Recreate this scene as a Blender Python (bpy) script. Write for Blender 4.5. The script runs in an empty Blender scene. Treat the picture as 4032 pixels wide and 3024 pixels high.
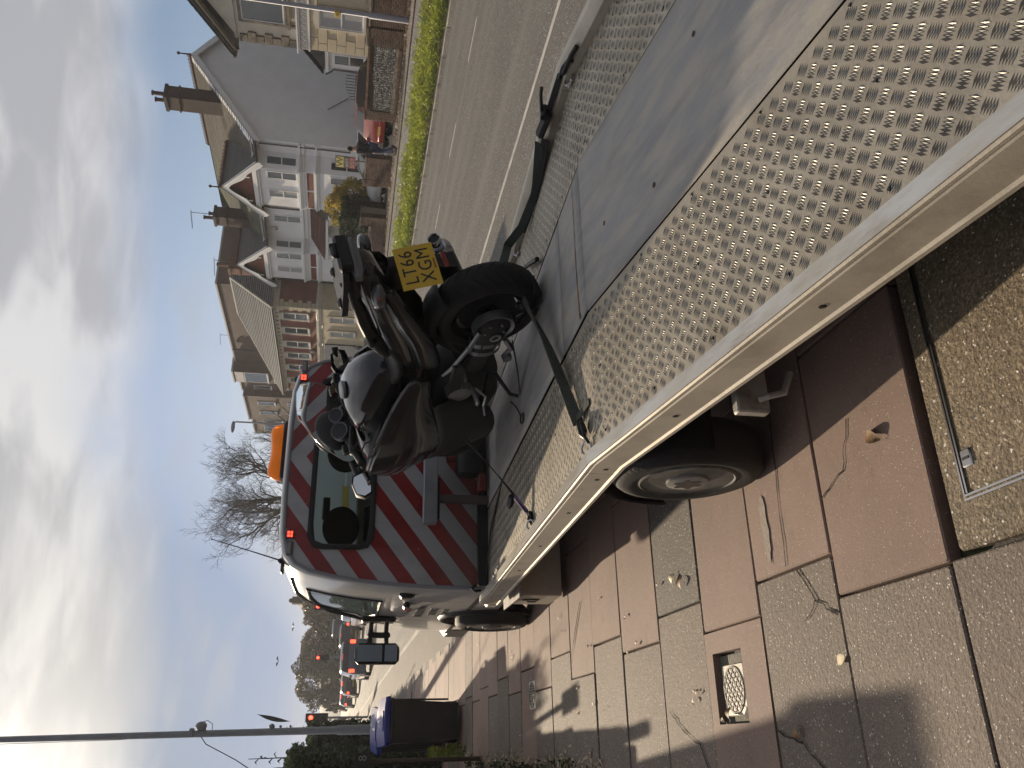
import bpy, math, random, numpy as np
from math import sin, cos, pi, radians, sqrt, tan, atan2
from mathutils import Vector, Matrix, noise
rnd = random.Random(7)
S = bpy.context.scene
C = S.collection
# ------------------------------------------------------------ camera
R_ = Matrix(((0.91641152, 0.02099494, -0.3996863), (-0.39588826, 0.19436517, -0.89749355), (0.05884227, 0.98070454, 0.18643013)))
HC = 1.70
col = [R_ @ Vector(v) for v in ((0, -1, 0), (1, 0, 0), (0, 0, 1))]     # phone held upright, picture stored sideways
cam = bpy.data.objects.new('camera', bpy.data.cameras.new('camera'))
cam.matrix_world = Matrix(((col[0].x, col[1].x, col[2].x, 0), (col[0].y, col[1].y, col[2].y, 0), (col[0].z, col[1].z, col[2].z, HC), (0, 0, 0, 1)))
cam.data.sensor_width = 36; cam.data.lens = 3260 / 4032 * 36
cam.data.clip_start = .05; cam.data.clip_end = 3000
C.objects.link(cam); S.camera = cam
# ------------------------------------------------------------ light
SUN_AZ, SUN_EL = -6.0, 18.5
sd = Vector((sin(radians(SUN_AZ)) * cos(radians(SUN_EL)), cos(radians(SUN_AZ)) * cos(radians(SUN_EL)), sin(radians(SUN_EL))))
sun = bpy.data.objects.new('sun', bpy.data.lights.new('sun', 'SUN'))
sun.data.energy = 5.0; sun.data.angle = radians(.55); sun.data.color = (1.0, .82, .60)
sun.rotation_euler = sd.to_track_quat('Z', 'Y').to_euler(); C.objects.link(sun)
S.view_settings.view_transform = 'Standard'; S.view_settings.look = 'None'
S.view_settings.gamma = 1; S.view_settings.exposure = .12; S.view_settings.use_curve_mapping = False
S.render.engine = 'CYCLES'
S.cycles.max_bounces = 6; S.cycles.diffuse_bounces = 3; S.cycles.glossy_bounces = 3; S.cycles.transmission_bounces = 6
S.cycles.transparent_max_bounces = 12; S.cycles.use_denoising = True; S.cycles.caustics_reflective = False; S.cycles.caustics_refractive = False
W = bpy.data.worlds.new('World'); S.world = W; W.use_nodes = True
def nd(nt, t, **k):
    n = nt.nodes.new(t)
    for a, v in k.items():
        if a[0] == 'i' and a[1:].isdigit(): n.inputs[int(a[1:])].default_value = v
        else: setattr(n, a, v)
    return n
def mth(nt, op, a, b=None, c=None, clamp=False):
    n = nt.nodes.new('ShaderNodeMath'); n.operation = op; n.use_clamp = clamp
    for i, v in enumerate((a, b, c)):
        if v is None: continue
        if isinstance(v, (int, float)): n.inputs[i].default_value = v
        else: nt.links.new(v, n.inputs[i])
    return n.outputs[0]
def mixc(nt, f, a, b):
    n = nt.nodes.new('ShaderNodeMix'); n.data_type = 'RGBA'
    for i, v in ((0, f), (6, a), (7, b)):
        if isinstance(v, (int, float)): n.inputs[i].default_value = v
        elif isinstance(v, tuple): n.inputs[i].default_value = (*v, 1) if len(v) == 3 else v
        else: nt.links.new(v, n.inputs[i])
    return n.outputs[2]
def smooth(nt, v, a, b):
    n = nt.nodes.new('ShaderNodeMapRange'); n.interpolation_type = 'SMOOTHSTEP'
    nt.links.new(v, n.inputs[0]); n.inputs[1].default_value = a; n.inputs[2].default_value = b
    return n.outputs[0]
def world():
    nt = W.node_tree; nt.nodes.clear(); L = nt.links
    out = nd(nt, 'ShaderNodeOutputWorld'); bg = nd(nt, 'ShaderNodeBackground'); L.new(bg.outputs[0], out.inputs[0])
    sky = nd(nt, 'ShaderNodeTexSky', sky_type='NISHITA', sun_disc=False, sun_elevation=radians(SUN_EL), sun_rotation=radians(SUN_AZ), altitude=20, air_density=1.0, dust_density=1.6, ozone_density=1.0)
    tc = nd(nt, 'ShaderNodeTexCoord'); sep = nd(nt, 'ShaderNodeSeparateXYZ'); L.new(tc.outputs['Generated'], sep.inputs[0])
    x, y, z = sep.outputs
    zz = mth(nt, 'MAXIMUM', z, .03)
    u = mth(nt, 'DIVIDE', x, zz); v = mth(nt, 'DIVIDE', y, zz)
    def plane(sx, sy, rot, off=(0, 0, 0)):
        cm = nd(nt, 'ShaderNodeCombineXYZ'); L.new(u, cm.inputs[0]); L.new(v, cm.inputs[1])
        mp = nd(nt, 'ShaderNodeMapping'); L.new(cm.outputs[0], mp.inputs[0]); mp.inputs[2].default_value = (0, 0, radians(rot)); mp.inputs[3].default_value = (sx, sy, 1); mp.inputs[1].default_value = off
        return mp.outputs[0]
    def nz(vec, sc, det, rough=.55, dist=0.0):
        n = nd(nt, 'ShaderNodeTexNoise'); L.new(vec, n.inputs['Vector']); n.inputs['Scale'].default_value = sc; n.inputs['Detail'].default_value = det
        n.inputs['Roughness'].default_value = rough; n.inputs['Distortion'].default_value = dist; return n.outputs[0]
    def dirv(sx, sy, sz, rot):
        mp = nd(nt, 'ShaderNodeMapping'); L.new(tc.outputs['Generated'], mp.inputs[0]); mp.inputs[2].default_value = (0, radians(rot), 0); mp.inputs[3].default_value = (sx, sy, sz); return mp.outputs[0]
    na = nz(dirv(1, 1, 2.4, -14), 3.2, 4.0, .5, .35)      # soft sheet of cloud
    nb = nz(dirv(1, 1, 3.6, -10), 6.5, 5.0, .5, .3)
    edge = mth(nt, 'ADD', u, mth(nt, 'MULTIPLY', v, 1.45))  # the sheet ends along a straight front
    e2 = mth(nt, 'SUBTRACT', edge, mth(nt, 'MULTIPLY', na, 4.2))
    m1 = smooth(nt, e2, 6.2, 3.4)
    thin = mth(nt, 'MULTIPLY', smooth(nt, nb, .50, .78), .35)   # thin wisps beyond it
    m = mth(nt, 'MAXIMUM', m1, thin)
    # density of the sheet shades it
    dens = mth(nt, 'ADD', mth(nt, 'MULTIPLY', na, .45), mth(nt, 'MULTIPLY', nb, .55))
    dd = smooth(nt, dens, .40, .60)
    dot = nd(nt, 'ShaderNodeVectorMath', operation='DOT_PRODUCT'); L.new(tc.outputs['Generated'], dot.inputs[0]); dot.inputs[1].default_value = sd
    ca = mth(nt, 'MAXIMUM', dot.outputs['Value'], 0)
    g1 = mth(nt, 'POWER', ca, 16.0); g2 = mth(nt, 'POWER', ca, 120.0); g3 = mth(nt, 'POWER', ca, 900.0)
    fw = smooth(nt, dot.outputs['Value'], -.35, .85)     # backlit sheet: brightest towards the sun
    cl = mixc(nt, fw, mixc(nt, dd, (.25, .26, .30), (.18, .19, .22)), mixc(nt, dd, (.68, .68, .695), (.43, .435, .47)))
    warm = mixc(nt, g1, cl, mixc(nt, dd, (.92, .88, .81), (.64, .62, .59)))
    glow = mth(nt, 'ADD', mth(nt, 'MULTIPLY', g2, .7), mth(nt, 'MULTIPLY', g3, 5.0))
    gc = nd(nt, 'ShaderNodeVectorMath', operation='SCALE'); gc.inputs[0].default_value = (1, .9, .76); L.new(glow, gc.inputs['Scale'])
    ad = nd(nt, 'ShaderNodeVectorMath', operation='ADD'); L.new(warm, ad.inputs[0]); L.new(gc.outputs[0], ad.inputs[1])
    sk = nd(nt, 'ShaderNodeVectorMath', operation='SCALE'); L.new(sky.outputs[0], sk.inputs[0]); sk.inputs['Scale'].default_value = .075
    # milky air low down, whitens the clear band
    hz = mth(nt, 'POWER', mth(nt, 'SUBTRACT', 1.0, mth(nt, 'MAXIMUM', z, 0.0), None, True), 9.0)
    g0 = mth(nt, 'POWER', ca, 7.0); hz2 = mth(nt, 'MAXIMUM', mth(nt, 'MULTIPLY', hz, .75), mth(nt, 'MINIMUM', mth(nt, 'MULTIPLY', g0, 1.5), 1.0))
    hcol = mixc(nt, g1, (.29, .40, .62), (.40, .44, .50))
    tint = nd(nt, 'ShaderNodeVectorMath', operation='MULTIPLY'); L.new(sk.outputs[0], tint.inputs[0]); tint.inputs[1].default_value = (.86, .95, 1.12)
    clear = mixc(nt, hz2, tint.outputs[0], hcol)
    # faint lit streaks near the horizon towards the sun
    st = nd(nt, 'ShaderNodeCombineXYZ'); L.new(mth(nt, 'MULTIPLY', x, 1.6), st.inputs[0]); L.new(mth(nt, 'MULTIPLY', z, 30.0), st.inputs[1])
    sn = nz(st.outputs[0], 1.1, 3)
    sm = mth(nt, 'MULTIPLY', mth(nt, 'MULTIPLY', smooth(nt, sn, .48, .72), g1), smooth(nt, z, .13, .05))
    clear2 = mixc(nt, mth(nt, 'MULTIPLY', sm, .45), clear, (.66, .61, .54))
    fin = mixc(nt, m, clear2, ad.outputs[0])
    L.new(fin, bg.inputs[0]); bg.inputs[1].default_value = .96
world()
# ------------------------------------------------------------ materials
MC = {}
def mat(name, c, rough=.6, metal=0, var=.0, vs=6.0, bump=.0, bs=40.0, c2=None, spec=.5, coat=0, trans=0, alpha=1, emit=None, es=0, objvar=0, ior=1.45, grime=0, gs=2.0, gc=(.12, .10, .08), stretch=None):
    if name in MC: return MC[name]
    m = bpy.data.materials.new(name); m.use_nodes = True; nt = m.node_tree; L = nt.links
    b = nt.nodes['Principled BSDF']
    b.inputs['Roughness'].default_value = rough; b.inputs['Metallic'].default_value = metal
    b.inputs['Specular IOR Level'].default_value = spec; b.inputs['Coat Weight'].default_value = coat; b.inputs['Coat Roughness'].default_value = .08
    b.inputs['Transmission Weight'].default_value = trans; b.inputs['Alpha'].default_value = alpha; b.inputs['IOR'].default_value = ior
    colr = None
    tc = nd(nt, 'ShaderNodeTexCoord')
    vec = tc.outputs['Object']
    if stretch:
        mp = nd(nt, 'ShaderNodeMapping'); L.new(vec, mp.inputs[0]); mp.inputs[3].default_value = stretch; vec = mp.outputs[0]
    def nz(sc, det=4, rg=.6):
        n = nd(nt, 'ShaderNodeTexNoise'); L.new(vec, n.inputs['Vector']); n.inputs['Scale'].default_value = sc; n.inputs['Detail'].default_value = det; n.inputs['Roughness'].default_value = rg; return n.outputs[0]
    if var or c2:
        lo = tuple(max(0, q * (1 - var)) for q in c) if not c2 else c; hi = tuple(q * (1 + var) for q in c) if not c2 else c2
        colr = mixc(nt, smooth(nt, nz(vs), .33, .67), lo, hi)
    if grime:
        colr = mixc(nt, mth(nt, 'MULTIPLY', smooth(nt, nz(gs, 6, .68), .45, .72), grime), colr if colr else c, gc)
    if objvar:
        oi = nd(nt, 'ShaderNodeObjectInfo'); hsv = nd(nt, 'ShaderNodeHueSaturation')
        L.new(mth(nt, 'ADD', mth(nt, 'MULTIPLY', oi.outputs['Random'], 2 * objvar), 1 - objvar), hsv.inputs['Value'])
        if colr: L.new(colr, hsv.inputs['Color'])
        else: hsv.inputs['Color'].default_value = (*c, 1)
        colr = hsv.outputs[0]
    if colr: L.new(colr, b.inputs['Base Color'])
    else: b.inputs['Base Color'].default_value = (*c, 1)
    if bump:
        bp = nd(nt, 'ShaderNodeBump'); bp.inputs['Strength'].default_value = bump; bp.inputs['Distance'].default_value = .01
        L.new(nz(bs, 3), bp.inputs['Height']); L.new(bp.outputs[0], b.inputs['Normal'])
    if emit:
        b.inputs['Emission Color'].default_value = (*emit, 1); b.inputs['Emission Strength'].default_value = es
    MC[name] = m; return m
# ------------------------------------------------------------ mesh helpers
def rotm(rx=0, ry=0, rz=0): return Matrix.Rotation(rz, 4, 'Z') @ Matrix.Rotation(ry, 4, 'Y') @ Matrix.Rotation(rx, 4, 'X')
class MB:
    def __init__(s): s.v = []; s.f = []
    def add(s, vs, fs, M=None):
        n = len(s.v)
        if M is not None: vs = [tuple(M @ Vector(p)) for p in vs]
        s.v += [tuple(p) for p in vs]; s.f += [tuple(i + n for i in f) for f in fs]; return s
    def box(s, x0, x1, y0, y1, z0, z1, M=None):
        return s.add([(x0, y0, z0), (x1, y0, z0), (x1, y1, z0), (x0, y1, z0), (x0, y0, z1), (x1, y0, z1), (x1, y1, z1), (x0, y1, z1)],
                     [(0, 3, 2, 1), (4, 5, 6, 7), (0, 1, 5, 4), (1, 2, 6, 5), (2, 3, 7, 6), (3, 0, 4, 7)], M)
    def bbox(s, x0, x1, y0, y1, z0, z1, b=.01, M=None):   # box with chamfered vertical and horizontal edges
        def ring(z, k): return [(x0 + k + b2, y0 + k, z) if 0 else p for b2 in (0,) for p in ((x0 + k + b, y0 + k, z), (x1 - k - b, y0 + k, z), (x1 - k, y0 + k + b, z), (x1 - k, y1 - k - b, z), (x1 - k - b, y1 - k, z), (x0 + k + b, y1 - k, z), (x0 + k, y1 - k - b, z), (x0 + k, y0 + k + b, z))]
        vs = ring(z0, b) + ring(z0 + b, 0) + ring(z1 - b, 0) + ring(z1, b); fs = [tuple(range(7, -1, -1)), tuple(range(24, 32))]
        for r in range(3):
            for i in range(8): j = (i + 1) % 8; fs.append((r * 8 + i, r * 8 + j, r * 8 + 8 + j, r * 8 + 8 + i))
        return s.add(vs, fs, M)
    def prism(s, poly, d0, d1, axis='z', M=None):
        n = len(poly)
        if axis == 'z': P = [(a, b, d0) for a, b in poly] + [(a, b, d1) for a, b in poly]
        elif axis == 'y': P = [(a, d0, b) for a, b in poly] + [(a, d1, b) for a, b in poly]
        else: P = [(d0, a, b) for a, b in poly] + [(d1, a, b) for a, b in poly]
        fs = [tuple(range(n - 1, -1, -1)), tuple(range(n, 2 * n))] + [(i, (i + 1) % n, n + (i + 1) % n, n + i) for i in range(n)]
        return s.add(P, fs, M)
    def tube(s, pts, r, n=8, caps=True, M=None, flat=1.0):
        pts = [Vector(p) for p in pts]; rs = r if isinstance(r, (list, tuple)) else [r] * len(pts)
        vs = []; up = None
        for i, p in enumerate(pts):
            t = (pts[min(i + 1, len(pts) - 1)] - pts[max(i - 1, 0)])
            if t.length < 1e-9: t = Vector((0, 0, 1))
            t.normalize()
            if up is None: up = t.orthogonal().normalized()
            else:
                up = up - t * up.dot(t)
                up = up.normalized() if up.length > 1e-6 else t.orthogonal().normalized()
            w = t.cross(up)
            for k in range(n): a = 2 * pi * k / n; vs.append(p + (up * cos(a) + w * sin(a) * flat) * rs[i])
        fs = [(i * n + k, i * n + (k + 1) % n, (i + 1) * n + (k + 1) % n, (i + 1) * n + k) for i in range(len(pts) - 1) for k in range(n)]
        if caps: fs += [tuple(range(n - 1, -1, -1)), tuple(range((len(pts) - 1) * n, len(pts) * n))]
        return s.add(vs, fs, M)
    def lathe(s, prof, n=24, axis='z', M=None, closed=False, c=(0, 0, 0)):  # prof (r, h)
        vs = []
        for r, h in prof:
            for k in range(n):
                a = 2 * pi * k / n; p = (r * cos(a), r * sin(a), h)
                if axis == 'x': p = (h, r * cos(a), r * sin(a))
                if axis == 'y': p = (r * cos(a), h, r * sin(a))
                vs.append((p[0] + c[0], p[1] + c[1], p[2] + c[2]))
        m = len(prof); q = m if closed else m - 1
        fs = [(i * n + k, i * n + (k + 1) % n, ((i + 1) % m) * n + (k + 1) % n, ((i + 1) % m) * n + k) for i in range(q) for k in range(n)]
        if not closed: fs += [tuple(range(n - 1, -1, -1)), tuple(range((m - 1) * n, m * n))]
        return s.add(vs, fs, M)
    def grid(s, rows, M=None, close=False, skip=None):
        n = len(rows[0]); vs = [p for r in rows for p in r]; fs = []
        for i in range(len(rows) - 1):
            for k in range(n if close else n - 1):
                if skip and skip(i, k): continue
                fs.append((i * n + k, i * n + (k + 1) % n, (i + 1) * n + (k + 1) % n, (i + 1) * n + k))
        return s.add(vs, fs, M)
    def ball(s, c, r, n=10, sc=(1, 1, 1), M=None):
        prof = [(max(1e-3, r * sin(pi * i / n)), -r * cos(pi * i / n)) for i in range(n + 1)]
        m2 = Matrix.Translation(c) @ Matrix.Diagonal((*sc, 1))
        return s.lathe(prof, max(8, n), 'z', (M @ m2) if M is not None else m2)
    def build(s, name, m, parent=None, world=False, smooth=35, kind=None, label=None, bevel=0, sub=0, solid=0, fixn=False):
        me = bpy.data.meshes.new(name)
        vs = s.v
        if world and parent is not None: I = parent.matrix_basis.inverted(); vs = [tuple(I @ Vector(p)) for p in vs]
        me.from_pydata(vs, [], s.f)
        me.materials.append(m)
        if fixn:
            import bmesh
            bm = bmesh.new(); bm.from_mesh(me); bmesh.ops.recalc_face_normals(bm, faces=bm.faces); bm.to_mesh(me); bm.free()
        if smooth:
            me.shade_smooth()
            if smooth < 180 and not sub: me.set_sharp_from_angle(angle=radians(smooth))
        o = bpy.data.objects.new(name, me); C.objects.link(o)
        if parent is not None: o.parent = parent
        if kind: o['kind'] = kind
        if label: o['label'] = label
        if bevel: q = o.modifiers.new('b', 'BEVEL'); q.width = bevel; q.segments = 2; q.limit_method = 'ANGLE'; q.angle_limit = radians(40)
        if sub: q = o.modifiers.new('s', 'SUBSURF'); q.levels = sub; q.render_levels = sub
        if solid: q = o.modifiers.new('t', 'SOLIDIFY'); q.thickness = solid; q.offset = 0
        return o
def tag(o, label, cat, group=None):
    o['label'] = label; o['category'] = cat
    if group: o['group'] = group
    return o
def thing(name, label, cat, loc=(0, 0, 0), rz=0, group=None):
    o = bpy.data.objects.new(name, None); C.objects.link(o); o.matrix_basis = Matrix.Translation(loc) @ Matrix.Rotation(rz, 4, 'Z'); o.empty_display_size = .1
    return tag(o, label, cat, group)
def dup(o, loc=None, rz=None, parent=None, label=None):
    c = o.copy(); C.objects.link(c); c.parent = parent
    if loc is not None: c.matrix_basis = Matrix.Translation(loc) @ Matrix.Rotation(rz or 0, 4, 'Z')
    if label: c['label'] = label
    for ch in list(o.children): dup(ch, parent=c)
    return c
def inst(o, M, parent, name=None):
    c = bpy.data.objects.new(name or o.name.split('.')[0], o.data); C.objects.link(c); c.parent = parent; c.matrix_basis = M; return c
def text_obj(txt, size, m, parent, M, name='lettering', depth=.002, sx=1.0, space=1.0):
    cu = bpy.data.curves.new(name, 'FONT'); cu.body = txt; cu.size = size; cu.extrude = depth; cu.align_x = 'CENTER'; cu.align_y = 'CENTER'; cu.space_character = space; cu.resolution_u = 3
    t = bpy.data.objects.new(name, cu); C.objects.link(t)
    dg = bpy.context.evaluated_depsgraph_get(); me = bpy.data.meshes.new_from_object(t.evaluated_get(dg))
    bpy.data.objects.remove(t); me.name = name
    me.transform(M @ Matrix.Diagonal((sx, 1, 1, 1))); me.materials.clear(); me.materials.append(m)
    o = bpy.data.objects.new(name, me); C.objects.link(o); o.parent = parent; return o
def lerp(tab, t):
    if t <= tab[0][0]: return tab[0][1]
    for (a, x), (b, y) in zip(tab, tab[1:]):
        if t <= b: return x + (y - x) * (t - a) / (b - a)
    return tab[-1][1]
# common materials
alu = mat('aluminium', (.41, .365, .29), .52, .6, var=.12, vs=5, bump=.15, bs=60, grime=.5, gs=3, gc=(.30, .24, .16))
alu_side = mat('anodised_rail', (.56, .51, .42), .50, .25, var=.07, vs=4, bump=.05, bs=90, grime=.35, gs=5, gc=(.20, .16, .11))
sheet = mat('worn_sheet', (.30, .30, .30), .6, .1, c2=(.40, .37, .32), vs=3.5, bump=.2, bs=25, grime=.5, gs=2.6, gc=(.20, .195, .19), stretch=(4, .9, 1))
black = mat('black_plastic', (.012, .012, .013), .45, bump=.1, bs=120)
rubber = mat('rubber', (.010, .0095, .0095), .7, bump=.3, bs=80, grime=.5, gs=9, gc=(.024, .021, .018))
darkmetal = mat('dark_metal', (.03, .03, .032), .45, .6, bump=.1)
steel = mat('steel', (.45, .45, .46), .3, 1, var=.1)
chrome = mat('chrome', (.8, .8, .82), .06, 1)
vanwhite = mat('van_white', (.62, .61, .58), .28, var=.04, vs=3, coat=.4, grime=.28, gs=4, gc=(.30, .27, .23))
white = mat('white_paint', (.74, .74, .72), .5, var=.04, vs=4, grime=.15, gs=2, gc=(.45, .43, .38))
red = mat('red_tape', (.33, .022, .026), .38, var=.12, vs=7, grime=.2, gs=12, gc=(.12, .03, .03))
glass = mat('glass', (.52, .64, .61), .02, trans=1, ior=1.12, spec=.8)
darkglass = mat('dark_glass', (.02, .025, .028), .06, spec=.8)
# ------------------------------------------------------------ terrain
def ss(a, b, x): t = min(1, max(0, (x - a) / (b - a))); return t * t * (3 - 2 * t)
def gzf(X, Y):
    k = 1 - .85 * ss(26, 110, Y)
    if X < 2.45: return 0.0
    if X <= 15.1: return -.12 + .14 * (X - 2.45) / 12.65
    if X <= 15.25: return .12
    z = lerp([(15.25, .12), (18.2, .42), (20.0, .58), (21.6, .74), (24, .82), (200, .9)], X)
    return .12 + (z - .12) * k
# ------------------------------------------------------------ ground materials
def ground_mat(name, base, dark, agg=0.0, aggc=(.5, .46, .4), rough=.75, vs=1.6, bumpd=.003, sc=220, objvar=.09, moss=0, stain=.45, fleck=.965, tracks=0):
    m = bpy.data.materials.new(name); m.use_nodes = True; nt = m.node_tree; L = nt.links
    b = nt.nodes['Principled BSDF']; b.inputs['Roughness'].default_value = rough
    g = nd(nt, 'ShaderNodeNewGeometry'); P = g.outputs['Position']
    def nz(s, d=5, r=.62):
        n = nd(nt, 'ShaderNodeTexNoise'); L.new(P, n.inputs['Vector']); n.inputs['Scale'].default_value = s; n.inputs['Detail'].default_value = d; n.inputs['Roughness'].default_value = r; return n.outputs[0]
    c = mixc(nt, smooth(nt, nz(vs), .3, .7), dark, base)
    c = mixc(nt, mth(nt, 'MULTIPLY', smooth(nt, nz(9, 6, .7), .5, .75), stain), c, tuple(q * .45 for q in base))
    vo = nd(nt, 'ShaderNodeTexVoronoi'); L.new(P, vo.inputs['Vector']); vo.inputs['Scale'].default_value = sc
    sep = nd(nt, 'ShaderNodeSeparateColor'); L.new(vo.outputs['Color'], sep.inputs[0])
    if agg:
        c = mixc(nt, mth(nt, 'MULTIPLY', smooth(nt, sep.outputs[0], .55, .95), agg), c, aggc)
        c = mixc(nt, mth(nt, 'MULTIPLY', smooth(nt, sep.outputs[1], .6, .9), agg * .8), c, tuple(q * .3 for q in base))
        c = mixc(nt, mth(nt, 'GREATER_THAN', sep.outputs[2], fleck), c, (.75, .7, .62))
    if moss:
        c = mixc(nt, mth(nt, 'MULTIPLY', smooth(nt, nz(5), .45, .65), moss), c, (.045, .06, .012))
    if tracks:
        mp = nd(nt, 'ShaderNodeMapping'); L.new(P, mp.inputs[0]); mp.inputs[3].default_value = (1.1, .045, 1); n = nd(nt, 'ShaderNodeTexNoise'); L.new(mp.outputs[0], n.inputs['Vector']); n.inputs['Scale'].default_value = 1.4; n.inputs['Detail'].default_value = 6
        c = mixc(nt, mth(nt, 'MULTIPLY', smooth(nt, n.outputs[0], .42, .68), tracks), c, tuple(q * 1.75 for q in base))
    oi = nd(nt, 'ShaderNodeObjectInfo'); hsv = nd(nt, 'ShaderNodeHueSaturation')
    L.new(mth(nt, 'ADD', mth(nt, 'MULTIPLY', oi.outputs['Random'], 2 * objvar), 1 - objvar), hsv.inputs['Value']); L.new(c, hsv.inputs['Color']); L.new(hsv.outputs[0], b.inputs['Base Color'])
    bp = nd(nt, 'ShaderNodeBump'); bp.inputs['Strength'].default_value = .9; bp.inputs['Distance'].default_value = bumpd
    hh = mth(nt, 'ADD', mth(nt, 'MULTIPLY', sep.outputs[0], 1.0 if agg else .25), nz(60, 4))
    L.new(hh, bp.inputs['Height']); L.new(bp.outputs[0], b.inputs['Normal'])
    MC[name] = m; return m
m_smooth = ground_mat('red_slab', (.30, .195, .15), (.235, .155, .12), agg=.16, sc=420, bumpd=.0010, fleck=.994)
m_rough = ground_mat('rough_slab', (.215, .165, .13), (.16, .125, .10), agg=.5, aggc=(.33, .28, .22), sc=230, bumpd=.004, fleck=.985)
m_roughd = ground_mat('dark_slab', (.12, .10, .085), (.09, .078, .066), agg=.5, aggc=(.26, .23, .19), sc=230, bumpd=.004, fleck=.985)
m_tray = ground_mat('cover_concrete', (.22, .165, .10), (.13, .10, .065), agg=.7, aggc=(.38, .30, .20), sc=150, bumpd=.007, moss=.15, fleck=.985)
m_joint = ground_mat('joint_soil', (.035, .03, .02), (.02, .018, .013), moss=.8, bumpd=.004)
m_asph = ground_mat('asphalt', (.118, .115, .104), (.084, .082, .075), agg=.5, aggc=(.20, .19, .17), sc=130, vs=.55, bumpd=.006, rough=.7, stain=.25, tracks=.6)
m_path = ground_mat('path_asphalt', (.17, .165, .16), (.12, .115, .11), agg=.3, sc=60, vs=.5, bumpd=.003)
m_pave2 = ground_mat('far_paving', (.19, .155, .125), (.10, .08, .06), agg=.3, sc=40, vs=.9, stain=.7)
m_soil = ground_mat('soil', (.06, .05, .03), (.035, .035, .015), moss=.9, bumpd=.02)
m_line = mat('road_paint', (.50, .48, .43), .6, var=.15, vs=12, grime=.75, gs=6, gc=(.16, .15, .14))
m_kerb = ground_mat('kerb_stone', (.32, .30, .27), (.20, .19, .17), agg=.2, sc=90)
# ------------------------------------------------------------ ground, road
def strip(name, m, xs, ys, zf, kind='structure', sm=180):
    mb = MB(); mb.grid([[(x, y, zf(x, y)) for x in xs] for y in ys]); return mb.build(name, m, smooth=sm, kind=kind)
ysr = [-12, -6, -2, 0, 2, 4, 6, 8, 10, 14, 18, 22, 26, 30, 35, 40, 46, 52, 60, 70, 80, 95, 110, 130, 160, 200, 260, 340, 450, 600, 900]
def gbase(x, y):
    if x < 2.6: return -.06 if x < 2.2 else -.2
    if x < 15.3: return -.2
    return gzf(x, y) - .06
strip('ground', m_soil, [-300, -60, -20, -8, -2.2, -1, 0, 1, 2.2, 2.6, 6, 10, 15.2, 15.4, 16.5, 18.2, 20, 21.6, 24, 30, 45, 70, 120, 400], ysr, gbase)
road = strip('road', m_asph, [2.44, 4, 6, 8, 10, 12, 14, 15.12], ysr, lambda x, y: gzf(min(x, 15.1), y) + (.0 if y > 400 else 0))
def mark(name, x0, x1, y0, y1, lift=.004, w=None):
    n = max(1, int((y1 - y0) / 4)); mb = MB()
    mb.grid([[(x0 + (0 if w is None else w(y0 + (y1 - y0) * i / n)), y0 + (y1 - y0) * i / n, gzf(x0, 1) + lift), (x1 + (0 if w is None else w(y0 + (y1 - y0) * i / n)), y0 + (y1 - y0) * i / n, gzf(x1, 1) + lift)] for i in range(n + 1)])
    o = mb.build(name, m_line, parent=road, smooth=0); return o
mark('edge_line', 6.70, 6.80, -10, 30)
yy = -3.2
while yy < 26: mark('lane_dash', 11.6, 11.69, yy, yy + 1.05); yy += 2.75
for yy in range(40, 130, 6): mark('lane_dash', 6.2, 6.32, yy, yy + 2.2)
mark('edge_line', 3.0, 3.1, 30, 140)
# kerbs: separate stones
k0 = MB().bbox(0, .125, .004, .908, -.13, .0, .012).build('kerb_stone', m_kerb, parent=None); kerbn = thing('near_kerb', 'pale concrete kerb along the near pavement beyond the recovery truck', 'kerb', (2.33, 0, 0))
k0.parent = kerbn; k0.location = (0, 8, 0)
for i in range(9, 70): inst(k0, Matrix.Translation((0, i * .912 + .7, -.0)), kerbn)
k1 = MB().bbox(0, .14, .004, .908, -.06, .12, .012).build('kerb_stone', m_kerb); kerbf = thing('far_kerb', 'worn concrete kerb between the road and the grass verge', 'kerb', (15.1, 0, 0)); k1.parent = kerbf; k1.location = (0, -.5, 0)
for i in range(0, 75): inst(k1, Matrix.Translation((0, i * .912 + .4, 0)), kerbf)
# ------------------------------------------------------------ near pavement, slab by slab
pav = MB().grid([[(x, y, -.045) for x in (-2.2, 0, 2.33)] for y in (-3, 4, 12, 20, 21)]).build('pavement', m_joint, smooth=0, kind='structure')
rows = [-1.44, -.86, -.27, .31, .90, 1.49, 2.08, 2.667, 3.25, 3.835, 4.42, 5.06]
while rows[-1] < 20: rows.append(rows[-1] + .605)
SL = {}
def slab(x0, x1, y0, y1, m, ty=0, hole=None):
    g = .005; w, d = x1 - x0 - 2 * g, y1 - y0 - 2 * g
    key = (round(w, 2), round(d, 2), m.name)
    if hole or key not in SL:
        mb = MB()
        if hole:
            a, b, c, e = hole
            mb.box(0, a - x0, 0, d, -.05, 0); mb.box(b - x0, w, 0, d, -.05, 0); mb.box(a - x0, b - x0, 0, c - y0, -.05, 0); mb.box(a - x0, b - x0, e - y0, d, -.05, 0)
        else: mb.bbox(0, w, 0, d, -.05, 0, .005)
        o = mb.build('paving_slab', m, parent=pav, smooth=0)
        if not hole: SL[key] = o
    else: o = bpy.data.objects.new('paving_slab', SL[key].data); C.objects.link(o); o.parent = pav
    o.location = (x0 + g, y0 + g, rnd.uniform(-.003, .003)); o.rotation_euler = (rnd.uniform(-.004, .004), rnd.uniform(-.004, .004), rnd.uniform(-.003, .003)); return o
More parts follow.
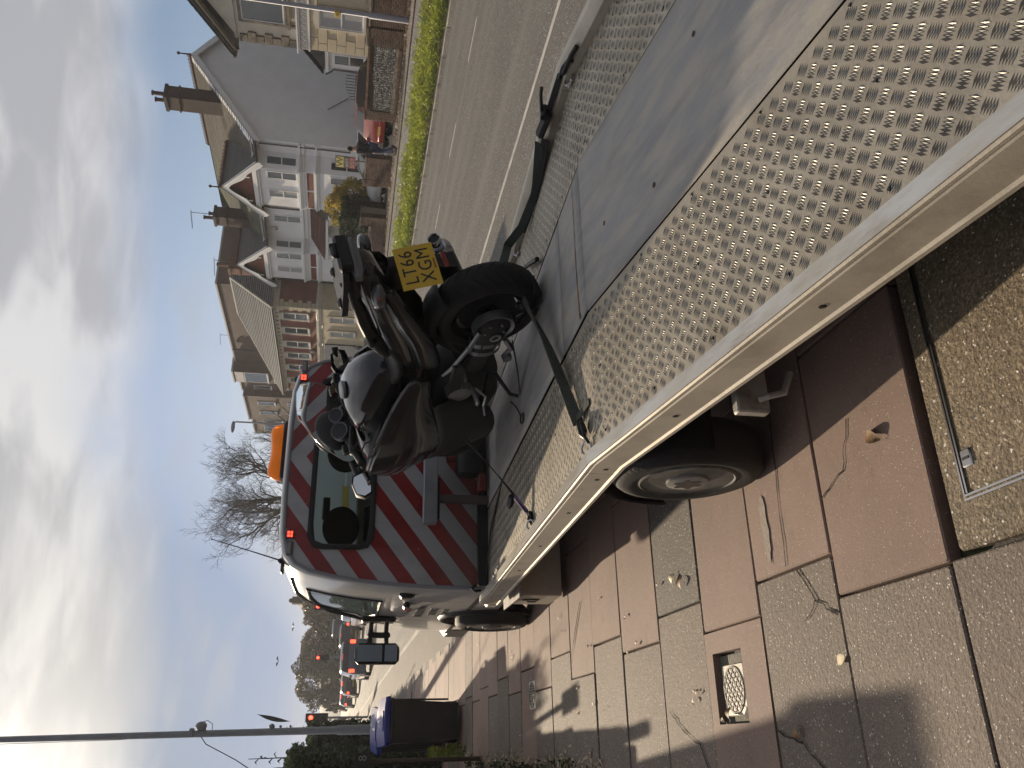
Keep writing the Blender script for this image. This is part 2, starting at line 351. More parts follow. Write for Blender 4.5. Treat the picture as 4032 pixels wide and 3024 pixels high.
for r, (ya, yb) in enumerate(zip(rows, rows[1:])):
    jx = {6: .45, 7: .60, 8: .465, 9: .62, 10: .497}.get(r, .46 + (.16 if r % 2 else 0) + rnd.uniform(-.05, .05))
    if r < 6:
        if r in (3, 4, 5): xs = [-1.4, -.46, .46]
        else: xs = [-1.4, -.4, .5, 1.4, 2.3]
    else: xs = [jx - 1.84, jx - .92, jx, jx + .92, jx + 1.84]
    if yb > 9.5: xs = xs[:-1]
    for i, (xa, xb) in enumerate(zip(xs, xs[1:])):
        if xa > 2.2: continue
        xb2 = min(xb, 2.32)
        right = xa > .3
        m = m_smooth if right else m_rough
        if r == 9 and right and xa < 1: m = m_roughd
        elif r == 8 and not right: m = m_smooth
        elif r > 10 and right and rnd.random() < .12: m = m_rough
        elif r > 14 and not right and xa > -.6 and rnd.random() < .55: m = m_smooth
        elif yb > 9 and xa > 1.2: m = m_roughd if rnd.random() < .5 else m_rough
        hole = None
        if r == 8 and xa < .2 < xb: hole = (.059, .36, 3.461, 3.752)
        if ya < 7.6 < yb and xa < .4 < xb: hole = None; 
        slab(xa, xb2, ya, yb, m, hole=hole)
# asphalt reinstatement beside the kerb, further on
strip('kerbside_asphalt', m_roughd, [1.15, 1.95, 2.325], [9.2, 12, 16, 24, 40, 70, 120], lambda x, y: -.008 if y < 21 else .006)
strip('distant_pavement', m_rough, [-.6, .4, 1.55], [20.4, 30, 50, 80, 140], lambda x, y: .002)
# inspection cover tray with concrete infill
tray = thing('inspection_cover', 'long concrete filled inspection cover with thin steel frame beside the red slab', 'manhole cover', (.47, 2.07, 0))
MB().bbox(.475, 2.3, .32, 2.05, -.05, -.006, .01).build('concrete_surround', m_tray, tray, world=True, smooth=0)
mb = MB(); mb.box(.62, 2.2, 1.951, 1.957, -.03, .001); mb.box(.62, 2.2, 1.963, 1.969, -.03, .001); mb.box(.612, .618, .35, 1.969, -.03, .001); mb.box(.600, .606, .35, 1.969, -.03, .001)
mb.build('steel_frame', steel, tray, world=True, smooth=0)
MB().bbox(.624, 2.19, .36, 1.945, -.02, -.003, .004).build('concrete_infill', m_tray, tray, world=True, smooth=0)
for kx in (.69, 1.5):
    MB().bbox(kx, kx + .05, 1.905, 1.945, -.02, .002, .003).build('lifting_plate', steel, tray, world=True)
    MB().box(kx + .02, kx + .028, 1.912, 1.938, .0, .0035).build('key_slot', black, tray, world=True, smooth=0)
# water stop tap boxes
m_tap = mat('tap_cover_cream', (.52, .47, .36), .5, var=.08, vs=30, bump=.2, bs=90, grime=.3, gs=20, gc=(.2, .15, .09)); m_iron = mat('dark_iron', (.05, .045, .04), .55, .5, bump=.4, bs=70)
m_mort = ground_mat('mortar_patch', (.13, .12, .09), (.08, .075, .055), moss=.4, bumpd=.006, sc=80)
def tapbox(cx, cy, w, label, recess):
    t = thing('stop_tap_cover', label, 'tap cover', (cx, cy, 0), 0, 'stop tap covers in the pavement')
    z = -.018 if recess else .004
    if recess: MB().box(-.15, .15, -.145, .146, -.045, -.03).build('mortar_bed', m_mort, t, smooth=0)
    MB().bbox(-w, w, -w, w, -.04, z, .004).build('frame', m_tap, t)
    ring = [( (w * .93), z), (w * .93, z + .004), (w * .86, z + .004), (w * .86, z)]
    MB().lathe([(w * .93, z - .01), (w * .93, z + .004), (w * .86, z + .004), (w * .86, z - .01)], 40, closed=True).build('rim', m_iron, t)
    MB().lathe([(.001, z - .01), (w * .855, z - .01), (w * .855, z + .001), (.001, z + .001)], 40).build('lid', m_tap, t)
    g = MB(); R = w * .84
    for i in range(-3, 4):
        q = i * w * .26; h = sqrt(max(0, R * R - q * q))
        for a in (radians(45), radians(-45)):
            g.box(-h, h, q - .0035, q + .0035, z + .0, z + .0035 + (a > 0) * .0004, Matrix.Rotation(a, 4, 'Z'))
    g.build('grid_ribs', m_iron, t, smooth=0); return t
tapbox(.203, 3.611, .107, 'cream square water cover with cross hatched round lid sunk in a mortar filled recess', True)
tapbox(.40, 7.6, .115, 'smaller looking pale water cover further up the pavement, before the wheelie bins', False)
m_crack = mat('crack_dark', (.018, .014, .011), .95)
# cracks and one cement smear
def crack(pts, w=.008):
    mb = MB()
    P = []
    for (x0, y0), (x1, y1) in zip(pts, pts[1:]):
        for i in range(6): t = i / 6; P.append((x0 + (x1 - x0) * t + rnd.uniform(-.006, .006), y0 + (y1 - y0) * t + rnd.uniform(-.006, .006)))
    P.append(pts[-1])
    for i, (a, b) in enumerate(zip(P, P[1:])):
        d = Vector((b[0] - a[0], b[1] - a[1])).normalized(); n = Vector((-d.y, d.x)) * w * rnd.uniform(.25, .7)
        mb.add([(a[0] - n.x, a[1] - n.y, .0045), (a[0] + n.x, a[1] + n.y, .0045), (b[0] + n.x, b[1] + n.y, .0045), (b[0] - n.x, b[1] - n.y, .0045)], [(0, 1, 2, 3)])
    return mb.build('crack', m_crack, parent=pav, smooth=0)
crack([(.603, 2.914), (.463, 2.802), (.392, 2.68)]); crack([(.463, 2.802), (.40, 2.90)], .004)
crack([(.947, 5.926), (.549, 6.269)], .012); crack([(1.02, 2.42), (.86, 2.50), (.80, 2.66)], .005); crack([(.62, 2.98), (1.2, 2.93), (1.9, 2.96)], .006)
crack([(.03, 3.25), (-.02, 3.05), (-.12, 2.9), (-.3, 2.75)], .006); crack([(.15, 4.35), (.05, 4.2), (-.02, 4.0), (-.2, 3.86)], .007)
def blob(name, cx, cy, rx, ry, m, z=.0048, parent=pav):
    P = [(cx + rx * cos(a) * rnd.uniform(.75, 1.1), cy + ry * sin(a) * rnd.uniform(.75, 1.1), z) for a in [2 * pi * i / 22 for i in range(22)]]
    return MB().add(P, [tuple(range(22))]).build(name, m, parent=parent, smooth=0)
blob('cement_smear', .80, 3.10, .15, .03, mat('cement_pale', (.34, .29, .24), .8, var=.15, vs=60))
# fallen leaves
leafb = mat('dry_leaf', (.30, .17, .07), .6, var=.4, vs=60, objvar=.4); leafy = mat('pale_leaf', (.55, .45, .28), .6, var=.2, vs=50, objvar=.35)
def leaf_mesh(L, w, curl):
    vs = []; n = 6
    for i in range(n + 1):
        t = i / n; ww = w * sin(pi * min(1, t * .92 + .06)) ** .8; z = .004 + curl * sin(pi * t) + .3 * curl * t
        vs += [(-ww, L * t, z + ww * .22), (0, L * t, z), (ww, L * t, z + ww * .3)]
    fs = [(i * 3 + k, i * 3 + k + 1, i * 3 + k + 4, i * 3 + k + 3) for i in range(n) for k in range(2)]
    vs += [(-.0015, L, .003), (.0015, L, .003), (0, L * 1.45, .003)]; fs.append((n * 3 + 3, n * 3 + 4, n * 3 + 5))
    return MB().add(vs, fs)
def leaf(x, y, L, w, curl, m, rz, label=None, z=0.004, group=None):
    o = leaf_mesh(L, w, curl).build('fallen_leaf', m, smooth=180); o.location = (x, y, z); o.rotation_euler = (0, 0, rz)
    return tag(o, label, 'leaf', group)
leaf(.93, 2.33, .085, .022, .010, leafb, 2.6, 'large curled brown leaf in the sun on the red slab beside the truck shadow')
leaf(.255, 2.68, .05, .018, .001, leafy, .4, 'pale oval leaf lying on the joint between two rough slabs')
leaf(.13, 3.62, .05, .018, .01, leafb, 1.2, 'brown leaf lying on the hatched lid of the nearest tap cover')
leaf(.10, 3.70, .035, .012, .012, leafy, 2.2, 'small pinkish leaf on the edge of the nearest tap cover frame')
leaf(.80, 4.10, .06, .025, .01, leafy, .8, 'pale yellow leaf on the dark slab nearer the truck'); leaf(.77, 4.02, .06, .022, .012, leafb, 1.5, 'tan leaf touching the pale one on the dark slab')
leaf(.0, 3.05, .05, .02, .012, leafb, -1, 'dark triangular leaf in the shade beyond the rough slab')
scat = []
for i in range(46):
    x, y = rnd.uniform(-.1, 1.5), rnd.uniform(3.9, 11); 
    if x > 1.0 and y < 8.5: continue
    scat.append((x, y))
for x, y in scat:
    leaf(x, y, rnd.uniform(.02, .045), rnd.uniform(.006, .014), .006, leafy if rnd.random() < .6 else leafb, rnd.uniform(0, 6), 'tiny dry leaf scattered on the pavement slabs towards the bins', group='tiny leaves scattered on the pavement')
# litter and weeds along the wall foot
mb = MB(); mw = MB()
for i in range(900):
    y = rnd.uniform(5.6, 11.8); x = rnd.gauss(-.16, .05); L = rnd.uniform(.01, .035); a = rnd.uniform(0, 6.3)
    M = Matrix.Translation((x, y, rnd.uniform(.004, .02))) @ rotm(rnd.uniform(-.6, .6), rnd.uniform(-.6, .6), a)
    mb.add([(-.3 * L, 0, 0), (0, -L, .004), (.3 * L, 0, 0), (0, L, .004)], [(0, 1, 2, 3)], M)
mb.build('leaf_litter', leafy, smooth=0, kind='stuff')
# ------------------------------------------------------------ recovery truck
truck = thing('recovery_truck', 'white recovery truck with chevron striped cab and aluminium tread plate bed', 'recovery truck', (2.05, 5, 0))
def T(mb, name, m, **k): return mb.build(name, m, truck, world=True, **k)
KY, KZ = 2.984, .783
def rz_(Y): return KZ - .0359 * (Y - KY) if Y > KY else KZ + .1109 * (Y - KY)
ringL = [(1.0, -.158), (.993, -.152), (.993, -.138), (1.0, -.131), (1.0, -.03), (1.004, -.024), (1.0, -.018), (1.0, -.008), (1.008, 0), (1.05, 0), (1.058, -.006), (1.084, -.040), (1.084, -.158)]
ringR = [(4.08 - x, z + (.032 if z > -.05 else 0)) for x, z in ringL]
for nm, ring in (('side_rail', ringL), ('side_rail', ringR)):
    for ya, yb in ((-.95, KY + .10), (KY + .104, 6.45)):
        ys_ = [ya] + [q for q in (1.0, 2.0, KY, 4, 5) if ya < q < yb] + [yb]
        mb = MB(); mb.grid([[(x, Y, rz_(Y) + z) for x, z in ring] for Y in ys_], close=True)
        n = len(ring); mb.f.append(tuple(range(n - 1, -1, -1))); mb.f.append(tuple(range((len(ys_) - 1) * n, len(ys_) * n)))
        T(mb, nm, alu_side, smooth=25, fixn=True)
# bright top edge of the rails
def polystrip(name, x0, x1, ya, yb, zo, th, m, wav=0, **k):
    ys_ = sorted(set([ya, yb] + [q for q in (KY,) if ya < q < yb])); mb = MB()
    ring = [(x0, zo - th), (x1, zo - th), (x1, zo), (x0, zo)]
    mb.grid([[(x, Y, rz_(Y) + z) for x, z in ring] for Y in ys_], close=True)
    mb.f.append((3, 2, 1, 0)); e = (len(ys_) - 1) * 4; mb.f.append((e, e + 1, e + 2, e + 3))
    return T(mb, name, m, smooth=0, fixn=True, **k)
railtop = mat('worn_rail_top', (.60, .59, .56), .36, .75, c2=(.50, .46, .38), vs=9, bump=.1, bs=60, grime=.5, gs=14, gc=(.30, .24, .17), stretch=(1, .2, 1))
polystrip('rail_cap', 1.004, 1.056, -.95, 6.4, .0035, .003, railtop)
polystrip('deck_base', 1.084, 2.996, -.9, 6.38, -.062, .03, darkmetal)
for xa, xb in ((1.086, 1.684), (2.480, 2.994)):
    for ya, yb in ((-.9, KY + .01), (KY + .012, 6.3)):
        polystrip('tread_plate', xa, xb, ya, yb, -.044, .004, alu)
# raised five-bar tread pattern
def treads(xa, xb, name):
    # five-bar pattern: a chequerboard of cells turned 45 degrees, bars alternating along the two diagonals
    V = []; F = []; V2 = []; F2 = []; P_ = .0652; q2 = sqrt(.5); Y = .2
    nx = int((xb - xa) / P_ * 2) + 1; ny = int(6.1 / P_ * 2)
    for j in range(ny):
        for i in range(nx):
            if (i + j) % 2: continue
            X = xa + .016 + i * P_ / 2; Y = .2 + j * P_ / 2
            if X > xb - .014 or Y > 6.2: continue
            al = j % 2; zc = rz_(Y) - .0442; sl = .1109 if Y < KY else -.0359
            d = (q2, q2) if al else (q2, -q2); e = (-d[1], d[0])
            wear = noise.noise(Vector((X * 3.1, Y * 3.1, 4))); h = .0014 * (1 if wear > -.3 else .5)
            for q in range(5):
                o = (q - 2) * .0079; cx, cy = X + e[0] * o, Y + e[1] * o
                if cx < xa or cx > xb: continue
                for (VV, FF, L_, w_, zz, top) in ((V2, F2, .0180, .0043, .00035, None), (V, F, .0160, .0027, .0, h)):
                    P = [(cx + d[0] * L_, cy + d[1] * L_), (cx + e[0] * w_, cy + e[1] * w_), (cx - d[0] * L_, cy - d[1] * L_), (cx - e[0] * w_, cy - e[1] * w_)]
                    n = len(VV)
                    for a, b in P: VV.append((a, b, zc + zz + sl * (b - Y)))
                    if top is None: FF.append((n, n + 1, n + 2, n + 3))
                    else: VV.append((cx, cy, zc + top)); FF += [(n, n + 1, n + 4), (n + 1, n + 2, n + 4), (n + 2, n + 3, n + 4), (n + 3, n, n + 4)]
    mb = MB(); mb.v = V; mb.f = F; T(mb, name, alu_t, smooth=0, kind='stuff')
    mb = MB(); mb.v = V2; mb.f = F2; T(mb, 'tread_dirt_shade', mat('tread_dirt_shade', (.05, .045, .04), .7, var=.3, vs=5), smooth=0, kind='stuff')  # dark lens under each bar: groove dirt plus painted-in shading
alu_t = mat('tread_aluminium', (.42, .40, .35), .5, .7, var=.1, vs=6)
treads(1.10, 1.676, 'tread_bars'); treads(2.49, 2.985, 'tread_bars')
# smooth sheets down the middle, slightly buckled
def midsheet(ya, yb, x0=1.692, x1=2.468):
    mb = MB(); ny = max(3, int((yb - ya) / .12)); rows_ = []
    for j in range(ny + 1):
        Y = ya + (yb - ya) * j / ny; r = []
        for i in range(13):
            X = x0 + (x1 - x0) * i / 12; e = min(i, 12 - i)
            z = rz_(Y) - .038 + .0035 * noise.noise(Vector((X * 2.5, Y * 1.3, 1))) - (.004 if e == 0 else 0)
            r.append((X, Y, z))
        rows_.append(r)
    mb.grid(rows_); return T(mb, 'floor_sheet', sheet, smooth=180, solid=.004)
midsheet(-.9, KY - .002); midsheet(KY - .001, 3.425, 1.70, 2.455); midsheet(3.435, 6.32, 1.702, 2.45)
rust = mat('rust_stain', (.22, .13, .075), .8, var=.4, vs=40)
mb = MB(); P = []
for i in range(24):
    t = i / 23; X = 1.71 + .74 * t; Y = KY + .115 + .008 * sin(t * 5) + .02 * t; w = .0015 + .003 * rnd.random() + .006 * (1 - t) ** 2; z = rz_(Y) - .036; P.append(((X, Y - w, z + .002), (X, Y + w, z + .002)))
mb.grid([[a, b] for a, b in P]); T(mb, 'rust_streak', rust, smooth=0)
for X, Y in ((2.02, 1.60), (1.86, 2.32), (2.22, 1.95), (1.98, 2.75)):
    MBs = MB().lathe([(.001, 0), (.011, 0), (.008, .001), (.001, .001)], 9, c=(X, Y, rz_(Y) - .034)); T(MBs, 'rust_spot', mat('rust_dark', (.07, .045, .03), .8))
# fixings on rail face and plates
for i, (Y, z) in enumerate([(.95, .43), (1.65, .508), (2.431, .591), (3.03, .660), (3.17, .667), (3.705, .652), (4.414, .628), (5.106, .616), (5.812, .599)]):
    z = rz_(Y) - .085; mb = MB(); mb.lathe([(.001, .9985), (.009, .9985), (.011, .9995), (.011, 1.002)], 10, 'x', c=(0, Y, z)); T(mb, 'rail_screw', darkmetal)
for X in (1.12, 1.40, 1.66, 2.53, 2.94):
    for k in range(14):
        Y = .9 + k * .40 + rnd.uniform(-.03, .03)
        if Y > 6.2: continue
        MB_ = MB().lathe([(.001, 0), (.007, 0), (.005, .0025), (.001, .0025)], 8, c=(X, Y, rz_(Y) - .0438)); T(MB_, 'floor_screw', darkmetal)
# lashing rings at the rail
def dring(X, Y, s=1):
    z = rz_(Y) - .04; mb = MB(); mb.tube([(X + .028 * cos(a) * s, Y + .028 * sin(a), z + .016 + .012 * sin(a)) for a in [2 * pi * i / 14 for i in range(15)]], .005, 6, caps=False)
    mb.tube([(X - .02 * s, Y - .03, z + .006), (X - .02 * s, Y + .03, z + .006)], .008, 8); T(mb, 'lashing_ring', steel)
for X, Y in ((1.105, 3.08), (1.105, 4.36), (1.105, 5.7), (2.985, 3.0), (2.985, 4.55)): dring(X, Y)
# chassis
mb = MB(); mb.box(1.32, 1.44, -.6, 6.4, .30, .42); mb.box(2.66, 2.78, -.6, 6.4, .30, .42)
mb.box(1.3, 2.85, 3.9, 6.4, .42, .555); mb.box(1.3, 2.85, 1.9, 2.6, .38, .50)
for Y in (.2, 1.0, 1.6, 4.3, 5.2, 6.0): mb.box(1.06, 3.0, Y, Y + .06, rz_(Y) - .16, rz_(Y) - .07)
T(mb, 'chassis', darkmetal, smooth=0)
ubr = mat('dirty_white_steel', (.42, .40, .36), .55, var=.1, vs=15, grime=.7, gs=12, gc=(.14, .09, .05))
mb = MB().bbox(1.02, 1.22, 2.40, 2.445, .30, .42, .006); mb.tube([(1.05, 2.36, .36), (1.05, 2.33, .34), (1.06, 2.32, .29), (1.14, 2.33, .25)], .012, 8); T(mb, 'hanger_bracket', ubr)
# wheels
wheelw = mat('rusty_white_wheel', (.13, .125, .115), .6, c2=(.05, .06, .055), vs=12, grime=.6, gs=7, gc=(.09, .05, .03))
def wheel(X, Y, r=.335, w=.20, side=-1):
    a = X if side < 0 else X - w
    prof = [(r - .11, .012), (r - .06, 0), (r - .025, .012), (r, .035), (r, w - .035), (r - .03, w - .01), (r - .11, w - .012)]
    if side > 0: prof = [(q, w - h) for q, h in prof]
    t = MB().lathe([(q, a + h) for q, h in prof], 40, 'x', c=(0, Y, r), closed=True); T(t, 'tyre', rubber, smooth=50)
    s = 1 if side < 0 else -1; f = X
    rim = MB()
    rp = [(r - .108, f + s * .010), (r - .118, f + s * .004), (r - .126, f + s * .012), (r - .135, f + s * .05), (r - .15, f + s * .075), (.125, f + s * .075), (.10, f + s * .05), (.095, f + s * .012), (.05, f + s * .006), (.001, f + s * .006)]
    rim.lathe(rp, 36, 'x', c=(0, Y, r)); ro = T(rim, 'rim', wheelw, smooth=30)
    for k in range(8):
        an = 2 * pi * k / 8 + .2; cy, cz = Y + .158 * cos(an), r + .158 * sin(an)
        h = MB().lathe([(.001, f + s * .068), (.020, f + s * .068), (.020, f + s * .0745)], 10, 'x', c=(0, cy, cz), M=None); T(h, 'vent_hole', black, smooth=0)
    hc = MB()
    hc.lathe([(.088, f + s * .012), (.088, f + s * .0), (.07, f - s * .006), (.001, f - s * .006)], 28, 'x', c=(0, Y, r)); T(hc, 'hub_cap', mat('grey_hub', (.30, .29, .27), .5, grime=.5, gs=20))
    star = []
    for k in range(24): an = 2 * pi * k / 24; q = .062 if (k // 2) % 2 else .044; star.append((Y + q * cos(an), r + q * sin(an)))
    T(MB().prism(star, f - s * .0075, f - s * .002, 'x'), 'hub_recess', black, smooth=0)
wheel(.985, 3.12, r=.315); wheel(3.10, 3.12, r=.315, side=1); wheel(.99, 7.75, side=-1); wheel(3.14, 7.75, side=1)
# mudguards
def guard(X0, X1, Y, z, r, a0, a1, name='mudguard', lip=True):
    mb = MB(); n = 22; rows_ = []
    for i in range(n + 1):
        a = radians(a0 + (a1 - a0) * i / n); rows_.append([(x, Y + q * cos(a), z + q * sin(a)) for x, q in ((X0, r - .022), (X0 - .006, r - .008), (X0, r), (X0 + .012, r + .004), (X1, r + .004))])
    mb.grid(rows_); T(mb, name, mat('guard_rubber', (.010, .010, .010), .9), solid=.004)
guard(1.012, 1.30, 3.15, .29, .385, -5, 172); guard(2.78, 3.10, 3.17, .30, .415, -5, 185)
# tool box, front bed bracket
boxm = mat('cream_steel', (.45, .41, .33), .5, var=.06, grime=.4, gs=6, gc=(.2, .15, .1))
mb = MB().bbox(1.03, 1.5, 6.20, 6.62, .06, .40, .008); T(mb, 'tool_box', boxm)
T(MB().prism([(1.0, .40), (1.5, .40), (1.5, .44), (.985, .43)], 6.02, 6.64, 'y'), 'tool_box_lid', ubr, smooth=0)
mb = MB().bbox(1.022, 1.03, 6.36, 6.43, .20, .33, .003); mb.tube([(1.022, 6.385, .30), (1.012, 6.385, .29), (1.012, 6.385, .23), (1.022, 6.385, .22)], .005, 6); T(mb, 'box_latch', darkmetal)
T(MB().bbox(1.0, 1.1, 6.47, 6.62, .49, .60, .02), 'rail_end_block', ubr)
# head board, winch, beam
galv = mat('galvanised', (.42, .44, .46), .42, .6, var=.08, vs=8, grime=.3, gs=6, gc=(.2, .2, .2))
T(MB().bbox(1.545, 2.9, 6.10, 6.20, 1.03, 1.135, .004), 'cross_beam', galv)
mb = MB().box(1.58, 1.90, 6.12, 6.18, 1.01, 1.028); T(mb, 'beam_end_bracket', darkmetal, smooth=0)
T(MB().bbox(1.715, 1.775, 6.13, 6.19, .62, 1.03, .004), 'beam_post', mat('brown_post', (.10, .085, .07), .7, grime=.3)); T(MB().bbox(2.6, 2.66, 6.13, 6.19, .62, 1.03, .004), 'beam_post', MC['brown_post'])
T(MB().box(1.10, 3.02, 6.22, 6.27, .60, .70), 'headboard_rail', darkmetal, smooth=0)
winch = mat('winch_red', (.16, .03, .025), .5, grime=.6, gs=9)
mb = MB().lathe([(.001, 1.93), (.095, 1.93), (.105, 1.95), (.105, 2.10), (.095, 2.12), (.001, 2.12)], 24, 'x', c=(0, 6.12, .79)); mb.bbox(2.12, 2.3, 6.04, 6.18, .70, .90, .01); T(mb, 'winch_motor', black)
T(MB().bbox(1.80, 1.93, 6.06, 6.17, .66, .72, .01).bbox(2.05, 2.24, 6.10, 6.19, .86, .96, .01), 'winch_base', winch)
# ---- cab
YC = 6.40; XC = 2.09
def cabring(Y, zt, wk=1.0, zb=.36):
    bel = min(1.38, zt * .82); h = []
    for w, z in ((1.0, zb), (1.005, .62), (1.0, .80), (.995, 1.08), (.975, bel)): h.append((w * wk, min(z, bel)))
    for w, t in ((.955, .25), (.925, .50), (.885, .72), (.83, .86), (.74, .945), (.60, .985), (.3, 1.0), (.0, 1.0)): h.append((w * wk, bel + (zt - bel) * t))
    return [(XC - x, Y, z) for x, z in h] + [(XC + x, Y, z) for x, z in reversed(h[:-1])]
secs = [(6.40, 2.17, .975), (6.41, 2.19, .99), (6.45, 2.205, 1.0), (6.9, 2.215, 1.0), (7.05, 2.215, 1), (7.5, 2.20, 1), (7.85, 2.13, 1), (7.95, 2.09, 1), (8.3, 1.80, .995), (8.72, 1.40, .98), (8.8, 1.33, .975), (9.2, 1.15, .94), (9.45, .98, .88), (9.55, .75, .84)]
rings = [cabring(*s) for s in secs]; NR = len(rings[0])
wind = lambda i, k: (7 <= i <= 8 and 6 <= k <= NR - 8)
sidew = lambda i, k: ((4 <= i <= 6) and (k in (4, 5, 6) or k in (NR - 6, NR - 7, NR - 8))) or (i == 7 and k in (4,) or i == 7 and k == NR - 6)
mb = MB(); mb.grid(rings, skip=lambda i, k: wind(i, k) or sidew(i, k)); n = len(rings) - 1
mb.f.append(tuple(n * NR + k for k in range(NR)))
body = T(mb, 'cab_body', vanwhite, smooth=50)
mb = MB(); mb.grid([[(XC + (p[0] - XC) * .995, p[1], p[2] - .004) for p in r] for r in rings], skip=lambda i, k: not wind(i, k)); T(mb, 'windscreen', glass, smooth=60)
for side in (0, 1):
    mb = MB(); mb.grid([[(XC + (p[0] - XC) * .993, p[1], p[2]) for p in r] for r in rings], skip=lambda i, k: not (sidew(i, k) and ((k < NR / 2) == (side == 0)))); T(mb, 'side_window', mat('tinted_glass', (.35, .42, .40), .03, trans=.75, ior=1.2, spec=.9), smooth=60)
# rubber seals of the door window
for s in (1, -1):
    f = lambda i, k: rings[i][k if s == 1 else NR - 1 - k]
    pts = [f(4, 4), f(4, 5), f(4, 6), f(4, 7), f(5, 7), f(6, 7), f(7, 7), f(7, 6), f(8, 5), f(7, 4), f(6, 4), f(5, 4), f(4, 4)]
    pts = [(XC + (p[0] - XC) * 1.002, p[1], p[2]) for p in pts]
    T(MB().tube(pts, .013, 6), 'window_seal', black)
    T(MB().tube([(XC + (rings[i][8 if s == 1 else NR - 9][0] - XC) * 1.004, rings[i][8][1], rings[i][8][2] + .005) for i in range(3, 8)] + [(rings[8][7 if s == 1 else NR - 8][0], 8.3, 1.80), (rings[9][6 if s == 1 else NR - 7][0], 8.72, 1.42)], .014, 6), 'roof_gutter', black)
# rear panel with window hole
def panel_mat():
    m = mat('chevron_panel', (.40, .41, .41), .34, coat=.3); nt = m.node_tree; L = nt.links; b = nt.nodes['Principled BSDF']
    g = nd(nt, 'ShaderNodeNewGeometry'); sp = nd(nt, 'ShaderNodeSeparateXYZ'); L.new(g.outputs['Position'], sp.inputs[0])
    ax = mth(nt, 'ABSOLUTE', mth(nt, 'SUBTRACT', sp.outputs[0], 2.12)); s = mth(nt, 'ADD', sp.outputs[2], mth(nt, 'MULTIPLY', ax, .775))
    t = mth(nt, 'FRACT', mth(nt, 'DIVIDE', mth(nt, 'SUBTRACT', s, 1.628 - .2765 * 20), .2765)); st = mth(nt, 'LESS_THAN', t, .487)
    inside = mth(nt, 'LESS_THAN', mth(nt, 'ABSOLUTE', mth(nt, 'SUBTRACT', sp.outputs[0], 2.09)), .965); st = mth(nt, 'MULTIPLY', st, inside)
    st = mth(nt, 'MULTIPLY', st, mth(nt, 'LESS_THAN', sp.outputs[2], 2.165))
    n1 = nd(nt, 'ShaderNodeTexNoise'); n1.inputs['Scale'].default_value = 5; n1.inputs['Detail'].default_value = 6; mp = nd(nt, 'ShaderNodeMapping'); L.new(g.outputs['Position'], mp.inputs[0]); mp.inputs[3].default_value = (1.6, 1, .7); L.new(mp.outputs[0], n1.inputs['Vector'])
    n2 = nd(nt, 'ShaderNodeTexNoise'); n2.inputs['Scale'].default_value = 34; n2.inputs['Detail'].default_value = 3; L.new(g.outputs['Position'], n2.inputs['Vector'])
    chip = smooth(nt, n2.outputs[0], .735, .75); st = mth(nt, 'MULTIPLY', st, mth(nt, 'SUBTRACT', 1.0, chip))
    wh = mixc(nt, mth(nt, 'MULTIPLY', smooth(nt, n1.outputs[0], .42, .72), .5), (.47, .475, .47), (.30, .30, .29))
    lowg = mth(nt, 'MULTIPLY', smooth(nt, sp.outputs[2], 1.15, .62), .35)
    c = mixc(nt, st, wh, mixc(nt, smooth(nt, n1.outputs[0], .35, .7), (.31, .018, .02), (.21, .014, .017)))
    c = mixc(nt, lowg, c, (.22, .19, .15)); L.new(c, b.inputs['Base Color']); return m
pm = panel_mat()
WX0, WX1, WZ0, WZ1 = 1.40, 2.80, 1.495, 1.975
def rrect(x0, x1, z0, z1, r, N=64, cx=2.09, cz=1.735):
    out = []
    for k in range(N):
        a = 2 * pi * k / N; dx, dz = cos(a), sin(a); lo, hi = 0, 3
        for _ in range(26):
            t = (lo + hi) / 2; x, z = cx + dx * t, cz + dz * t
            qx = max(x0 + r - x, x - x1 + r, 0); qz = max(z0 + r - z, z - z1 + r, 0)
            ins = x0 <= x <= x1 and z0 <= z <= z1 and (qx * qx + qz * qz) <= r * r
            if ins: lo = t
            else: hi = t
        out.append((cx + dx * lo, cz + dz * lo))
    return out
outl = [(p[0], p[2]) for p in cabring(6.40, 2.17, .975, .60)]
def inpoly(x, z, P):
    c = False
    for (x1, z1), (x2, z2) in zip(P, P[1:] + P[:1]):
        if (z1 > z) != (z2 > z) and x < (x2 - x1) * (z - z1) / (z2 - z1) + x1: c = not c
    return c
OUT = []
for k in range(64):
    a = 2 * pi * k / 64; lo, hi = 0, 3
    for _ in range(26):
        t = (lo + hi) / 2
        if inpoly(2.09 + cos(a) * t, 1.735 + sin(a) * t, outl): lo = t
        else: hi = t
    OUT.append((2.09 + cos(a) * lo, 1.735 + sin(a) * lo))
INN = rrect(WX0, WX1, WZ0, WZ1, .09)
mb = MB(); mb.grid([[(x, 6.40, z) for x, z in OUT], [(x, 6.398, z) for x, z in [(a * .5 + c * .5, b * .5 + d * .5) for (a, b), (c, d) in zip(OUT, INN)]], [(x, 6.398, z) for x, z in INN]], close=True)
T(mb, 'rear_panel', pm, smooth=30)
mb = MB(); i2 = rrect(WX0 + .03, WX1 - .03, WZ0 + .03, WZ1 - .03, .07); o2 = rrect(WX0 - .012, WX1 + .012, WZ0 - .012, WZ1 + .012, .10)
mb.grid([[(x, 6.397, z) for x, z in o2], [(x, 6.386, z) for x, z in o2], [(x, 6.380, z) for x, z in [(a * .5 + c * .5, b * .5 + d * .5) for (a, b), (c, d) in zip(o2, i2)]], [(x, 6.388, z) for x, z in i2], [(x, 6.41, z) for x, z in i2]], close=True)
T(mb, 'window_rubber', black, smooth=60)
T(MB().add([(x, 6.402, z) for x, z in i2], [tuple(range(64))]), 'rear_window', glass, smooth=0)
# edge trim round the panel (grey corner)
T(MB().tube([(x, 6.402, z) for x, z in outl[1:-1]], .016, 8), 'corner_trim', mat('grey_trim', (.30, .31, .33), .4))
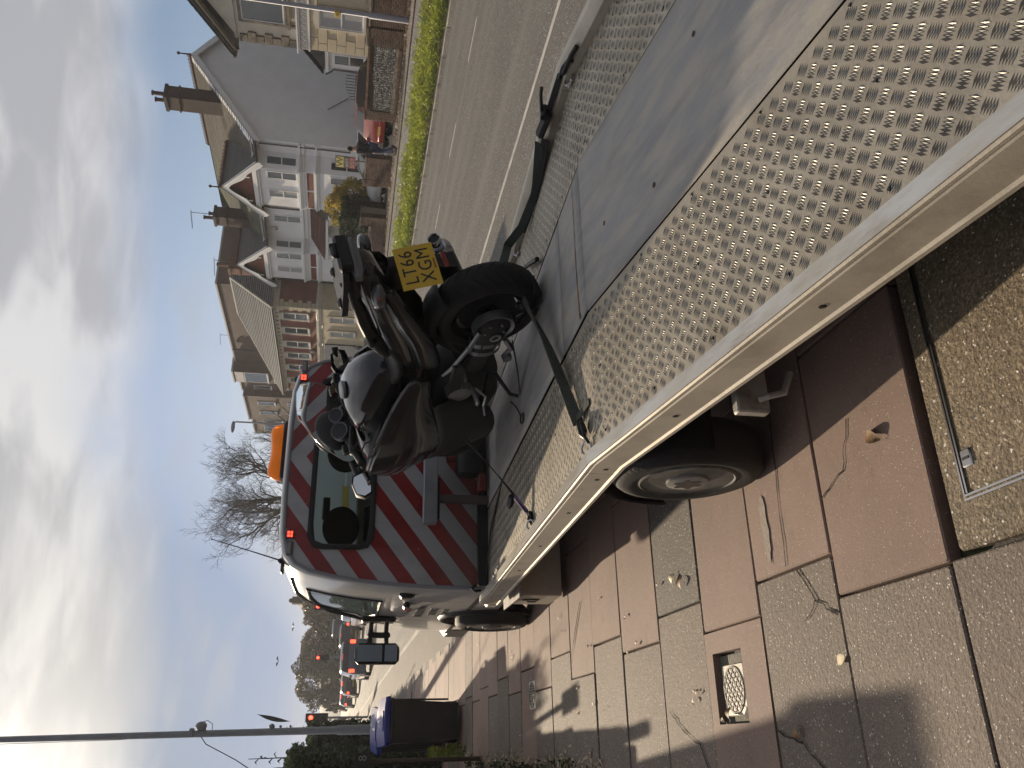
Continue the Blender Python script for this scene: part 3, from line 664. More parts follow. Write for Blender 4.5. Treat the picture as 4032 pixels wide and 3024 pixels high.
# inside the cab
seatm = mat('seat_cloth', (.10, .12, .17), .85)
for sx in (1.66, 2.30, 2.70):
    mb = MB(); mb.bbox(sx - .21, sx + .21, 6.82, 6.95, .8, 1.56, .05); T(mb, 'seat_back', seatm)
    mb = MB().ball((sx, 6.86, 1.74), .175, 14, (1, .5, .86)); T(mb, 'headrest', seatm, smooth=180)
    T(MB().tube([(sx - .05, 6.87, 1.45), (sx - .05, 6.87, 1.56)], .007, 6).tube([(sx + .05, 6.87, 1.45), (sx + .05, 6.87, 1.56)], .007, 6), 'headrest_posts', steel)
T(MB().prism([(7.9, 1.0), (8.75, 1.0), (8.75, 1.30), (8.3, 1.40), (7.95, 1.32)], 1.15, 3.03, 'x'), 'dashboard', black)
T(MB().lathe([(.185, 0), (.2, .008), (.185, .016), (.17, .008)], 28, closed=True, M=Matrix.Translation((2.6, 7.85, 1.42)) @ rotm(radians(62))), 'steering_wheel', black)
T(MB().bbox(1.98, 2.2, 8.02, 8.05, 1.86, 1.93, .01), 'interior_mirror', black)
T(MB().box(1.12, 3.05, 6.45, 8.7, .55, .60), 'cab_floor', black, smooth=0)
hv = mat('hi_vis_cloth', (.45, .55, .05), .8); T(MB().bbox(2.0, 2.5, 6.95, 7.1, 1.30, 1.44, .03), 'hi_vis_vest', hv)
# lamps on the rear panel
led = mat('led_housing', (.05, .03, .03), .4); ledon = mat('led_red', (.5, .02, .01), .3, emit=(1, .03, .015), es=7.0)
for x, s in ((1.493, 1), (2.786, -1)):
    z = 2.11
    T(MB().bbox(x - .030, x + .030, 6.372, 6.40, z - .026, z + .026, .004), 'warning_lamp', led)
    mb = MB()
    for a in (-.012, .012):
        for b in (-.011, .011): mb.bbox(x + a - .009, x + a + .009, 6.368, 6.374, z + b - .008, z + b + .008, .002)
    T(mb, 'warning_led', ledon, smooth=0)
    xx = x - s * .105
    T(MB().bbox(xx - .055, xx + .055, 6.378, 6.40, z - .026, z + .022, .006), 'lamp_surround', mat('lamp_grey', (.16, .16, .17), .4)); T(MB().bbox(xx - .04, xx + .04, 6.374, 6.38, z - .014, z + .010, .003), 'lamp_lens', mat('lens_grey', (.30, .29, .28), .15))
# amber beacon
amber = mat('amber_lens', (.95, .24, .02), .25, trans=.35, ior=1.3, emit=(1, .28, .03), es=.12)
mb = MB(); rr = []
for i in range(25):
    t = -1 + 2 * i / 24; x = 2.23 + .245 * t; d = .085 * (1 - abs(t) ** 5) ** .5 + .003; h = .100 * (1 - abs(t) ** 6) ** .5 * (1 - .13 * cos(pi * t) * (abs(t) < .9)) + .003
    rr.append([(x, 6.66 + d * cos(pi * q / 10), 2.245 + h * sin(pi * q / 10) ** .8) for q in range(11)])
mb.grid(rr); T(mb, 'beacon_lens', amber, smooth=180)
T(MB().bbox(1.99, 2.47, 6.57, 6.75, 2.205, 2.246, .01), 'beacon_base', black)
for k in (2.12, 2.34): T(MB().lathe([(.03, 2.25), (.045, 2.27), (.03, 2.31)], 12, c=(k, 6.66, 0)), 'beacon_reflector', chrome)
# aerials on the roof
T(MB().tube([(1.34, 6.62, 2.17), (1.40, 6.54, 2.42), (1.46, 6.46, 2.68)], [.006, .004, .003], 6).ball((1.34, 6.62, 2.18), .022, 8).ball((1.46, 6.46, 2.68), .007, 6), 'aerial', black)
T(MB().bbox(1.25, 1.42, 6.6, 6.7, 2.15, 2.175, .008).ball((2.86, 6.6, 2.175), .03, 8), 'aerial_base', black)
# door details on the near side
def sx_(z): return XC - (lerp([(.36, 1.0), (.8, 1.0), (1.08, .995), (1.38, .975)], z))
def sidepatch(y0, y1, z0, z1, m, name, off=.004):
    mb = MB(); mb.grid([[(sx_(z) - off, y, z) for y in (y0, y1)] for z in [z0 + (z1 - z0) * i / 4 for i in range(5)]]); T(mb, name, m, smooth=60)
for y0, y1 in ((6.92, 6.928), (8.02, 8.028)): sidepatch(y0, y1, .62, 1.37, black, 'door_gap', .002)
txtm = mat('grey_lettering', (.10, .10, .10), .5); txtr = mat('red_lettering', (.30, .03, .03), .5)
def side_text(s, y, z, size, m, sx=1.0):
    M = Matrix.Translation((sx_(z) - .003, y, z)) @ Matrix(((0, 0, -1, 0), (-1, 0, 0, 0), (0, 1, 0, 0), (0, 0, 0, 1)))
    return text_obj(s, size, m, truck, truck.matrix_basis.inverted() @ M, 'door_lettering', .001, sx)
side_text('24HR', 7.42, 1.13, .085, txtr, 1.1); side_text('BREAKDOWN', 7.48, 1.015, .10, txtm, 1.0); side_text('SERVICE', 7.48, .90, .10, txtm, 1.05); side_text('CALL US', 7.46, .80, .07, txtm, 1.1)
T(MB().bbox(.985 + .085, 1.12, 6.60, 6.72, 1.14, 1.26, .02), 'door_handle', black); T(MB().bbox(1.055, 1.10, 7.0, 7.14, 1.14, 1.2, .014), 'door_handle', black)
sidepatch(6.5, 8.9, .60, .64, black, 'side_moulding', .012)
# front wheel arch
mb = MB(); rows_ = []
for i in range(19):
    a = radians(-8 + 196 * i / 18); rows_.append([(x, 7.75 + q * cos(a), .36 + q * sin(a)) for x, q in ((1.085, .47), (1.06, .455), (1.055, .43), (1.075, .41), (1.30, .41))])
mb.grid(rows_); T(mb, 'wheel_arch', black, smooth=60)
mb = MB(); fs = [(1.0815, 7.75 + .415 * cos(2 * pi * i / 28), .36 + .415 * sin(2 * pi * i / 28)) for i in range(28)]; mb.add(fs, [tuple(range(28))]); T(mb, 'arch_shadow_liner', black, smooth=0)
# bumper
T(MB().bbox(1.12, 3.06, 8.9, 9.6, .30, .62, .06), 'front_bumper', black)
# door mirror: two arms and a tall head
T(MB().tube([(1.08, 7.95, 1.42), (.98, 8.02, 1.42), (.86, 8.05, 1.44)], .022, 8).tube([(1.08, 7.95, 1.28), (.98, 8.02, 1.28), (.86, 8.05, 1.27)], .022, 8).bbox(1.06, 1.11, 7.86, 8.04, 1.2, 1.52, .02).bbox(.93, .98, 7.99, 8.05, 1.24, 1.45, .012), 'mirror_arm', black)
T(MB().bbox(.70, .885, 7.98, 8.11, 1.15, 1.555, .035), 'mirror_housing', black)
mg = mat('mirror_glass', (.8, .82, .82), .02, metal=1)
mgt = mat('van_mirror_glass', (.16, .18, .18), .03, metal=1)
T(MB().add([(.722, 7.977, 1.31), (.866, 7.977, 1.31), (.866, 7.977, 1.53), (.722, 7.977, 1.53)], [(3, 2, 1, 0)]), 'mirror_glass', mgt, smooth=0); T(MB().add([(.722, 7.977, 1.175), (.866, 7.977, 1.175), (.866, 7.979, 1.285), (.722, 7.979, 1.285)], [(3, 2, 1, 0)]), 'mirror_glass', mgt, smooth=0)
# hooks at the front corner of the bed
T(MB().tube([(1.09, 6.36, .66), (1.08, 6.34, .70), (1.10, 6.36, .73), (1.13, 6.37, .70)], .011, 8), 'corner_hook', darkmetal)
# ------------------------------------------------------------ motorcycle, leaning on its side stand
bike = thing('motorcycle', 'dark grey and black touring motorcycle strapped upright on the truck bed', 'motorcycle', (2.31, 4.02, .700))
BM = Matrix.Translation((2.335, 4.02, .700)) @ Matrix.Rotation(radians(6.5), 4, 'Z') @ Matrix.Rotation(radians(-14.5), 4, 'Y')
bike.matrix_basis = BM
def B(mb, name, m, parent=None, **k): return mb.build(name, m, parent or bike, **k)
paint = mat('graphite_paint', (.034, .035, .040), .17, metal=.35, var=.1, vs=8, coat=.9, grime=.15, gs=6, gc=(.04, .038, .035))
paintb = mat('black_gloss_plastic', (.010, .010, .011), .22, coat=.5)
matte = mat('matt_black', (.013, .013, .014), .5, bump=.15, bs=150)
seat_m = mat('seat_vinyl', (.016, .016, .017), .42, bump=.35, bs=260)
brush = mat('cast_alloy', (.27, .275, .28), .38, .85, var=.1, vs=20)
def loft(secs, n=16, pw=2.4, caps=True):
    # secs: (y, cx, cz, halfwidth, halfheight[, power])
    rows_ = []
    for s in secs:
        p = s[5] if len(s) > 5 else pw; r = []
        for k in range(n):
            a = 2 * pi * k / n; c, q = cos(a), sin(a)
            r.append((s[1] + s[3] * (abs(c) ** (2 / p)) * (1 if c >= 0 else -1), s[0], s[2] + s[4] * (abs(q) ** (2 / p)) * (1 if q >= 0 else -1)))
        rows_.append(r)
    mb = MB(); mb.grid(rows_, close=True)
    if caps: mb.f.append(tuple(range(n - 1, -1, -1))); e = (len(rows_) - 1) * n; mb.f.append(tuple(range(e, e + n)))
    return mb
# wheels
def bwheel(y, r, w, name, steer=0, z=None):
    z = r if z is None else z
    M = Matrix.Translation((0, y, z)) @ Matrix.Rotation(radians(steer), 4, 'Z')
    tp = []
    for i in range(17):
        a = pi * i / 16; tp.append((r - w * .36 + w * .36 * sin(a) ** .9, -w / 2 * cos(a)))
    prof = [(r - .112, -w * .36)] + tp + [(r - .112, w * .36)]
    B(MB().lathe(prof, 56, 'x', M=M, closed=True), 'tyre', rubber, smooth=60)
    g = MB()   # sipes cut in the tread, as thin dark V grooves
    for k in range(30):
        a0 = 2 * pi * k / 30
        for s in (-1, 1):
            P = []
            for j in range(6):
                t = j / 5; ang = pi / 2 + s * (.12 + .85 * t); a = a0 + .22 * t + (.1 if s > 0 else 0)
                rr_ = r - w * .36 + w * .36 * sin(ang) ** .9 + .0006; P.append((-w / 2 * cos(ang), rr_ * cos(a), rr_ * sin(a)))
            g.tube(P, [.001, .0022, .0026, .0026, .002, .001], 4, False, M)
    B(g, 'tread_groove', mat('tread_black', (.004, .004, .004), .9), smooth=0, kind='stuff')
    rim = MB().lathe([(r - .106, -w * .40), (r - .100, -w * .42), (r - .118, -w * .36), (r - .135, -w * .30), (r - .140, w * .30), (r - .118, w * .36), (r - .100, w * .42), (r - .106, w * .40)], 48, 'x', M=M, closed=True)
    for k in range(5):
        for d in (-.09, .09):
            a = 2 * pi * k / 5; a2 = a + d * 1.7
            rim.tube([(0, .05 * cos(a), .05 * sin(a)), (0, (r - .135) * cos(a2), (r - .135) * sin(a2))], [.017, .012], 6, False, M)
    rim.lathe([(.055, -w * .3), (.055, w * .3), (.02, w * .3), (.02, -w * .3)], 20, 'x', M=M, closed=True)
    B(rim, 'rim', paintb, smooth=45)
    if w > .15: B(MB().lathe([(.001, -w * .12), (r - .15, -w * .20), (r - .15, -w * .14), (.001, -w * .06)], 32, 'x', M=M), 'rim_disc', matte)
bwheel(0, .318, .20, 'rear'); bwheel(1.51, .30, .12, 'front', 10)
# belt pulley, single sided swing arm, eccentric hub on the left
B(MB().lathe([(.110, -.165), (.118, -.168), (.118, -.112), (.110, -.108), (.100, -.118), (.100, -.160)], 40, 'x', c=(0, 0, .315), closed=True), 'belt_pulley', brush)
B(MB().lathe([(.098, -.140), (.085, -.150), (.060, -.168), (.045, -.172), (.001, -.172)], 32, 'x', c=(0, 0, .315)), 'hub_cover', matte)
B(MB().lathe([(.030, -.172), (.034, -.182), (.022, -.182), (.020, -.176)], 20, 'x', c=(0, .07, .300), closed=True), 'axle_nut', steel)
for k in range(5): a = 2 * pi * k / 5; B(MB().lathe([(.001, -.180), (.007, -.180), (.007, -.165)], 8, 'x', c=(0, .058 * cos(a), .315 + .058 * sin(a))), 'hub_bolt', steel, smooth=0)
arm = loft([(-.02, -.135, .315, .035, .085), (.08, -.14, .315, .04, .088), (.20, -.14, .33, .038, .072), (.35, -.13, .345, .035, .06), (.50, -.11, .36, .035, .07)], 14)
B(arm, 'swing_arm', matte)
for yy_, w_ in ((.155, .036), (.235, .036)):
    B(MB().lathe([(.095, -w_ / 2), (.099, -w_ / 2), (.099, w_ / 2), (.095, w_ / 2)], 26, 'y', M=Matrix.Translation((-.125, yy_, .325)) @ Matrix.Diagonal((.55, 1, 1, 1)), closed=True), 'clamp_band', brush)
B(MB().tube([(-.17, .0, .40), (-.19, .12, .45), (-.20, .30, .53), (-.19, .38, .57)], [.014, .014, .012, .008], 8).ball((-.19, .12, .45), .022, 8), 'rear_brace', brush)
B(MB().tube([(-.18, .09, .24), (-.20, .17, .19), (-.19, .25, .215)], [.016, .018, .012], 8).lathe([(.001, -.225), (.028, -.225), (.03, -.19), (.001, -.19)], 16, 'x', c=(0, .25, .205)), 'stand_lug', brush)
B(MB().lathe([(.11, -.004), (.125, -.004), (.125, .004), (.11, .004)], 36, 'x', M=Matrix.Translation((.09, 0, .315)), closed=True), 'brake_disc', steel)
# mudguard hugger
mb = MB(); mb.grid([[(x, .345 * cos(a), .315 + .345 * sin(a) + zz_) for x, zz_ in ((-.10, -.03), (-.07, .0), (0, .01), (.07, 0), (.10, -.03))] for a in [radians(28 + 95 * i / 10) for i in range(11)]])
B(mb, 'rear_hugger', matte, solid=.004, smooth=180)
# side stand
B(MB().tube([(-.13, .56, .20), (-.22, .70, .10), (-.27, .74, -.045)], [.014, .012, .012], 8).bbox(-.30, -.23, .70, .80, -.062, -.045, .006), 'side_stand', matte)
# engine, gearbox, belly
eng = loft([(.42, 0, .36, .13, .10), (.55, -.01, .38, .17, .15), (.75, -.01, .42, .19, .20), (.95, 0, .42, .17, .20), (1.08, 0, .42, .12, .16)], 18, 3)
B(eng, 'engine', darkmetal, smooth=50)
B(MB().lathe([(.001, -.232), (.05, -.232), (.075, -.222), (.082, -.19), (.082, -.15)], 28, 'x', c=(0, .60, .44)), 'engine_cover', brush)
B(MB().lathe([(.001, -.215), (.06, -.215), (.07, -.20), (.07, -.15)], 24, 'x', c=(0, .82, .36)), 'clutch_cover', darkmetal)
for q in range(5): B(MB().bbox(-.185, .185, .90 + q * .022, .908 + q * .022, .50, .66, .002), 'cooling_fin', darkmetal, smooth=0)
B(loft([(.60, 0, .20, .11, .05), (.80, 0, .19, .15, .07), (1.05, 0, .24, .15, .09), (1.22, 0, .33, .10, .10)], 14, 2.8), 'belly_pan', matte)
# foot pegs, levers
B(MB().bbox(-.33, -.235, .525, .575, .355, .378, .007).tube([(-.24, .55, .366), (-.17, .55, .38)], .010, 8), 'foot_peg', brush); B(MB().bbox(.235, .33, .525, .575, .355, .378, .007).tube([(.24, .55, .366), (.17, .55, .38)], .010, 8), 'foot_peg', brush)
B(MB().bbox(-.33, -.235, .20, .255, .475, .495, .007).tube([(-.245, .23, .485), (-.18, .25, .50)], .011, 8), 'pillion_peg', matte)
B(MB().bbox(-.22, -.20, .25, .62, .44, .53, .01), 'peg_hanger', matte); B(MB().bbox(.20, .22, .25, .62, .42, .52, .01), 'peg_hanger', matte)
B(MB().tube([(-.21, .56, .35), (-.23, .66, .27), (-.24, .76, .27), (-.30, .78, .275)], .008, 6), 'gear_lever', steel)
# tail unit
B(loft([(-.56, 0, 1.015, .060, .030), (-.50, 0, .995, .105, .062), (-.36, 0, .955, .135, .085), (-.15, 0, .885, .150, .105), (.08, 0, .80, .150, .115), (.30, 0, .73, .135, .10), (.42, 0, .70, .12, .08)], 18, 2.6), 'tail_fairing', paint, smooth=60)
for s in (-1, 1):
    mb = MB(); rows_ = []
    for (y, za, zb, x) in ((-.42, .935, .885, .130), (-.20, .86, .77, .158), (.05, .76, .64, .172), (.28, .70, .57, .165), (.46, .66, .55, .14)):
        rows_.append([(s * (x - .008), y, za), (s * (x + .006), y, (za * .6 + zb * .4)), (s * x, y, zb), (s * (x - .03), y, zb - .02)])
    mb.grid(rows_); B(mb, 'side_cover', paintb, solid=.006, smooth=180)
# pillion and rider seats
seatP = loft([(-.34, 0, 1.035, .10, .020), (-.26, 0, 1.02, .125, .035), (-.10, 0, .985, .14, .045), (.06, 0, .93, .15, .05), (.15, 0, .875, .15, .05)], 16, 2.6)
B(seatP, 'pillion_seat', seat_m, smooth=180)
seatR = loft([(.10, 0, .875, .145, .045), (.20, 0, .835, .165, .045), (.35, 0, .815, .165, .045), (.50, 0, .825, .13, .045), (.62, 0, .86, .08, .05)], 16, 2.5)
B(seatR, 'rider_seat', seat_m, smooth=180)
for s in (-1, 1): B(MB().tube([(s * .135, -.02, .93), (s * .185, -.06, .975), (s * .185, -.30, 1.045), (s * .15, -.44, 1.075), (s * .09, -.50, 1.085)], .017, 10), 'grab_rail', matte)
# luggage rack and top box plate
B(MB().prism([(-.115, -.60), (.115, -.60), (.135, -.52), (.12, -.26), (-.12, -.26), (-.135, -.52)], 1.088, 1.118).bbox(-.10, .10, -.63, -.575, 1.06, 1.13, .012).bbox(-.085, .085, -.56, -.30, 1.01, 1.09, .02).bbox(-.12, -.07, -.36, -.32, 1.11, 1.135, .01).bbox(.07, .12, -.36, -.32, 1.11, 1.135, .01), 'luggage_rack', matte, smooth=40)
B(MB().bbox(-.045, .045, -.645, -.62, 1.12, 1.155, .012), 'rack_release', matte)
mb = MB()
for s in (-1, 1): mb.tube([(s * .09, -.50, 1.085), (s * .09, -.48, 1.12)], .012, 8)
B(mb, 'rack_posts', matte)
# lights
lens = mat('clear_lens', (.085, .08, .08), .08, coat=1); lensr = mat('red_lens', (.22, .02, .018), .12, coat=1); lensc = mat('smoked_lens', (.16, .16, .17), .12, coat=1)
B(loft([(-.575, 0, 1.045, .095, .020), (-.57, 0, 1.045, .12, .033), (-.54, 0, 1.04, .125, .036)], 18, 3), 'tail_lamp', lensc)
B(MB().bbox(-.10, .10, -.556, -.53, .985, 1.0, .004), 'reflector_strip', paintb)
for s in (-1, 1):
    B(loft([(-.50, s * .155, .955, .030, .022), (-.47, s * .165, .955, .055, .034), (-.40, s * .155, .95, .05, .035), (-.33, s * .13, .94, .03, .02)], 14, 2.4), 'turn_signal', lens, smooth=180)
    B(MB().ball((s * .178, -.470, .958), .034, 8, (1.0, .8, .55)), 'signal_bulb', mat('orange_bulb', (.32, .07, .03), .2))
# plate holder and number plate
B(MB().prism([(-.03, .90), (.03, .90), (.05, .70), (-.05, .70)], -.50, -.47, 'y').bbox(-.04, .04, -.48, -.30, .80, .90, .02), 'plate_hanger', matte)
PLM = Matrix.Translation((-.065, -.525, .775)) @ rotm(radians(90 - 8), 0, 0)   # local xy = plate face
yel = mat('yellow_plate', (.70, .44, .03), .35, var=.04, vs=10, grime=.25, gs=12, gc=(.4, .2, .03))
pl = MB().bbox(-.127, .127, -.098, .098, -.0015, .0015, .0012, M=PLM); plate = B(pl, 'number_plate', yel)
ink = mat('plate_black', (.012, .012, .012), .4)
for s, dy in (('LT66', .041), ('XGM', -.041)): text_obj(s, .096, ink, plate, PLM @ Matrix.Translation((0, dy, .0022)), 'plate_lettering', .0006, .92, 1.12)
B(MB().bbox(-.03, .03, -.089, -.080, .0018, .0024, .0002, M=PLM), 'plate_footer', mat('plate_red', (.35, .1, .03), .5), plate)
B(MB().prism([(-.03, .69), (.03, .69), (.045, .56), (-.045, .56)], -.47, -.455, 'y'), 'lower_hugger', matte); B(MB().bbox(-.047, .047, -.476, -.468, .60, .632, .003), 'rear_reflector', lensr)
# silencer
sil = mat('silencer_black', (.03, .03, .032), .3, .8)
EX = [(.17, .42, .33), (.20, .20, .38), (.225, .0, .45), (.235, -.22, .545)]
B(MB().tube(EX, [.035, .062, .070, .070], 24), 'silencer', sil)
d = (Vector(EX[3]) - Vector(EX[2])).normalized(); e = Vector(EX[3])
B(MB().tube([e, e + d * .03, e + d * .055], [.071, .070, .045], 28), 'silencer_end_cap', mat('polished_steel', (.5, .5, .52), .15, 1))
B(MB().tube([e + d * .05, e + d * .13], [.031, .033], 24, caps=False), 'tail_pipe', MC['polished_steel'], solid=.003)
B(MB().tube([e + d * .06, e + d * .12], [.028, .028], 20), 'pipe_bore', black)
B(MB().tube([e - d * .02, e - d * .0], [.0725, .0725], 28), 'silencer_band', brush)
B(MB().tube([(.14, .95, .30), (.15, .7, .24), (.16, .45, .31)], .024, 12), 'header_pipe', darkmetal)
# tank and upper body
tank = loft([(.42, 0, .85, .075, .08), (.50, 0, .88, .125, .125), (.62, 0, .915, .175, .16), (.76, 0, .935, .205, .17), (.92, 0, .925, .205, .16), (1.04, 0, .90, .16, .135), (1.12, 0, .88, .12, .10)], 24, 2.9)
B(tank, 'fuel_tank', paint, smooth=180)
B(MB().lathe([(.001, .012), (.05, .012), (.056, .004), (.056, -.01)], 24, M=Matrix.Translation((0, .70, 1.105)) @ rotm(radians(6))), 'fuel_cap', brush)
for s in (-1, 1):
    # knee panel and side fairing as shaped sheets
    mb = MB()
    R0 = [(.40, .74, .160), (.50, .81, .195), (.62, .88, .245), (.80, .95, .305), (1.0, 1.00, .345), (1.22, 1.02, .345), (1.40, 1.0, .29), (1.54, .95, .17)]
    rows_ = []
    for y, z, x in R0:
        low = lerp([(.40, .62), (.62, .61), (.80, .56), (1.0, .53), (1.2, .58), (1.40, .70), (1.54, .80)], y)
        r = []
        for j in range(7):
            t = j / 6; zz_ = z + (low - z) * t; bulge = .040 * sin(pi * min(1, t * 1.0)) - .015 * t * t
            r.append((s * (x + bulge), y + .03 * t * (y < .7), zz_))
        rows_.append(r)
    mb.grid(rows_); B(mb, 'side_fairing', paint, solid=.006, smooth=180, sub=1)
    # lower black panel down to the belly
    mb = MB(); rows_ = []
    for y, z0_, z1_, x in ((.62, .62, .40, .255), (.80, .575, .22, .30), (1.0, .545, .14, .33), (1.2, .59, .16, .325), (1.38, .70, .30, .27), (1.50, .78, .5, .18)):
        rows_.append([(s * (x - .07 * (j / 4) ** 2), y, z0_ + (z1_ - z0_) * j / 4) for j in range(5)])
    mb.grid(rows_); B(mb, 'lower_fairing', matte, solid=.006, smooth=180, sub=1)
    B(MB().tube([(s * (x + .006), y, z - .01) for y, z, x in R0[2:]], .006, 6), 'fairing_seam', paintb)
    # inner cockpit shelf
    mb = MB(); mb.grid([[(s * (x - .005), y, z - .004), (s * x * .55, y, z - .06), (s * .05, y, z - .08)] for y, z, x in R0[3:]]); B(mb, 'cockpit_panel', matte, smooth=180, solid=.004)
    # mirror
    B(MB().tube([(s * .24, 1.24, 1.03), (s * .30, 1.12, 1.10), (-.42, 1.06, 1.09) if s < 0 else (.30, .98, 1.06)], [.022, .016, .016], 8), 'mirror_stalk', matte)
    hm = MB(); MMm = Matrix.Translation((-.49, 1.03, 1.075) if s < 0 else (.335, .93, 1.05)) @ rotm(0, 0, radians(-6 * s))
    pr = [(-.085, -.05), (-.07, .045), (-.02, .062), (.06, .05), (.09, .0), (.075, -.045), (.0, -.062)]
    if s < 0: pr = [(-a, b) for a, b in pr][::-1]
    hm.add([(a, 0, b) for a, b in pr] + [(a * .95, .045, b * .95) for a, b in pr] + [(a * .45, .085, b * .45) for a, b in pr], [(i, (i + 1) % 7, 7 + (i + 1) % 7, 7 + i) for i in range(7)] + [(7 + i, 7 + (i + 1) % 7, 14 + (i + 1) % 7, 14 + i) for i in range(7)] + [tuple(range(14, 21))], MMm)
    B(hm, 'mirror_shell', matte, smooth=50, fixn=True)
    B(MB().add([(a * .9, -.002, b * .88) for a, b in pr], [tuple(range(7))], MMm @ rotm(radians(-13 if s < 0 else 35), 0, 0)), 'mirror_glass', mg, smooth=0)
    # bars: grip, levers, switch block, hand area
    B(MB().tube([(s * .06, 1.10, 1.055), (s * .20, 1.06, 1.085), (s * .27, 1.01, 1.085), (s * .40, .90, 1.07)], .013, 10), 'handlebar', matte)
    B(MB().tube([(s * .285, .997, 1.085), (s * .40, .90, 1.07)], .0175, 14).lathe([(.001, 0), (.021, 0), (.021, .02), (.001, .02)], 12, M=Matrix.Translation((s * .403, .897, 1.07)) @ rotm(0, radians(90), radians(-40 if s > 0 else 220))), 'grip', rubber)
    B(MB().bbox(-.03, .03, -.02, .02, -.022, .022, .008, M=Matrix.Translation((s * .265, 1.015, 1.088)) @ rotm(0, 0, radians(-38 * s))), 'switch_block', matte)
    B(MB().tube([(s * .25, 1.06, 1.08), (s * .33, 1.03, 1.075), (s * .42, .955, 1.062)], [.009, .008, .006], 8), 'brake_lever', brush if s < 0 else matte)
    B(MB().bbox(-.03, .03, -.025, .025, 0, .035, .006, M=Matrix.Translation((s * .215, 1.09, 1.105))), 'fluid_reservoir', mat('reservoir_amber', (.12, .055, .02), .3) if s > 0 else matte)
# nose fairing
nose = loft([(1.06, 0, .86, .12, .12), (1.18, 0, .88, .22, .13), (1.34, 0, .89, .25, .12), (1.50, 0, .86, .20, .12), (1.64, 0, .80, .11, .08), (1.70, 0, .77, .05, .04)], 18, 2.3)
B(nose, 'nose_fairing', paint, smooth=180)
# instruments
B(MB().bbox(-.15, .15, 1.15, 1.24, 1.02, 1.10, .02), 'dash_panel', matte)
for x, r in ((-.055, .058), (.06, .05)):
    M_ = Matrix.Translation((x, 1.14, 1.125)) @ rotm(radians(62))
    B(MB().lathe([(r - .006, .004), (r - .004, .012), (r, .012), (r + .003, -.03), (r - .006, -.03)], 32, M=M_, closed=True), 'gauge_bezel', brush); B(MB().lathe([(.001, .003), (r - .006, .003), (r - .006, -.02)], 28, M=M_), 'gauge_face', darkglass)
B(MB().ball((.03, 1.30, 1.17), .13, 14, (1.2, .35, .9)), 'screen_base', matte, smooth=180)
# windscreen
scr = mat('scratched_screen', (.84, .85, .84), .05, trans=.93, ior=1.04, spec=.4); mb = MB(); rows_ = []
for j in range(10):
    t = j / 9; y = 1.42 - .50 * t ** .9; z = 1.02 + .36 * t ** .95; w = lerp([(0, .25), (.35, .275), (.7, .235), (.9, .175), (1, .10)], t); r = []
    for i in range(13):
        u_ = -1 + 2 * i / 12; r.append((w * u_, y - .13 * u_ * u_ * (1 - .25 * t), z - .015 * u_ * u_ * t))
    rows_.append(r)
mb.grid(rows_); scro = B(mb, 'windscreen', scr, smooth=180)
edge_pts = [rows_[j][0] for j in range(10)] + [rows_[9][i] for i in range(1, 12)] + [rows_[j][12] for j in range(9, -1, -1)]
B(MB().tube(edge_pts, .0022, 6), 'screen_edge', mat('screen_edge', (.6, .62, .62), .2))
# front fork and mudguard
for s in (-1, 1): B(MB().tube([(s * .10, 1.50, .30), (s * .10, 1.22, .92)], [.026, .022], 12), 'fork_leg', matte)
mb = MB(); mb.grid([[(x, 1.51 + .33 * cos(a), .30 + .33 * sin(a) - abs(x) * .5) for x in (-.075, -.04, 0, .04, .075)] for a in [radians(35 + 120 * i / 10) for i in range(11)]]); B(mb, 'front_mudguard', paint, solid=.004, smooth=180)
# cables
B(MB().tube([(-.25, 1.02, 1.07), (-.22, 1.15, 1.02), (-.1, 1.2, .95), (.0, 1.18, .9)], .005, 6), 'clutch_cable', black); B(MB().tube([(.25, 1.02, 1.07), (.20, 1.17, 1.06), (.1, 1.2, .98), (.0, 1.2, .9)], .005, 6), 'brake_hose', black)
for o in list(bike.children):
    if o.name.split('.')[0] in ('luggage_rack', 'tail_lamp', 'rack_release', 'rack_posts', 'pillion_seat', 'grab_rail', 'tail_fairing', 'turn_signal', 'signal_bulb', 'side_cover', 'reflector_strip'): o.location.z += .03
# ------------------------------------------------------------ straps
web = mat('grey_webbing', (.07, .075, .06), .85, var=.2, vs=60, bump=.6, bs=300); webd = mat('black_webbing', (.018, .018, .02), .85, bump=.4, bs=300); webp = mat('purple_webbing', (.22, .14, .26), .85)
def ribbon(pts, w, tw=None, th=.003):
    mb = MB(); P = [Vector(p) for p in pts]; V = []
    for i, p in enumerate(P):
        t = (P[min(i + 1, len(P) - 1)] - P[max(0, i - 1)]).normalized(); u_ = t.cross(Vector((0, 0, 1)))
        u_ = u_.normalized() if u_.length > 1e-4 else Vector((1, 0, 0))
        if tw: u_ = Matrix.Rotation(tw[i], 3, t) @ u_
        n_ = t.cross(u_); V.append([p + u_ * w / 2 + n_ * th, p - u_ * w / 2 + n_ * th, p - u_ * w / 2 - n_ * th, p + u_ * w / 2 - n_ * th])
    mb.grid(V, close=True); mb.f.append((3, 2, 1, 0)); e_ = (len(V) - 1) * 4; mb.f.append((e_, e_ + 1, e_ + 2, e_ + 3)); return mb
def seg(a, b, n=10, sag=0): a, b = Vector(a), Vector(b); return [a.lerp(b, i / n) - Vector((0, 0, sag * sin(pi * i / n))) for i in range(n + 1)]
bp = lambda x, y, z: tuple(BM @ Vector((x, y, z)))
def strap(label, loc): return thing('tie_down_strap', label, 'strap', loc, 0, 'tie-down straps holding the motorcycle')
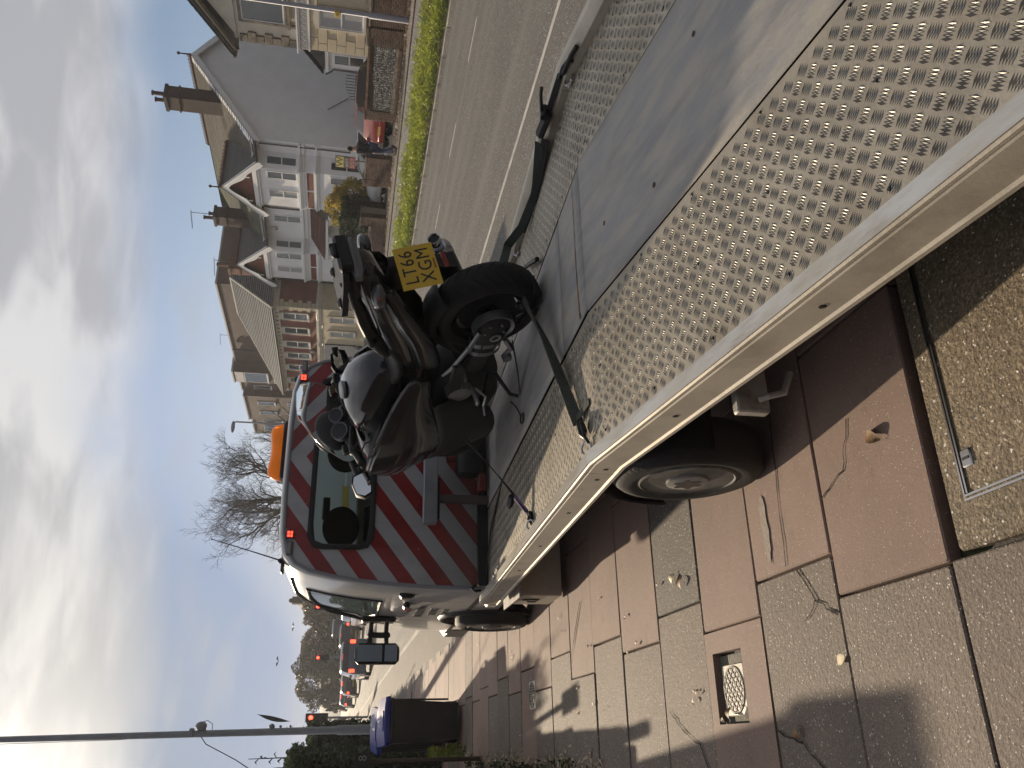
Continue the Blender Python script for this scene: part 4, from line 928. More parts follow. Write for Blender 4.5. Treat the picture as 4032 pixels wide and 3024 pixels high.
# near rear strap: rear wheel to left rail
t = strap('frayed grey strap from the rear wheel to the left rail of the bed', (1.4, 3.4, .75))
a_ = bp(-.10, -.17, .16); e_ = (1.245, 3.17, rz_(3.17) - .02)
ribbon(seg(a_, e_, 14, .012), .050, [.15 * i for i in range(15)]).build('webbing', web, t, world=True, smooth=50); ribbon(seg((a_[0] - .0, a_[1] + .03, a_[2] - .004), (e_[0] + .04, e_[1] + .05, e_[2] - .006), 14, .03), .034, [.3 - .08 * i for i in range(15)]).build('webbing', web, t, world=True, smooth=50)
ribbon([bp(-.115, -.17 + .10 * cos(q), .16 + .10 * sin(q)) for q in [radians(200 + 25 * i) for i in range(9)]], .045).build('wheel_loop', webd, t, world=True, smooth=60)
mb = MB().bbox(-.035, .035, -.02, .02, -.014, .014, .006, M=Matrix.Translation((1.20, 3.12, .757)) @ rotm(0, 0, .6)); mb.tube([(1.24, 3.15, .765), (1.215, 3.11, .775), (1.17, 3.09, .775), (1.15, 3.08, .76)], .008, 8); mb.tube([(1.24, 3.12, .76), (1.205, 3.07, .775), (1.15, 3.055, .77), (1.12, 3.06, .75)], .007, 8); mb.build('ratchet_hook', darkmetal, t, world=True)
ribbon(seg((1.27, 3.22, .76), (1.30, 3.05, .741), 5), .03).build('loose_tail', web, t, world=True, smooth=50)
# front left strap
t = strap('black and purple strap hooked to the left rail in front of the motorcycle', (1.2, 4.5, .7))
a_ = bp(-.12, 1.15, .42); e_ = (1.19, 4.42, rz_(4.42) - .022)
ribbon(seg(a_, e_, 12, .02), .030, [.1 * i for i in range(13)]).build('webbing', webd, t, world=True, smooth=50)
ribbon(seg(Vector(a_).lerp(Vector(e_), .86), e_, 4), .032).build('purple_end', webp, t, world=True, smooth=50)
mb = MB().bbox(-.03, .03, -.018, .018, -.012, .012, .006, M=Matrix.Translation((1.16, 4.39, .70)) @ rotm(0, 0, .5)); mb.tube([(1.18, 4.41, .70), (1.14, 4.38, .715), (1.11, 4.37, .70)], .008, 8); mb.build('ratchet_hook', darkmetal, t, world=True)
# long strap running forward under the bike to the front corner
t = strap('long dark strap lying along the deck under the motorcycle to the front left corner', (1.6, 5, .66))
ribbon(seg(bp(-.20, .10, .20), bp(-.26, .80, .02), 8, .01) + seg(bp(-.27, .85, .015), (1.5, 5.9, rz_(5.9) - .03), 8) + seg((1.46, 5.98, rz_(5.98) - .03), (1.12, 6.28, rz_(6.3) - .025), 6), .032).build('webbing', webd, t, world=True, smooth=50)
mb = MB(); mb.bbox(-.025, .025, -.05, .05, 0, .03, .01, M=Matrix.Translation((1.42, 5.02, rz_(5.0) - .04)) @ rotm(0, 0, .5)); mb.build('ratchet', black, t, world=True)
# cord with loop on the deck
t = strap('thin black cord with a loop lying on the deck by the front wheel', (1.7, 4.8, .7))
P_ = [(1.98, 4.72, .73), (1.93, 4.68, .705), (1.88, 4.63, .70), (1.83, 4.58, .70)] + [(1.80 + .03 * cos(q), 4.54 + .045 * sin(q), .70) for q in [radians(90 + 33 * i) for i in range(11)]]
MB().tube(P_, .005, 6).build('cord', black, t, world=True)
# right rear strap with ratchet laid along the right rail
t = strap('wide dark green strap with ratchet laid along the right hand rail', (2.95, 3.6, .75))
green = mat('green_webbing', (.022, .032, .024), .85, bump=.3, bs=300)
pts = seg(bp(.11, -.05, .22), (2.90, 4.36, .80), 6) + seg((2.93, 4.2, .745), (2.965, 3.92, .725), 4) + seg((2.975, 3.85, .73), (3.0, 3.50, .79), 6)
ribbon(pts, .055, [1.2] * 7 + [.8] * 5 + [.9] * 7).build('webbing', green, t, world=True, smooth=50)
ribbon(seg((2.94, 4.25, .73), (2.985, 3.45, .77), 8, .02), .045, [.9] * 9).build('webbing', webd, t, world=True, smooth=50)
mb = MB().bbox(-.028, .028, -.085, .085, -.018, .022, .012, M=Matrix.Translation((2.985, 3.33, .805)) @ rotm(.1, -.5, .1)); mb.lathe([(.001, -.035), (.022, -.035), (.022, .035), (.001, .035)], 14, 'x', M=Matrix.Translation((3.0, 3.26, .82))); mb.tube([(3.0, 3.27, .83), (3.02, 3.16, .86), (3.03, 3.12, .865)], .009, 8); mb.build('ratchet', black, t, world=True)
ribbon(seg((3.0, 3.24, .80), (3.01, 3.0, .80), 5), .028, [.9] * 6).build('webbing', webd, t, world=True, smooth=50)
mb = MB().tube([(3.005, 3.02, .80), (3.01, 2.95, .80), (3.0, 2.9, .79), (2.985, 2.88, .77)], .009, 8).tube([(3.0, 2.98, .79), (2.99, 2.85, .785), (3.0, 2.80, .77)], .012, 8); mb.build('hook', darkmetal, t, world=True)
# wheel chock bar behind the tyre at the right
t = thing('wheel_chock_bar', 'short black bar lying across the deck on the right of the rear tyre', 'bar', (2.6, 3.95, .72))
MB().tube([(2.50, 3.87, .735), (2.65, 4.20, .728)], .014, 8).build('bar', black, t, world=True)
# ------------------------------------------------------------ near side: bins, pole, hedges, fence
binb = mat('bin_black', (.016, .016, .017), .45, bump=.1, bs=60, grime=.4, gs=5, gc=(.04, .037, .032)); binl = mat('bin_blue', (.008, .018, .20), .45, var=.1, vs=10)
def wbin(X, Y, rz, label, z=0):
    t = thing('wheelie_bin', label, 'wheelie bin', (X, Y, z), rz, 'wheelie bins with blue lids')
    mb = MB(); mb.grid([[(-w, -d0, h), (w, -d0, h), (w, d1, h), (-w, d1, h)] for h, w, d0, d1 in ((.06, .225, .24, .24), (.5, .245, .28, .27), (.93, .27, .32, .30), (.94, .285, .335, .31), (.98, .285, .335, .31))], close=True)
    mb.f.append((3, 2, 1, 0)); mb.f.append((16, 17, 18, 19)); mb.build('body', binb, t, smooth=30, bevel=.012)
    for s in (-1, 1):
        MB().bbox(s * .262 - .012, s * .262 + .012, -.30, -.26, .2, .93, .005).build('corner_rib', binb, t)
        MB().lathe([(.001, s * .27), (.10, s * .27), (.10, s * .215), (.001, s * .215)], 20, 'x', c=(0, .24, .10)).build('wheel', rubber, t)
    mb = MB(); mb.grid([[(-w, y, z_) , (-w * .98, y, z_ + .05), (-w * .55, y, z_ + .065), (w * .55, y, z_ + .065), (w * .98, y, z_ + .05), (w, y, z_)] for y, z_, w in ((-.37, .965, .26), (-.355, .985, .30), (-.2, 1.0, .305), (.1, 1.03, .305), (.30, 1.05, .30), (.34, 1.035, .29))]); mb.f.append(tuple(range(6))); mb.build('lid', binl, t, solid=.008, smooth=40)
    MB().tube([(-.24, .32, 1.0), (-.24, .40, 1.03), (.24, .40, 1.03), (.24, .32, 1.0)], .014, 8).build('handle', binb, t)
    MB().bbox(-.13, .13, -.30, .12, 1.05, 1.072, .02).build('lid_panel', binl, t); return t
wbin(.32, 12.25, radians(2), 'nearer black wheelie bin with shiny blue lid, standing on the pavement'); wbin(.24, 13.2, radians(-5), 'wheelie bin right behind the nearest one, blue lid seen just above it', .05)
polem = mat('lamp_column_grey', (.23, .25, .27), .5, .2, var=.08, vs=5)
t = thing('street_pole', 'tall grey pole with small fittings rising behind the wheelie bins', 'pole', (.42, 22, 0)); 
MB().tube([(0, 0, -.1), (0, 0, 1.6), (0, 0, 1.65), (-.02, 0, 4), (-.10, 0, 12.5)], [.115, .112, .088, .078, .055], 16).build('column', polem, t)
MB().ball((.14, -.02, 4.75), .13, 12, (.8, .8, 1)).tube([(0, 0, 4.65), (.12, 0, 4.66)], .02, 6).build('dome_camera', polem, t)
MB().tube([(.1, 0, 4.85), (.22, 0, 4.78), (.26, 0, 4.62), (.18, 0, 4.5), (.06, 0, 4.5)], .008, 6).build('cable_loop', black, t)
for z_, r_ in ((3.15, .07), (2.95, .035), (2.72, .03)): MB().ball((.10, 0, z_), r_, 8).build('bracket', polem, t)
MB().bbox(-.1, .1, -.1, .1, 4.9, 5.0, .02).tube([(-.02, 0, 5.0), (-.12, 0, 6.5), (-.16, 0, 9)], .006, 5).build('cable_clamp', polem, t)
t = thing('lamp_bracket_wires', 'thin drooping wires running left from the grey pole', 'wire', (.42, 22, 4.8)); MB().tube([(0, 0, 0), (-.25, 0, -.2), (-.6, 0, -.9), (-1.4, 0, -2.2)], .012, 5).build('wire', black, t)
def leaves(n, fn, size, m, name, parent, asp=.5, seed=1, kind='stuff'):
    rs = np.random.RandomState(seed); P = fn(n, rs); n = len(P)
    a = rs.uniform(0, 2 * np.pi, n); el = rs.uniform(-.9, .9, n); s = size * rs.uniform(.6, 1.35, n)
    d = np.stack([np.cos(a) * np.cos(el), np.sin(a) * np.cos(el), np.sin(el)], 1); q = rs.normal(size=(n, 3)); q -= d * (q * d).sum(1)[:, None]; q /= np.linalg.norm(q, axis=1)[:, None]
    A = P - d * s[:, None]; Bq = P + q * (s * asp)[:, None]; Cc = P + d * s[:, None]; D = P - q * (s * asp)[:, None]
    V = np.stack([A, Bq, Cc, D], 1).reshape(-1, 3); me = bpy.data.meshes.new(name)
    me.vertices.add(4 * n); me.vertices.foreach_set('co', V.ravel()); me.loops.add(4 * n); me.loops.foreach_set('vertex_index', np.arange(4 * n, dtype=np.int32)); me.polygons.add(n); me.polygons.foreach_set('loop_start', np.arange(n, dtype=np.int32) * 4); me.polygons.foreach_set('loop_total', np.full(n, 4, dtype=np.int32)); me.update(calc_edges=True)
    me.materials.append(m); o = bpy.data.objects.new(name, me); C.objects.link(o); o.parent = parent
    if kind: o['kind'] = kind
    return o
def foliage(name, c, c2, tr=.35, rough=.45, ns=.9):
    m = bpy.data.materials.new(name); m.use_nodes = True; nt = m.node_tree; L = nt.links; b = nt.nodes['Principled BSDF']; b.inputs['Roughness'].default_value = rough
    g = nd(nt, 'ShaderNodeNewGeometry'); n = nd(nt, 'ShaderNodeTexNoise'); L.new(g.outputs['Position'], n.inputs['Vector']); n.inputs['Scale'].default_value = ns; n.inputs['Detail'].default_value = 4
    cc = mixc(nt, smooth(nt, n.outputs[0], .35, .65), c, c2); r = mixc(nt, mth(nt, 'MULTIPLY', g.outputs['Random Per Island'], .6), cc, tuple(q * 1.9 for q in c2)); L.new(r, b.inputs['Base Color'])
    t = nd(nt, 'ShaderNodeBsdfTranslucent'); L.new(r, t.inputs[0]); mx = nd(nt, 'ShaderNodeMixShader'); mx.inputs[0].default_value = tr; L.new(b.outputs[0], mx.inputs[1]); L.new(t.outputs[0], mx.inputs[2]); L.new(mx.outputs[0], nt.nodes['Material Output'].inputs[0]); return m
f_hedge = foliage('conifer_green', (.012, .022, .010), (.028, .045, .016)); f_yel = foliage('yellow_green', (.09, .10, .015), (.34, .25, .03), .5, ns=.7); f_dark = foliage('privet', (.018, .03, .010), (.04, .06, .018)); f_grass = foliage('grass', (.09, .13, .02), (.24, .27, .045), .55, ns=1.4)
f_aut = foliage('autumn_brown', (.055, .045, .02), (.12, .075, .03), .3, ns=.2); f_far = foliage('far_green', (.03, .042, .02), (.055, .06, .03), .3, ns=.15)
def boxcloud(x0, x1, y0, y1, z0, z1, rr=.35, surf=.75, lump=.18):
    def f(n, rs):
        P = rs.uniform(-1, 1, (n * 2, 3)); k = rs.uniform(0, 1, n * 2) < surf
        ax = rs.randint(0, 3, n * 2); sg = np.sign(rs.uniform(-1, 1, n * 2)); sg[(ax == 2)] = 1
        P[k, ax[k]] = sg[k] * rs.uniform(.86, 1.02, n * 2)[k]
        Q = np.stack([(x0 + x1) / 2 + P[:, 0] * (x1 - x0) / 2, (y0 + y1) / 2 + P[:, 1] * (y1 - y0) / 2, (z0 + z1) / 2 + P[:, 2] * (z1 - z0) / 2], 1)
        nn = np.array([noise.noise(Vector((q[0] * 1.6, q[1] * 1.6, q[2] * 1.6))) for q in Q]); Q += P * (nn * lump)[:, None]
        return Q[:n]
    return f
def hedge(name, label, x0, x1, y0, y1, z0, z1, n, size, m, cat='hedge', seed=1, group=None, core=True):
    t = thing(name, label, cat, ((x0 + x1) / 2, (y0 + y1) / 2, 0), 0, group)
    T_ = t.matrix_basis.inverted()
    o = leaves(n, boxcloud(x0, x1, y0, y1, z0, z1), size, m, 'foliage', t, seed=seed); o.matrix_basis = T_
    if core: MB().bbox(x0 + .15, x1 - .15, y0 + .15, y1 - .15, z0 - .2, z1 - .15, .1).build('twig_core', mat('twig_core', (.010, .012, .006), .9), t, world=True)
    return t
hedge('conifer_hedge', 'tall dark conifer hedge at the left edge behind the fence', -2.6, -.02, 14.2, 17.5, 0, 2.35, 26000, .045, f_hedge)
hedge('garden_hedge', 'green hedge beyond the pole, its top lit from behind', -1.5, .70, 24.5, 36, 0, 2.4, 20000, .07, f_hedge, seed=3)
def boxh(*a): return a
# spiky plants
def spiky(label, x, y, h, n=26):
    t = thing('spiky_plant', label, 'plant', (x, y, 0), 0); mb = MB()
    mb.tube([(0, 0, 0), (.02, 0, h * .5), (.0, 0, h)], [.02, .015, .006], 6)
    for k in range(n):
        z_ = h * (.35 + .62 * k / n); a = k * 2.4; L = .16 * (1.15 - k / n * .6); mb.tube([(0, 0, z_), (cos(a) * L * .6, sin(a) * L * .6, z_ + .05), (cos(a) * L, sin(a) * L, z_ + .02)], [.008, .016, .002], 4)
    mb.build('stalk', f_hedge, t); return t
spiky('spiky seed stalk rising over the conifer hedge at the left edge', -.12, 15.5, 3.05); spiky('spiky plant stalk rising above the hedge just right of the pole', .62, 30, 3.6, 34)
def feather(label, x, y, z, rz, L=.6):
    t = thing('leaf_frond', label, 'frond', (x, y, z), rz); mb = MB(); mb.tube([(0, 0, 0), (.05 * L, 0, L * .5), (.22 * L, 0, L)], .006, 5)
    P0 = []
    for k in range(9): q = k / 8; P0.append(((.22 * q * q * L) - .05 * sin(pi * q) * L, 0, L * q)); 
    P1 = [(.22 * (k / 8) ** 2 * L + .09 * sin(pi * k / 8) * L, .01, L * k / 8) for k in range(9)]
    mb.grid([[a, b] for a, b in zip(P0, P1)]); mb.build('blade', mat('frond_dark', (.06, .065, .05), .6), t, smooth=0)
feather('dark serrated leaf hanging beside the grey pole', .62, 21.5, 2.72, 0, .75); feather('long pale seed head at the far left above the hedge', -.30, 17.5, 2.5, pi, .6)
# timber fence, post, low wall with house number
wood = mat('dark_fence_wood', (.055, .040, .028), .75, c2=(.09, .065, .045), vs=4, bump=.4, bs=30, stretch=(1, 1, .15)); brickm = mat('brick', (.17, .075, .045), .8, var=.35, vs=9, bump=.3, bs=90, objvar=.3, grime=.5, gs=3, gc=(.06, .05, .035)); mortar = mat('mortar', (.22, .19, .15), .9, var=.1, vs=20, bump=.3, bs=60)
m_chim0 = mat('pillar_brick', (.09, .05, .035), .85, var=.3, vs=12, bump=.4, bs=40)
fen = thing('timber_fence', 'dark timber fence along the left edge of the pavement', 'fence', (-.28, 10, 0))
bd = MB().bbox(-.012, .012, 0, .142, .05, 1.15, .004).build('board', wood, fen, smooth=0); bd.location = (0, -1.7, 0)
for k in range(1, 17): o = inst(bd, Matrix.Translation((rnd.uniform(-.004, .004), -1.7 + k * .15, 0)), fen)
for y in (-1.75, -.15, .85): MB().bbox(-.06, .02, y, y + .1, 0, 1.2, .008).build('fence_post', wood, fen)
MB().box(-.035, -.014, -1.7, .85, .35, .43).build('fence_rail', wood, fen, smooth=0); MB().box(-.035, -.014, -1.7, .85, .9, .98).build('fence_rail', wood, fen, smooth=0)
gp = thing('gate_post_sign', 'dark board with a pale number 8 on a post left of the bins', 'sign', (-.10, 10.4, 0)); MB().bbox(-.06, -.01, -.03, .03, 0, 1.4, .01).build('post', wood, gp); MB().bbox(-.11, .06, -.045, -.03, 1.27, 1.45, .006).build('board', binb, gp)
text_obj('8', .13, mat('number_grey', (.22, .22, .21), .5), gp, Matrix.Translation((.0, -.047, 1.36)) @ rotm(radians(90)), 'house_number', .003)
gpl = thing('shade_pillar', 'unseen tall dark pillar added left of the pavement to cast shade on it', 'pillar', (-1, 8.2, 0)); MB().bbox(-1.6, -.48, 8.0, 8.6, 0, 1.84, .01).build('pillar', m_chim0, gpl, world=True); MB().bbox(-1.64, -.45, 7.96, 8.64, 1.84, 1.90, .01).build('pillar_cap', wood, gpl, world=True)  # unseen pillar, added as a solid caster for the near pavement shade
lw = thing('brick_garden_wall', 'low brick wall edging the front garden at the left', 'wall', (-.35, 8, 0))
MB().box(-.44, -.26, 6.9, 9.3, -.02, .56).build('mortar_core', mortar, lw, world=True, smooth=0)
b0 = MB().bbox(-.102, .0, 0, .215, 0, .065, .004).build('brick', brickm, lw, smooth=0); b0.location = (.105, -1.1, .01)
for r in range(8):
    for k in range(11):
        if r == 0 and k == 0: continue
        inst(b0, Matrix.Translation((.105 + rnd.uniform(-.003, .003), -1.1 + k * .225 + (.11 if r % 2 else 0), .01 + r * .075)), lw)
MB().bbox(-.48, -.215, 6.88, 9.4, .60, .65, .01).build('coping', mat('coping_stone', (.20, .17, .13), .8, var=.2, vs=8, grime=.5), lw, world=True)
# weeds at the wall foot
hedge('weeds', 'bright green weeds lit by the sun between bin and wall', -.20, .02, 11.6, 12.5, 0, .45, 900, .03, f_grass, 'weeds', 5, core=False)
hedge('low_weeds', 'straggly low weeds along the foot of the garden wall', -.26, -.13, 6.2, 11.2, 0, .10, 700, .02, f_dark, 'weeds', 6, core=False)
# unseen shrub added outside the frame to cast shade on the pavement
hedge('shade_shrub', 'unseen dense shrub added behind the fence to throw shade on the near pavement', -2.2, -.75, 8.8, 10.9, 0, 1.9, 9000, .05, f_dark, 'shrub', 8)
# ------------------------------------------------------------ cars
tyre_s = mat('car_tyre', (.015, .015, .016), .8); cglass = mat('car_glass', (.025, .03, .033), .06, spec=.9); tail_on = mat('lit_tail_lamp', (.6, .02, .01), .3, emit=(1, .05, .02), es=5.5); tail_off = mat('tail_lamp', (.30, .02, .02), .15, coat=1); headl = mat('head_lamp', (.5, .52, .55), .1, coat=1, metal=.3)
cplate = mat('car_plate_yellow', (.55, .40, .06), .4); cplatew = mat('car_plate_white', (.6, .6, .58), .4)
def car(label, paintm, loc, rz, kind='hatch', brake=False, L=4.2, Wd=1.76, Hh=1.46, group=None, cat='car'):
    t = thing('car', label, cat, loc, rz, group)
    # profile stations from the rear (y=-L/2) forward: (y, z low, z belt, z top, belt half width, roof half width)
    w = Wd / 2; h = Hh
    if kind == 'hatch': st = [(-.5, .34, .62, .80, .88, .80), (-.485, .28, .90, .98, .95, .86), (-.46, .26, .66 * h, .74 * h, .97, .80), (-.40, .25, .67 * h, .93 * h, .985, .74), (-.33, .24, .665 * h, .985 * h, 1, .72), (-.10, .22, .65 * h, h, 1, .71), (.05, .22, .64 * h, .985 * h, 1, .71), (.13, .22, .635 * h, .93 * h, 1, .72), (.27, .22, .63 * h, .66 * h, 1, .84), (.31, .23, .62 * h, .635 * h, .99, .86), (.42, .25, .52 * h, .57 * h, .95, .80), (.475, .27, .42 * h, .47 * h, .88, .74), (.5, .32, .36 * h, .38 * h, .78, .70)]
    else: st = [(-.5, .36, .62, .82, .90, .84), (-.49, .30, .92, 1.0, .96, .88), (-.475, .28, .62 * h, .74 * h, .98, .86), (-.455, .27, .62 * h, .93 * h, 1, .80), (-.42, .26, .62 * h, .985 * h, 1, .79), (-.1, .24, .60 * h, h, 1, .79), (.1, .24, .60 * h, .985 * h, 1, .78), (.17, .24, .60 * h, .93 * h, 1, .78), (.30, .24, .59 * h, .62 * h, 1, .88), (.34, .25, .58 * h, .60 * h, .99, .88), (.43, .27, .50 * h, .54 * h, .96, .82), (.485, .28, .40 * h, .45 * h, .90, .78), (.5, .33, .34 * h, .37 * h, .8, .72)]
    rows_ = []
    for y, zl, zb, zt, bw, rw in st:
        y *= L; half = [(.80 * bw, zl), (.97 * bw, zl + .06), (1.0 * bw, (zl + zb) / 2), (.985 * bw, zb - .03), (.955 * bw, zb), (rw + (.955 * bw - rw) * .08, zb + (zt - zb) * .90), (rw * .93, zb + (zt - zb) * .985), (rw * .5, zt), (0, zt)]
        rows_.append([(-a * w, y, z) for a, z in half] + [(a * w, y, z) for a, z in half[-2::-1]])
    n = len(rows_[0]); isg = lambda i, k: (k in (4, 11) and 3 <= i <= 7) or ((i in (2,)) and 5 <= k <= 10) or (i == 7 and 5 <= k <= 10)
    top = st
    mb = MB(); mb.grid(rows_, skip=lambda i, k: isg(i, k)); mb.f.append(tuple(range(n - 1, -1, -1))); e = (len(rows_) - 1) * n; mb.f.append(tuple(range(e, e + n))); mb.build('body', paintm, t, smooth=42)
    mg_ = MB(); mg_.grid([[(a * .99, b, c - .004) for a, b, c in r] for r in rows_], skip=lambda i, k: not isg(i, k)); mg_.build('windows', cglass, t, smooth=30, kind='stuff')
    y2, y3 = st[2][0] * L, st[3][0] * L
    # rear screen just proud of the tailgate, roof bars of dark pillar
    for s in (-1, 1):
        for yy_ in (-.31, .30):
            yc = yy_ * L; wh = MB().lathe([(.20, .0), (.31, 0), (.325, .03), (.325, .17), (.30, .19), (.2, .19)], 26, 'x', c=(0, 0, .325), closed=True) if s < 0 else MB().lathe([(.20, -.0), (.31, 0), (.325, -.03), (.325, -.17), (.30, -.19), (.2, -.19)], 26, 'x', c=(0, 0, .325), closed=True)
            wo = wh.build('wheel', tyre_s, t); wo.location = (s * (w - .005), yc, 0)
            rm = MB().lathe([(.001, -s * .0), (.05, -s * .0), (.06, -s * .03), (.19, -s * .02), (.205, -s * .0)], 22, 'x', c=(0, 0, .325)).build('rim', brush, wo)
            ar = MB().lathe([(.001, 0), (.37, 0), (.37, .004 * s)], 24, 'x', c=(s * (w + .0015), yc, .33)).build('wheel_arch', black, t, smooth=0)
            wo.location = (s * (w + .008), yc, 0)
        MB().bbox(s * (w + .02) - .09, s * (w + .02) + .09, .145 * L, .145 * L + .09, .60 * h + .02, .60 * h + .15, .03).build('door_mirror', paintm, t)
        zt_ = .60 * h if kind == 'hatch' else .60 * h
        MB().bbox(s * w * .80 - .09 * (1 if kind == 'hatch' else .8), s * w * .80 + .09, -.5 * L - .004, -.478 * L + .02, zt_ - .09, zt_ + (.07 if kind == 'hatch' else .2), .02).build('tail_lamp', tail_on if brake else tail_off, t)
        MB().bbox(s * w * .72 - .13, s * w * .72 + .13, .468 * L, .492 * L, .40 * h, .485 * h, .02).build('head_lamp', headl, t)
    MB().bbox(-w * .84, w * .84, -.5 * L - .03, -.48 * L, .30, .56, .04).build('rear_bumper', paintm, t); MB().bbox(-w * .8, w * .8, .46 * L, .5 * L + .02, .22, .42, .05).build('front_bumper', paintm, t)
    MB().bbox(-.26, .26, -.5 * L - .036, -.5 * L - .028, .60 * .8 + .0, .60 * .8 + .11, .003).build('rear_plate', cplate, t); MB().bbox(-.26, .26, .5 * L + .02, .5 * L + .026, .30, .40, .003).build('front_plate', cplatew, t)
    MB().bbox(-.45, .45, .482 * L, .492 * L + .008, .43 * .9, .47, .006).build('grille', black, t)
    if brake: MB().bbox(-.16, .16, -.415 * L, -.40 * L, h * .925, h * .945, .004).build('high_brake_lamp', tail_on, t, smooth=0)
    MB().tube([(.0, -.35 * L, h * .97), (0, -.37 * L, h * .97 + .16)], .004, 5).build('aerial', black, t)
    return t
pc = lambda n, c, **k: mat(n, c, .25, coat=.7, **k)
p_dark, p_silver, p_blue, p_grey, p_white, p_red = pc('car_black', (.015, .016, .018)), mat('car_silver', (.42, .43, .44), .3, .5, coat=.6), pc('car_blue_grey', (.06, .08, .12)), pc('car_grey', (.10, .10, .105)), pc('car_white', (.55, .55, .54)), pc('car_red', (.24, .012, .018))
GQ = 'cars queuing at the traffic lights'
car('blue grey SUV with lit brake lamps, nearest car in the queue beyond the mirror', p_blue, (4.55, 49.5, -.1), 0, 'suv', True, 4.5, 1.88, 1.68, GQ)
car('silver people carrier with one lit brake lamp just beyond the cab roof', p_silver, (8.6, 57.5, -.05), 0, 'suv', True, 4.6, 1.9, 1.72, GQ)
car('dark people carrier with lit brake lamps, in the outer lane behind the mirror', p_dark, (8.0, 69, -.05), 0, 'suv', True, 4.6, 1.9, 1.75, GQ)
car('unseen white box van added behind the recovery truck cab to shade the road', p_white, (4.6, 19.4, -.1), 0, 'suv', False, 5.4, 2.1, 2.9, cat='van')  # unseen van, added to cast the shadow beside the bed on the road
car('small black hatchback queuing in front of the SUV', p_dark, (4.7, 72, -.1), 0, 'hatch', True, 4.1, 1.76, 1.48, GQ)
car('purple grey hatchback furthest left in the queue', p_grey, (4.4, 84, -.1), 0, 'hatch', True, 4.0, 1.74, 1.46, GQ)
car('dark hatchback with lit brake lamps between the two people carriers', p_dark, (9.5, 78, -.05), 0, 'hatch', True, 4.2, 1.76, 1.5, GQ)
car('dark car crossing alone far down the road near the left traffic light', p_dark, (6.0, 133, -.05), 0, 'suv', False, 4.4, 1.8, 1.6)
car('dark car parked far off at the road edge under the left traffic light', p_dark, (2.9, 118, -.05), 0, 'hatch', False)
car('tall dark blue van ahead of the queue', pc('van_blue', (.05, .07, .11)), (11.5, 92, 0), 0, 'suv', False, 5, 2.0, 2.5, cat='van')
car('white van among the queue in the outer lane', p_white, (10.2, 106, 0), 0, 'suv', False, 5, 2.0, 2.3, cat='van')
# ------------------------------------------------------------ traffic lights
tl_on = mat('red_aspect_lit', (.8, .02, .01), .3, emit=(1, .03, .015), es=14); tl_off = mat('aspect_off', (.03, .03, .025), .2)
def tlight(label, x, y, zc, s=1.0):
    t = thing('traffic_light', label, 'traffic light', (x, y, 0), 0, 'traffic lights showing red')
    MB().tube([(0, .14, 0), (0, .14, zc - .2)], .057, 10).build('post', polem, t)
    MB().bbox(-.21 * s, .21 * s, -.02, 0, zc - .56 * s, zc + .56 * s, .02).build('backing_board', black, t); MB().bbox(-.225 * s, .225 * s, .0, .006, zc - .575 * s, zc + .575 * s, .004).build('white_border', white, t)
    MB().bbox(-.15 * s, .15 * s, -.14, -.02, zc - .46 * s, zc + .46 * s, .02).build('signal_head', black, t)
    for k, m in ((1, tl_on), (0, tl_off), (-1, tl_off)):
        MB().lathe([(.001, -.152), (.10 * s, -.150), (.105 * s, -.14)], 18, 'y', c=(0, 0, zc + k * .3 * s)).build('lamp', m, t)
        MB().grid([[(.115 * s * cos(a), y_, zc + k * .3 * s + .115 * s * sin(a)) for a in [radians(-10 + 200 * q / 10) for q in range(11)]] for y_ in (-.14, -.30)]).build('hood', black, t, smooth=180)
    return t
tlight('red traffic light standing alone at the left kerb, above the distant road', 1.50, 47, 2.60); tlight('red traffic light right of the hedge of trees beside the cab roof', 9.1, 60.5, 3.0)
tlight('left one of the close pair of red traffic lights', 5.95, 63, 2.83, .92); tlight('right one of the close pair of red traffic lights', 6.35, 66, 2.70, .75)
t = thing('utility_cabinet', 'low dark roadside cabinet with a pale base panel by the left traffic light', 'cabinet', (1.62, 70, 0)); MB().bbox(-.45, .45, -.3, .3, 0, 1.5, .02).build('cabinet', darkmetal, t); MB().bbox(-.5, .1, -.34, -.31, .1, .5, .01).build('notice', white, t)
t = thing('round_sign', 'small round sign seen from behind beside the left traffic light', 'sign', (1.15, 52, 0)); MB().tube([(0, .03, 0), (0, .03, 2.2)], .03, 8).build('post', polem, t); MB().lathe([(.001, 0), (.3, 0), (.3, .01), (.001, .01)], 20, 'y', c=(0, 0, 2.0)).build('disc', polem, t)
for i in range(7):
    o = thing('guard_rail', 'pedestrian guard rail panel at the distant junction', 'railing', (2.2, 90 + i * 2.2, 0), 0, 'guard rail panels at the junction'); mb = MB(); mb.tube([(0, 0, 0), (0, 0, 1.05), (0, 2, 1.05), (0, 2, 0)], .03, 6)
    for q in range(1, 9): mb.tube([(0, q * .22, .12), (0, q * .22, 1.03)], .012, 4, False)
    mb.build('rail', polem, o)
# ------------------------------------------------------------ verge, far pavement
verge = strip('grass_verge', m_soil, [15.24, 15.8, 16.6, 17.4, 18.2, 18.35], ysr, lambda x, y: gzf(x, y) + .0)
strip('footpath', m_path, [18.33, 19.0, 19.7, 20.05], ysr, lambda x, y: gzf(x, y) + .008)
strip('footway', m_pave2, [20.13, 20.8, 21.7, 22.6, 24.2], ysr, lambda x, y: gzf(x, y) + .016)
ed = thing('path_edging', 'dark edging line between the grey path and the brown footway', 'edging', (20.09, 0, 0))
for i in range(60): 
    y = 2 + i * 1.0; o = MB().box(-.035, .035, 0, .98, -.05, .045).build('edging_stone', mat('edging_dark', (.05, .042, .035), .9, var=.3, vs=4), ed, smooth=0) if i == 0 else inst(o0, Matrix(), ed)
    if i == 0: o0 = o
    o.matrix_basis = Matrix.Translation((0, y, gzf(20.09, y + .5)))
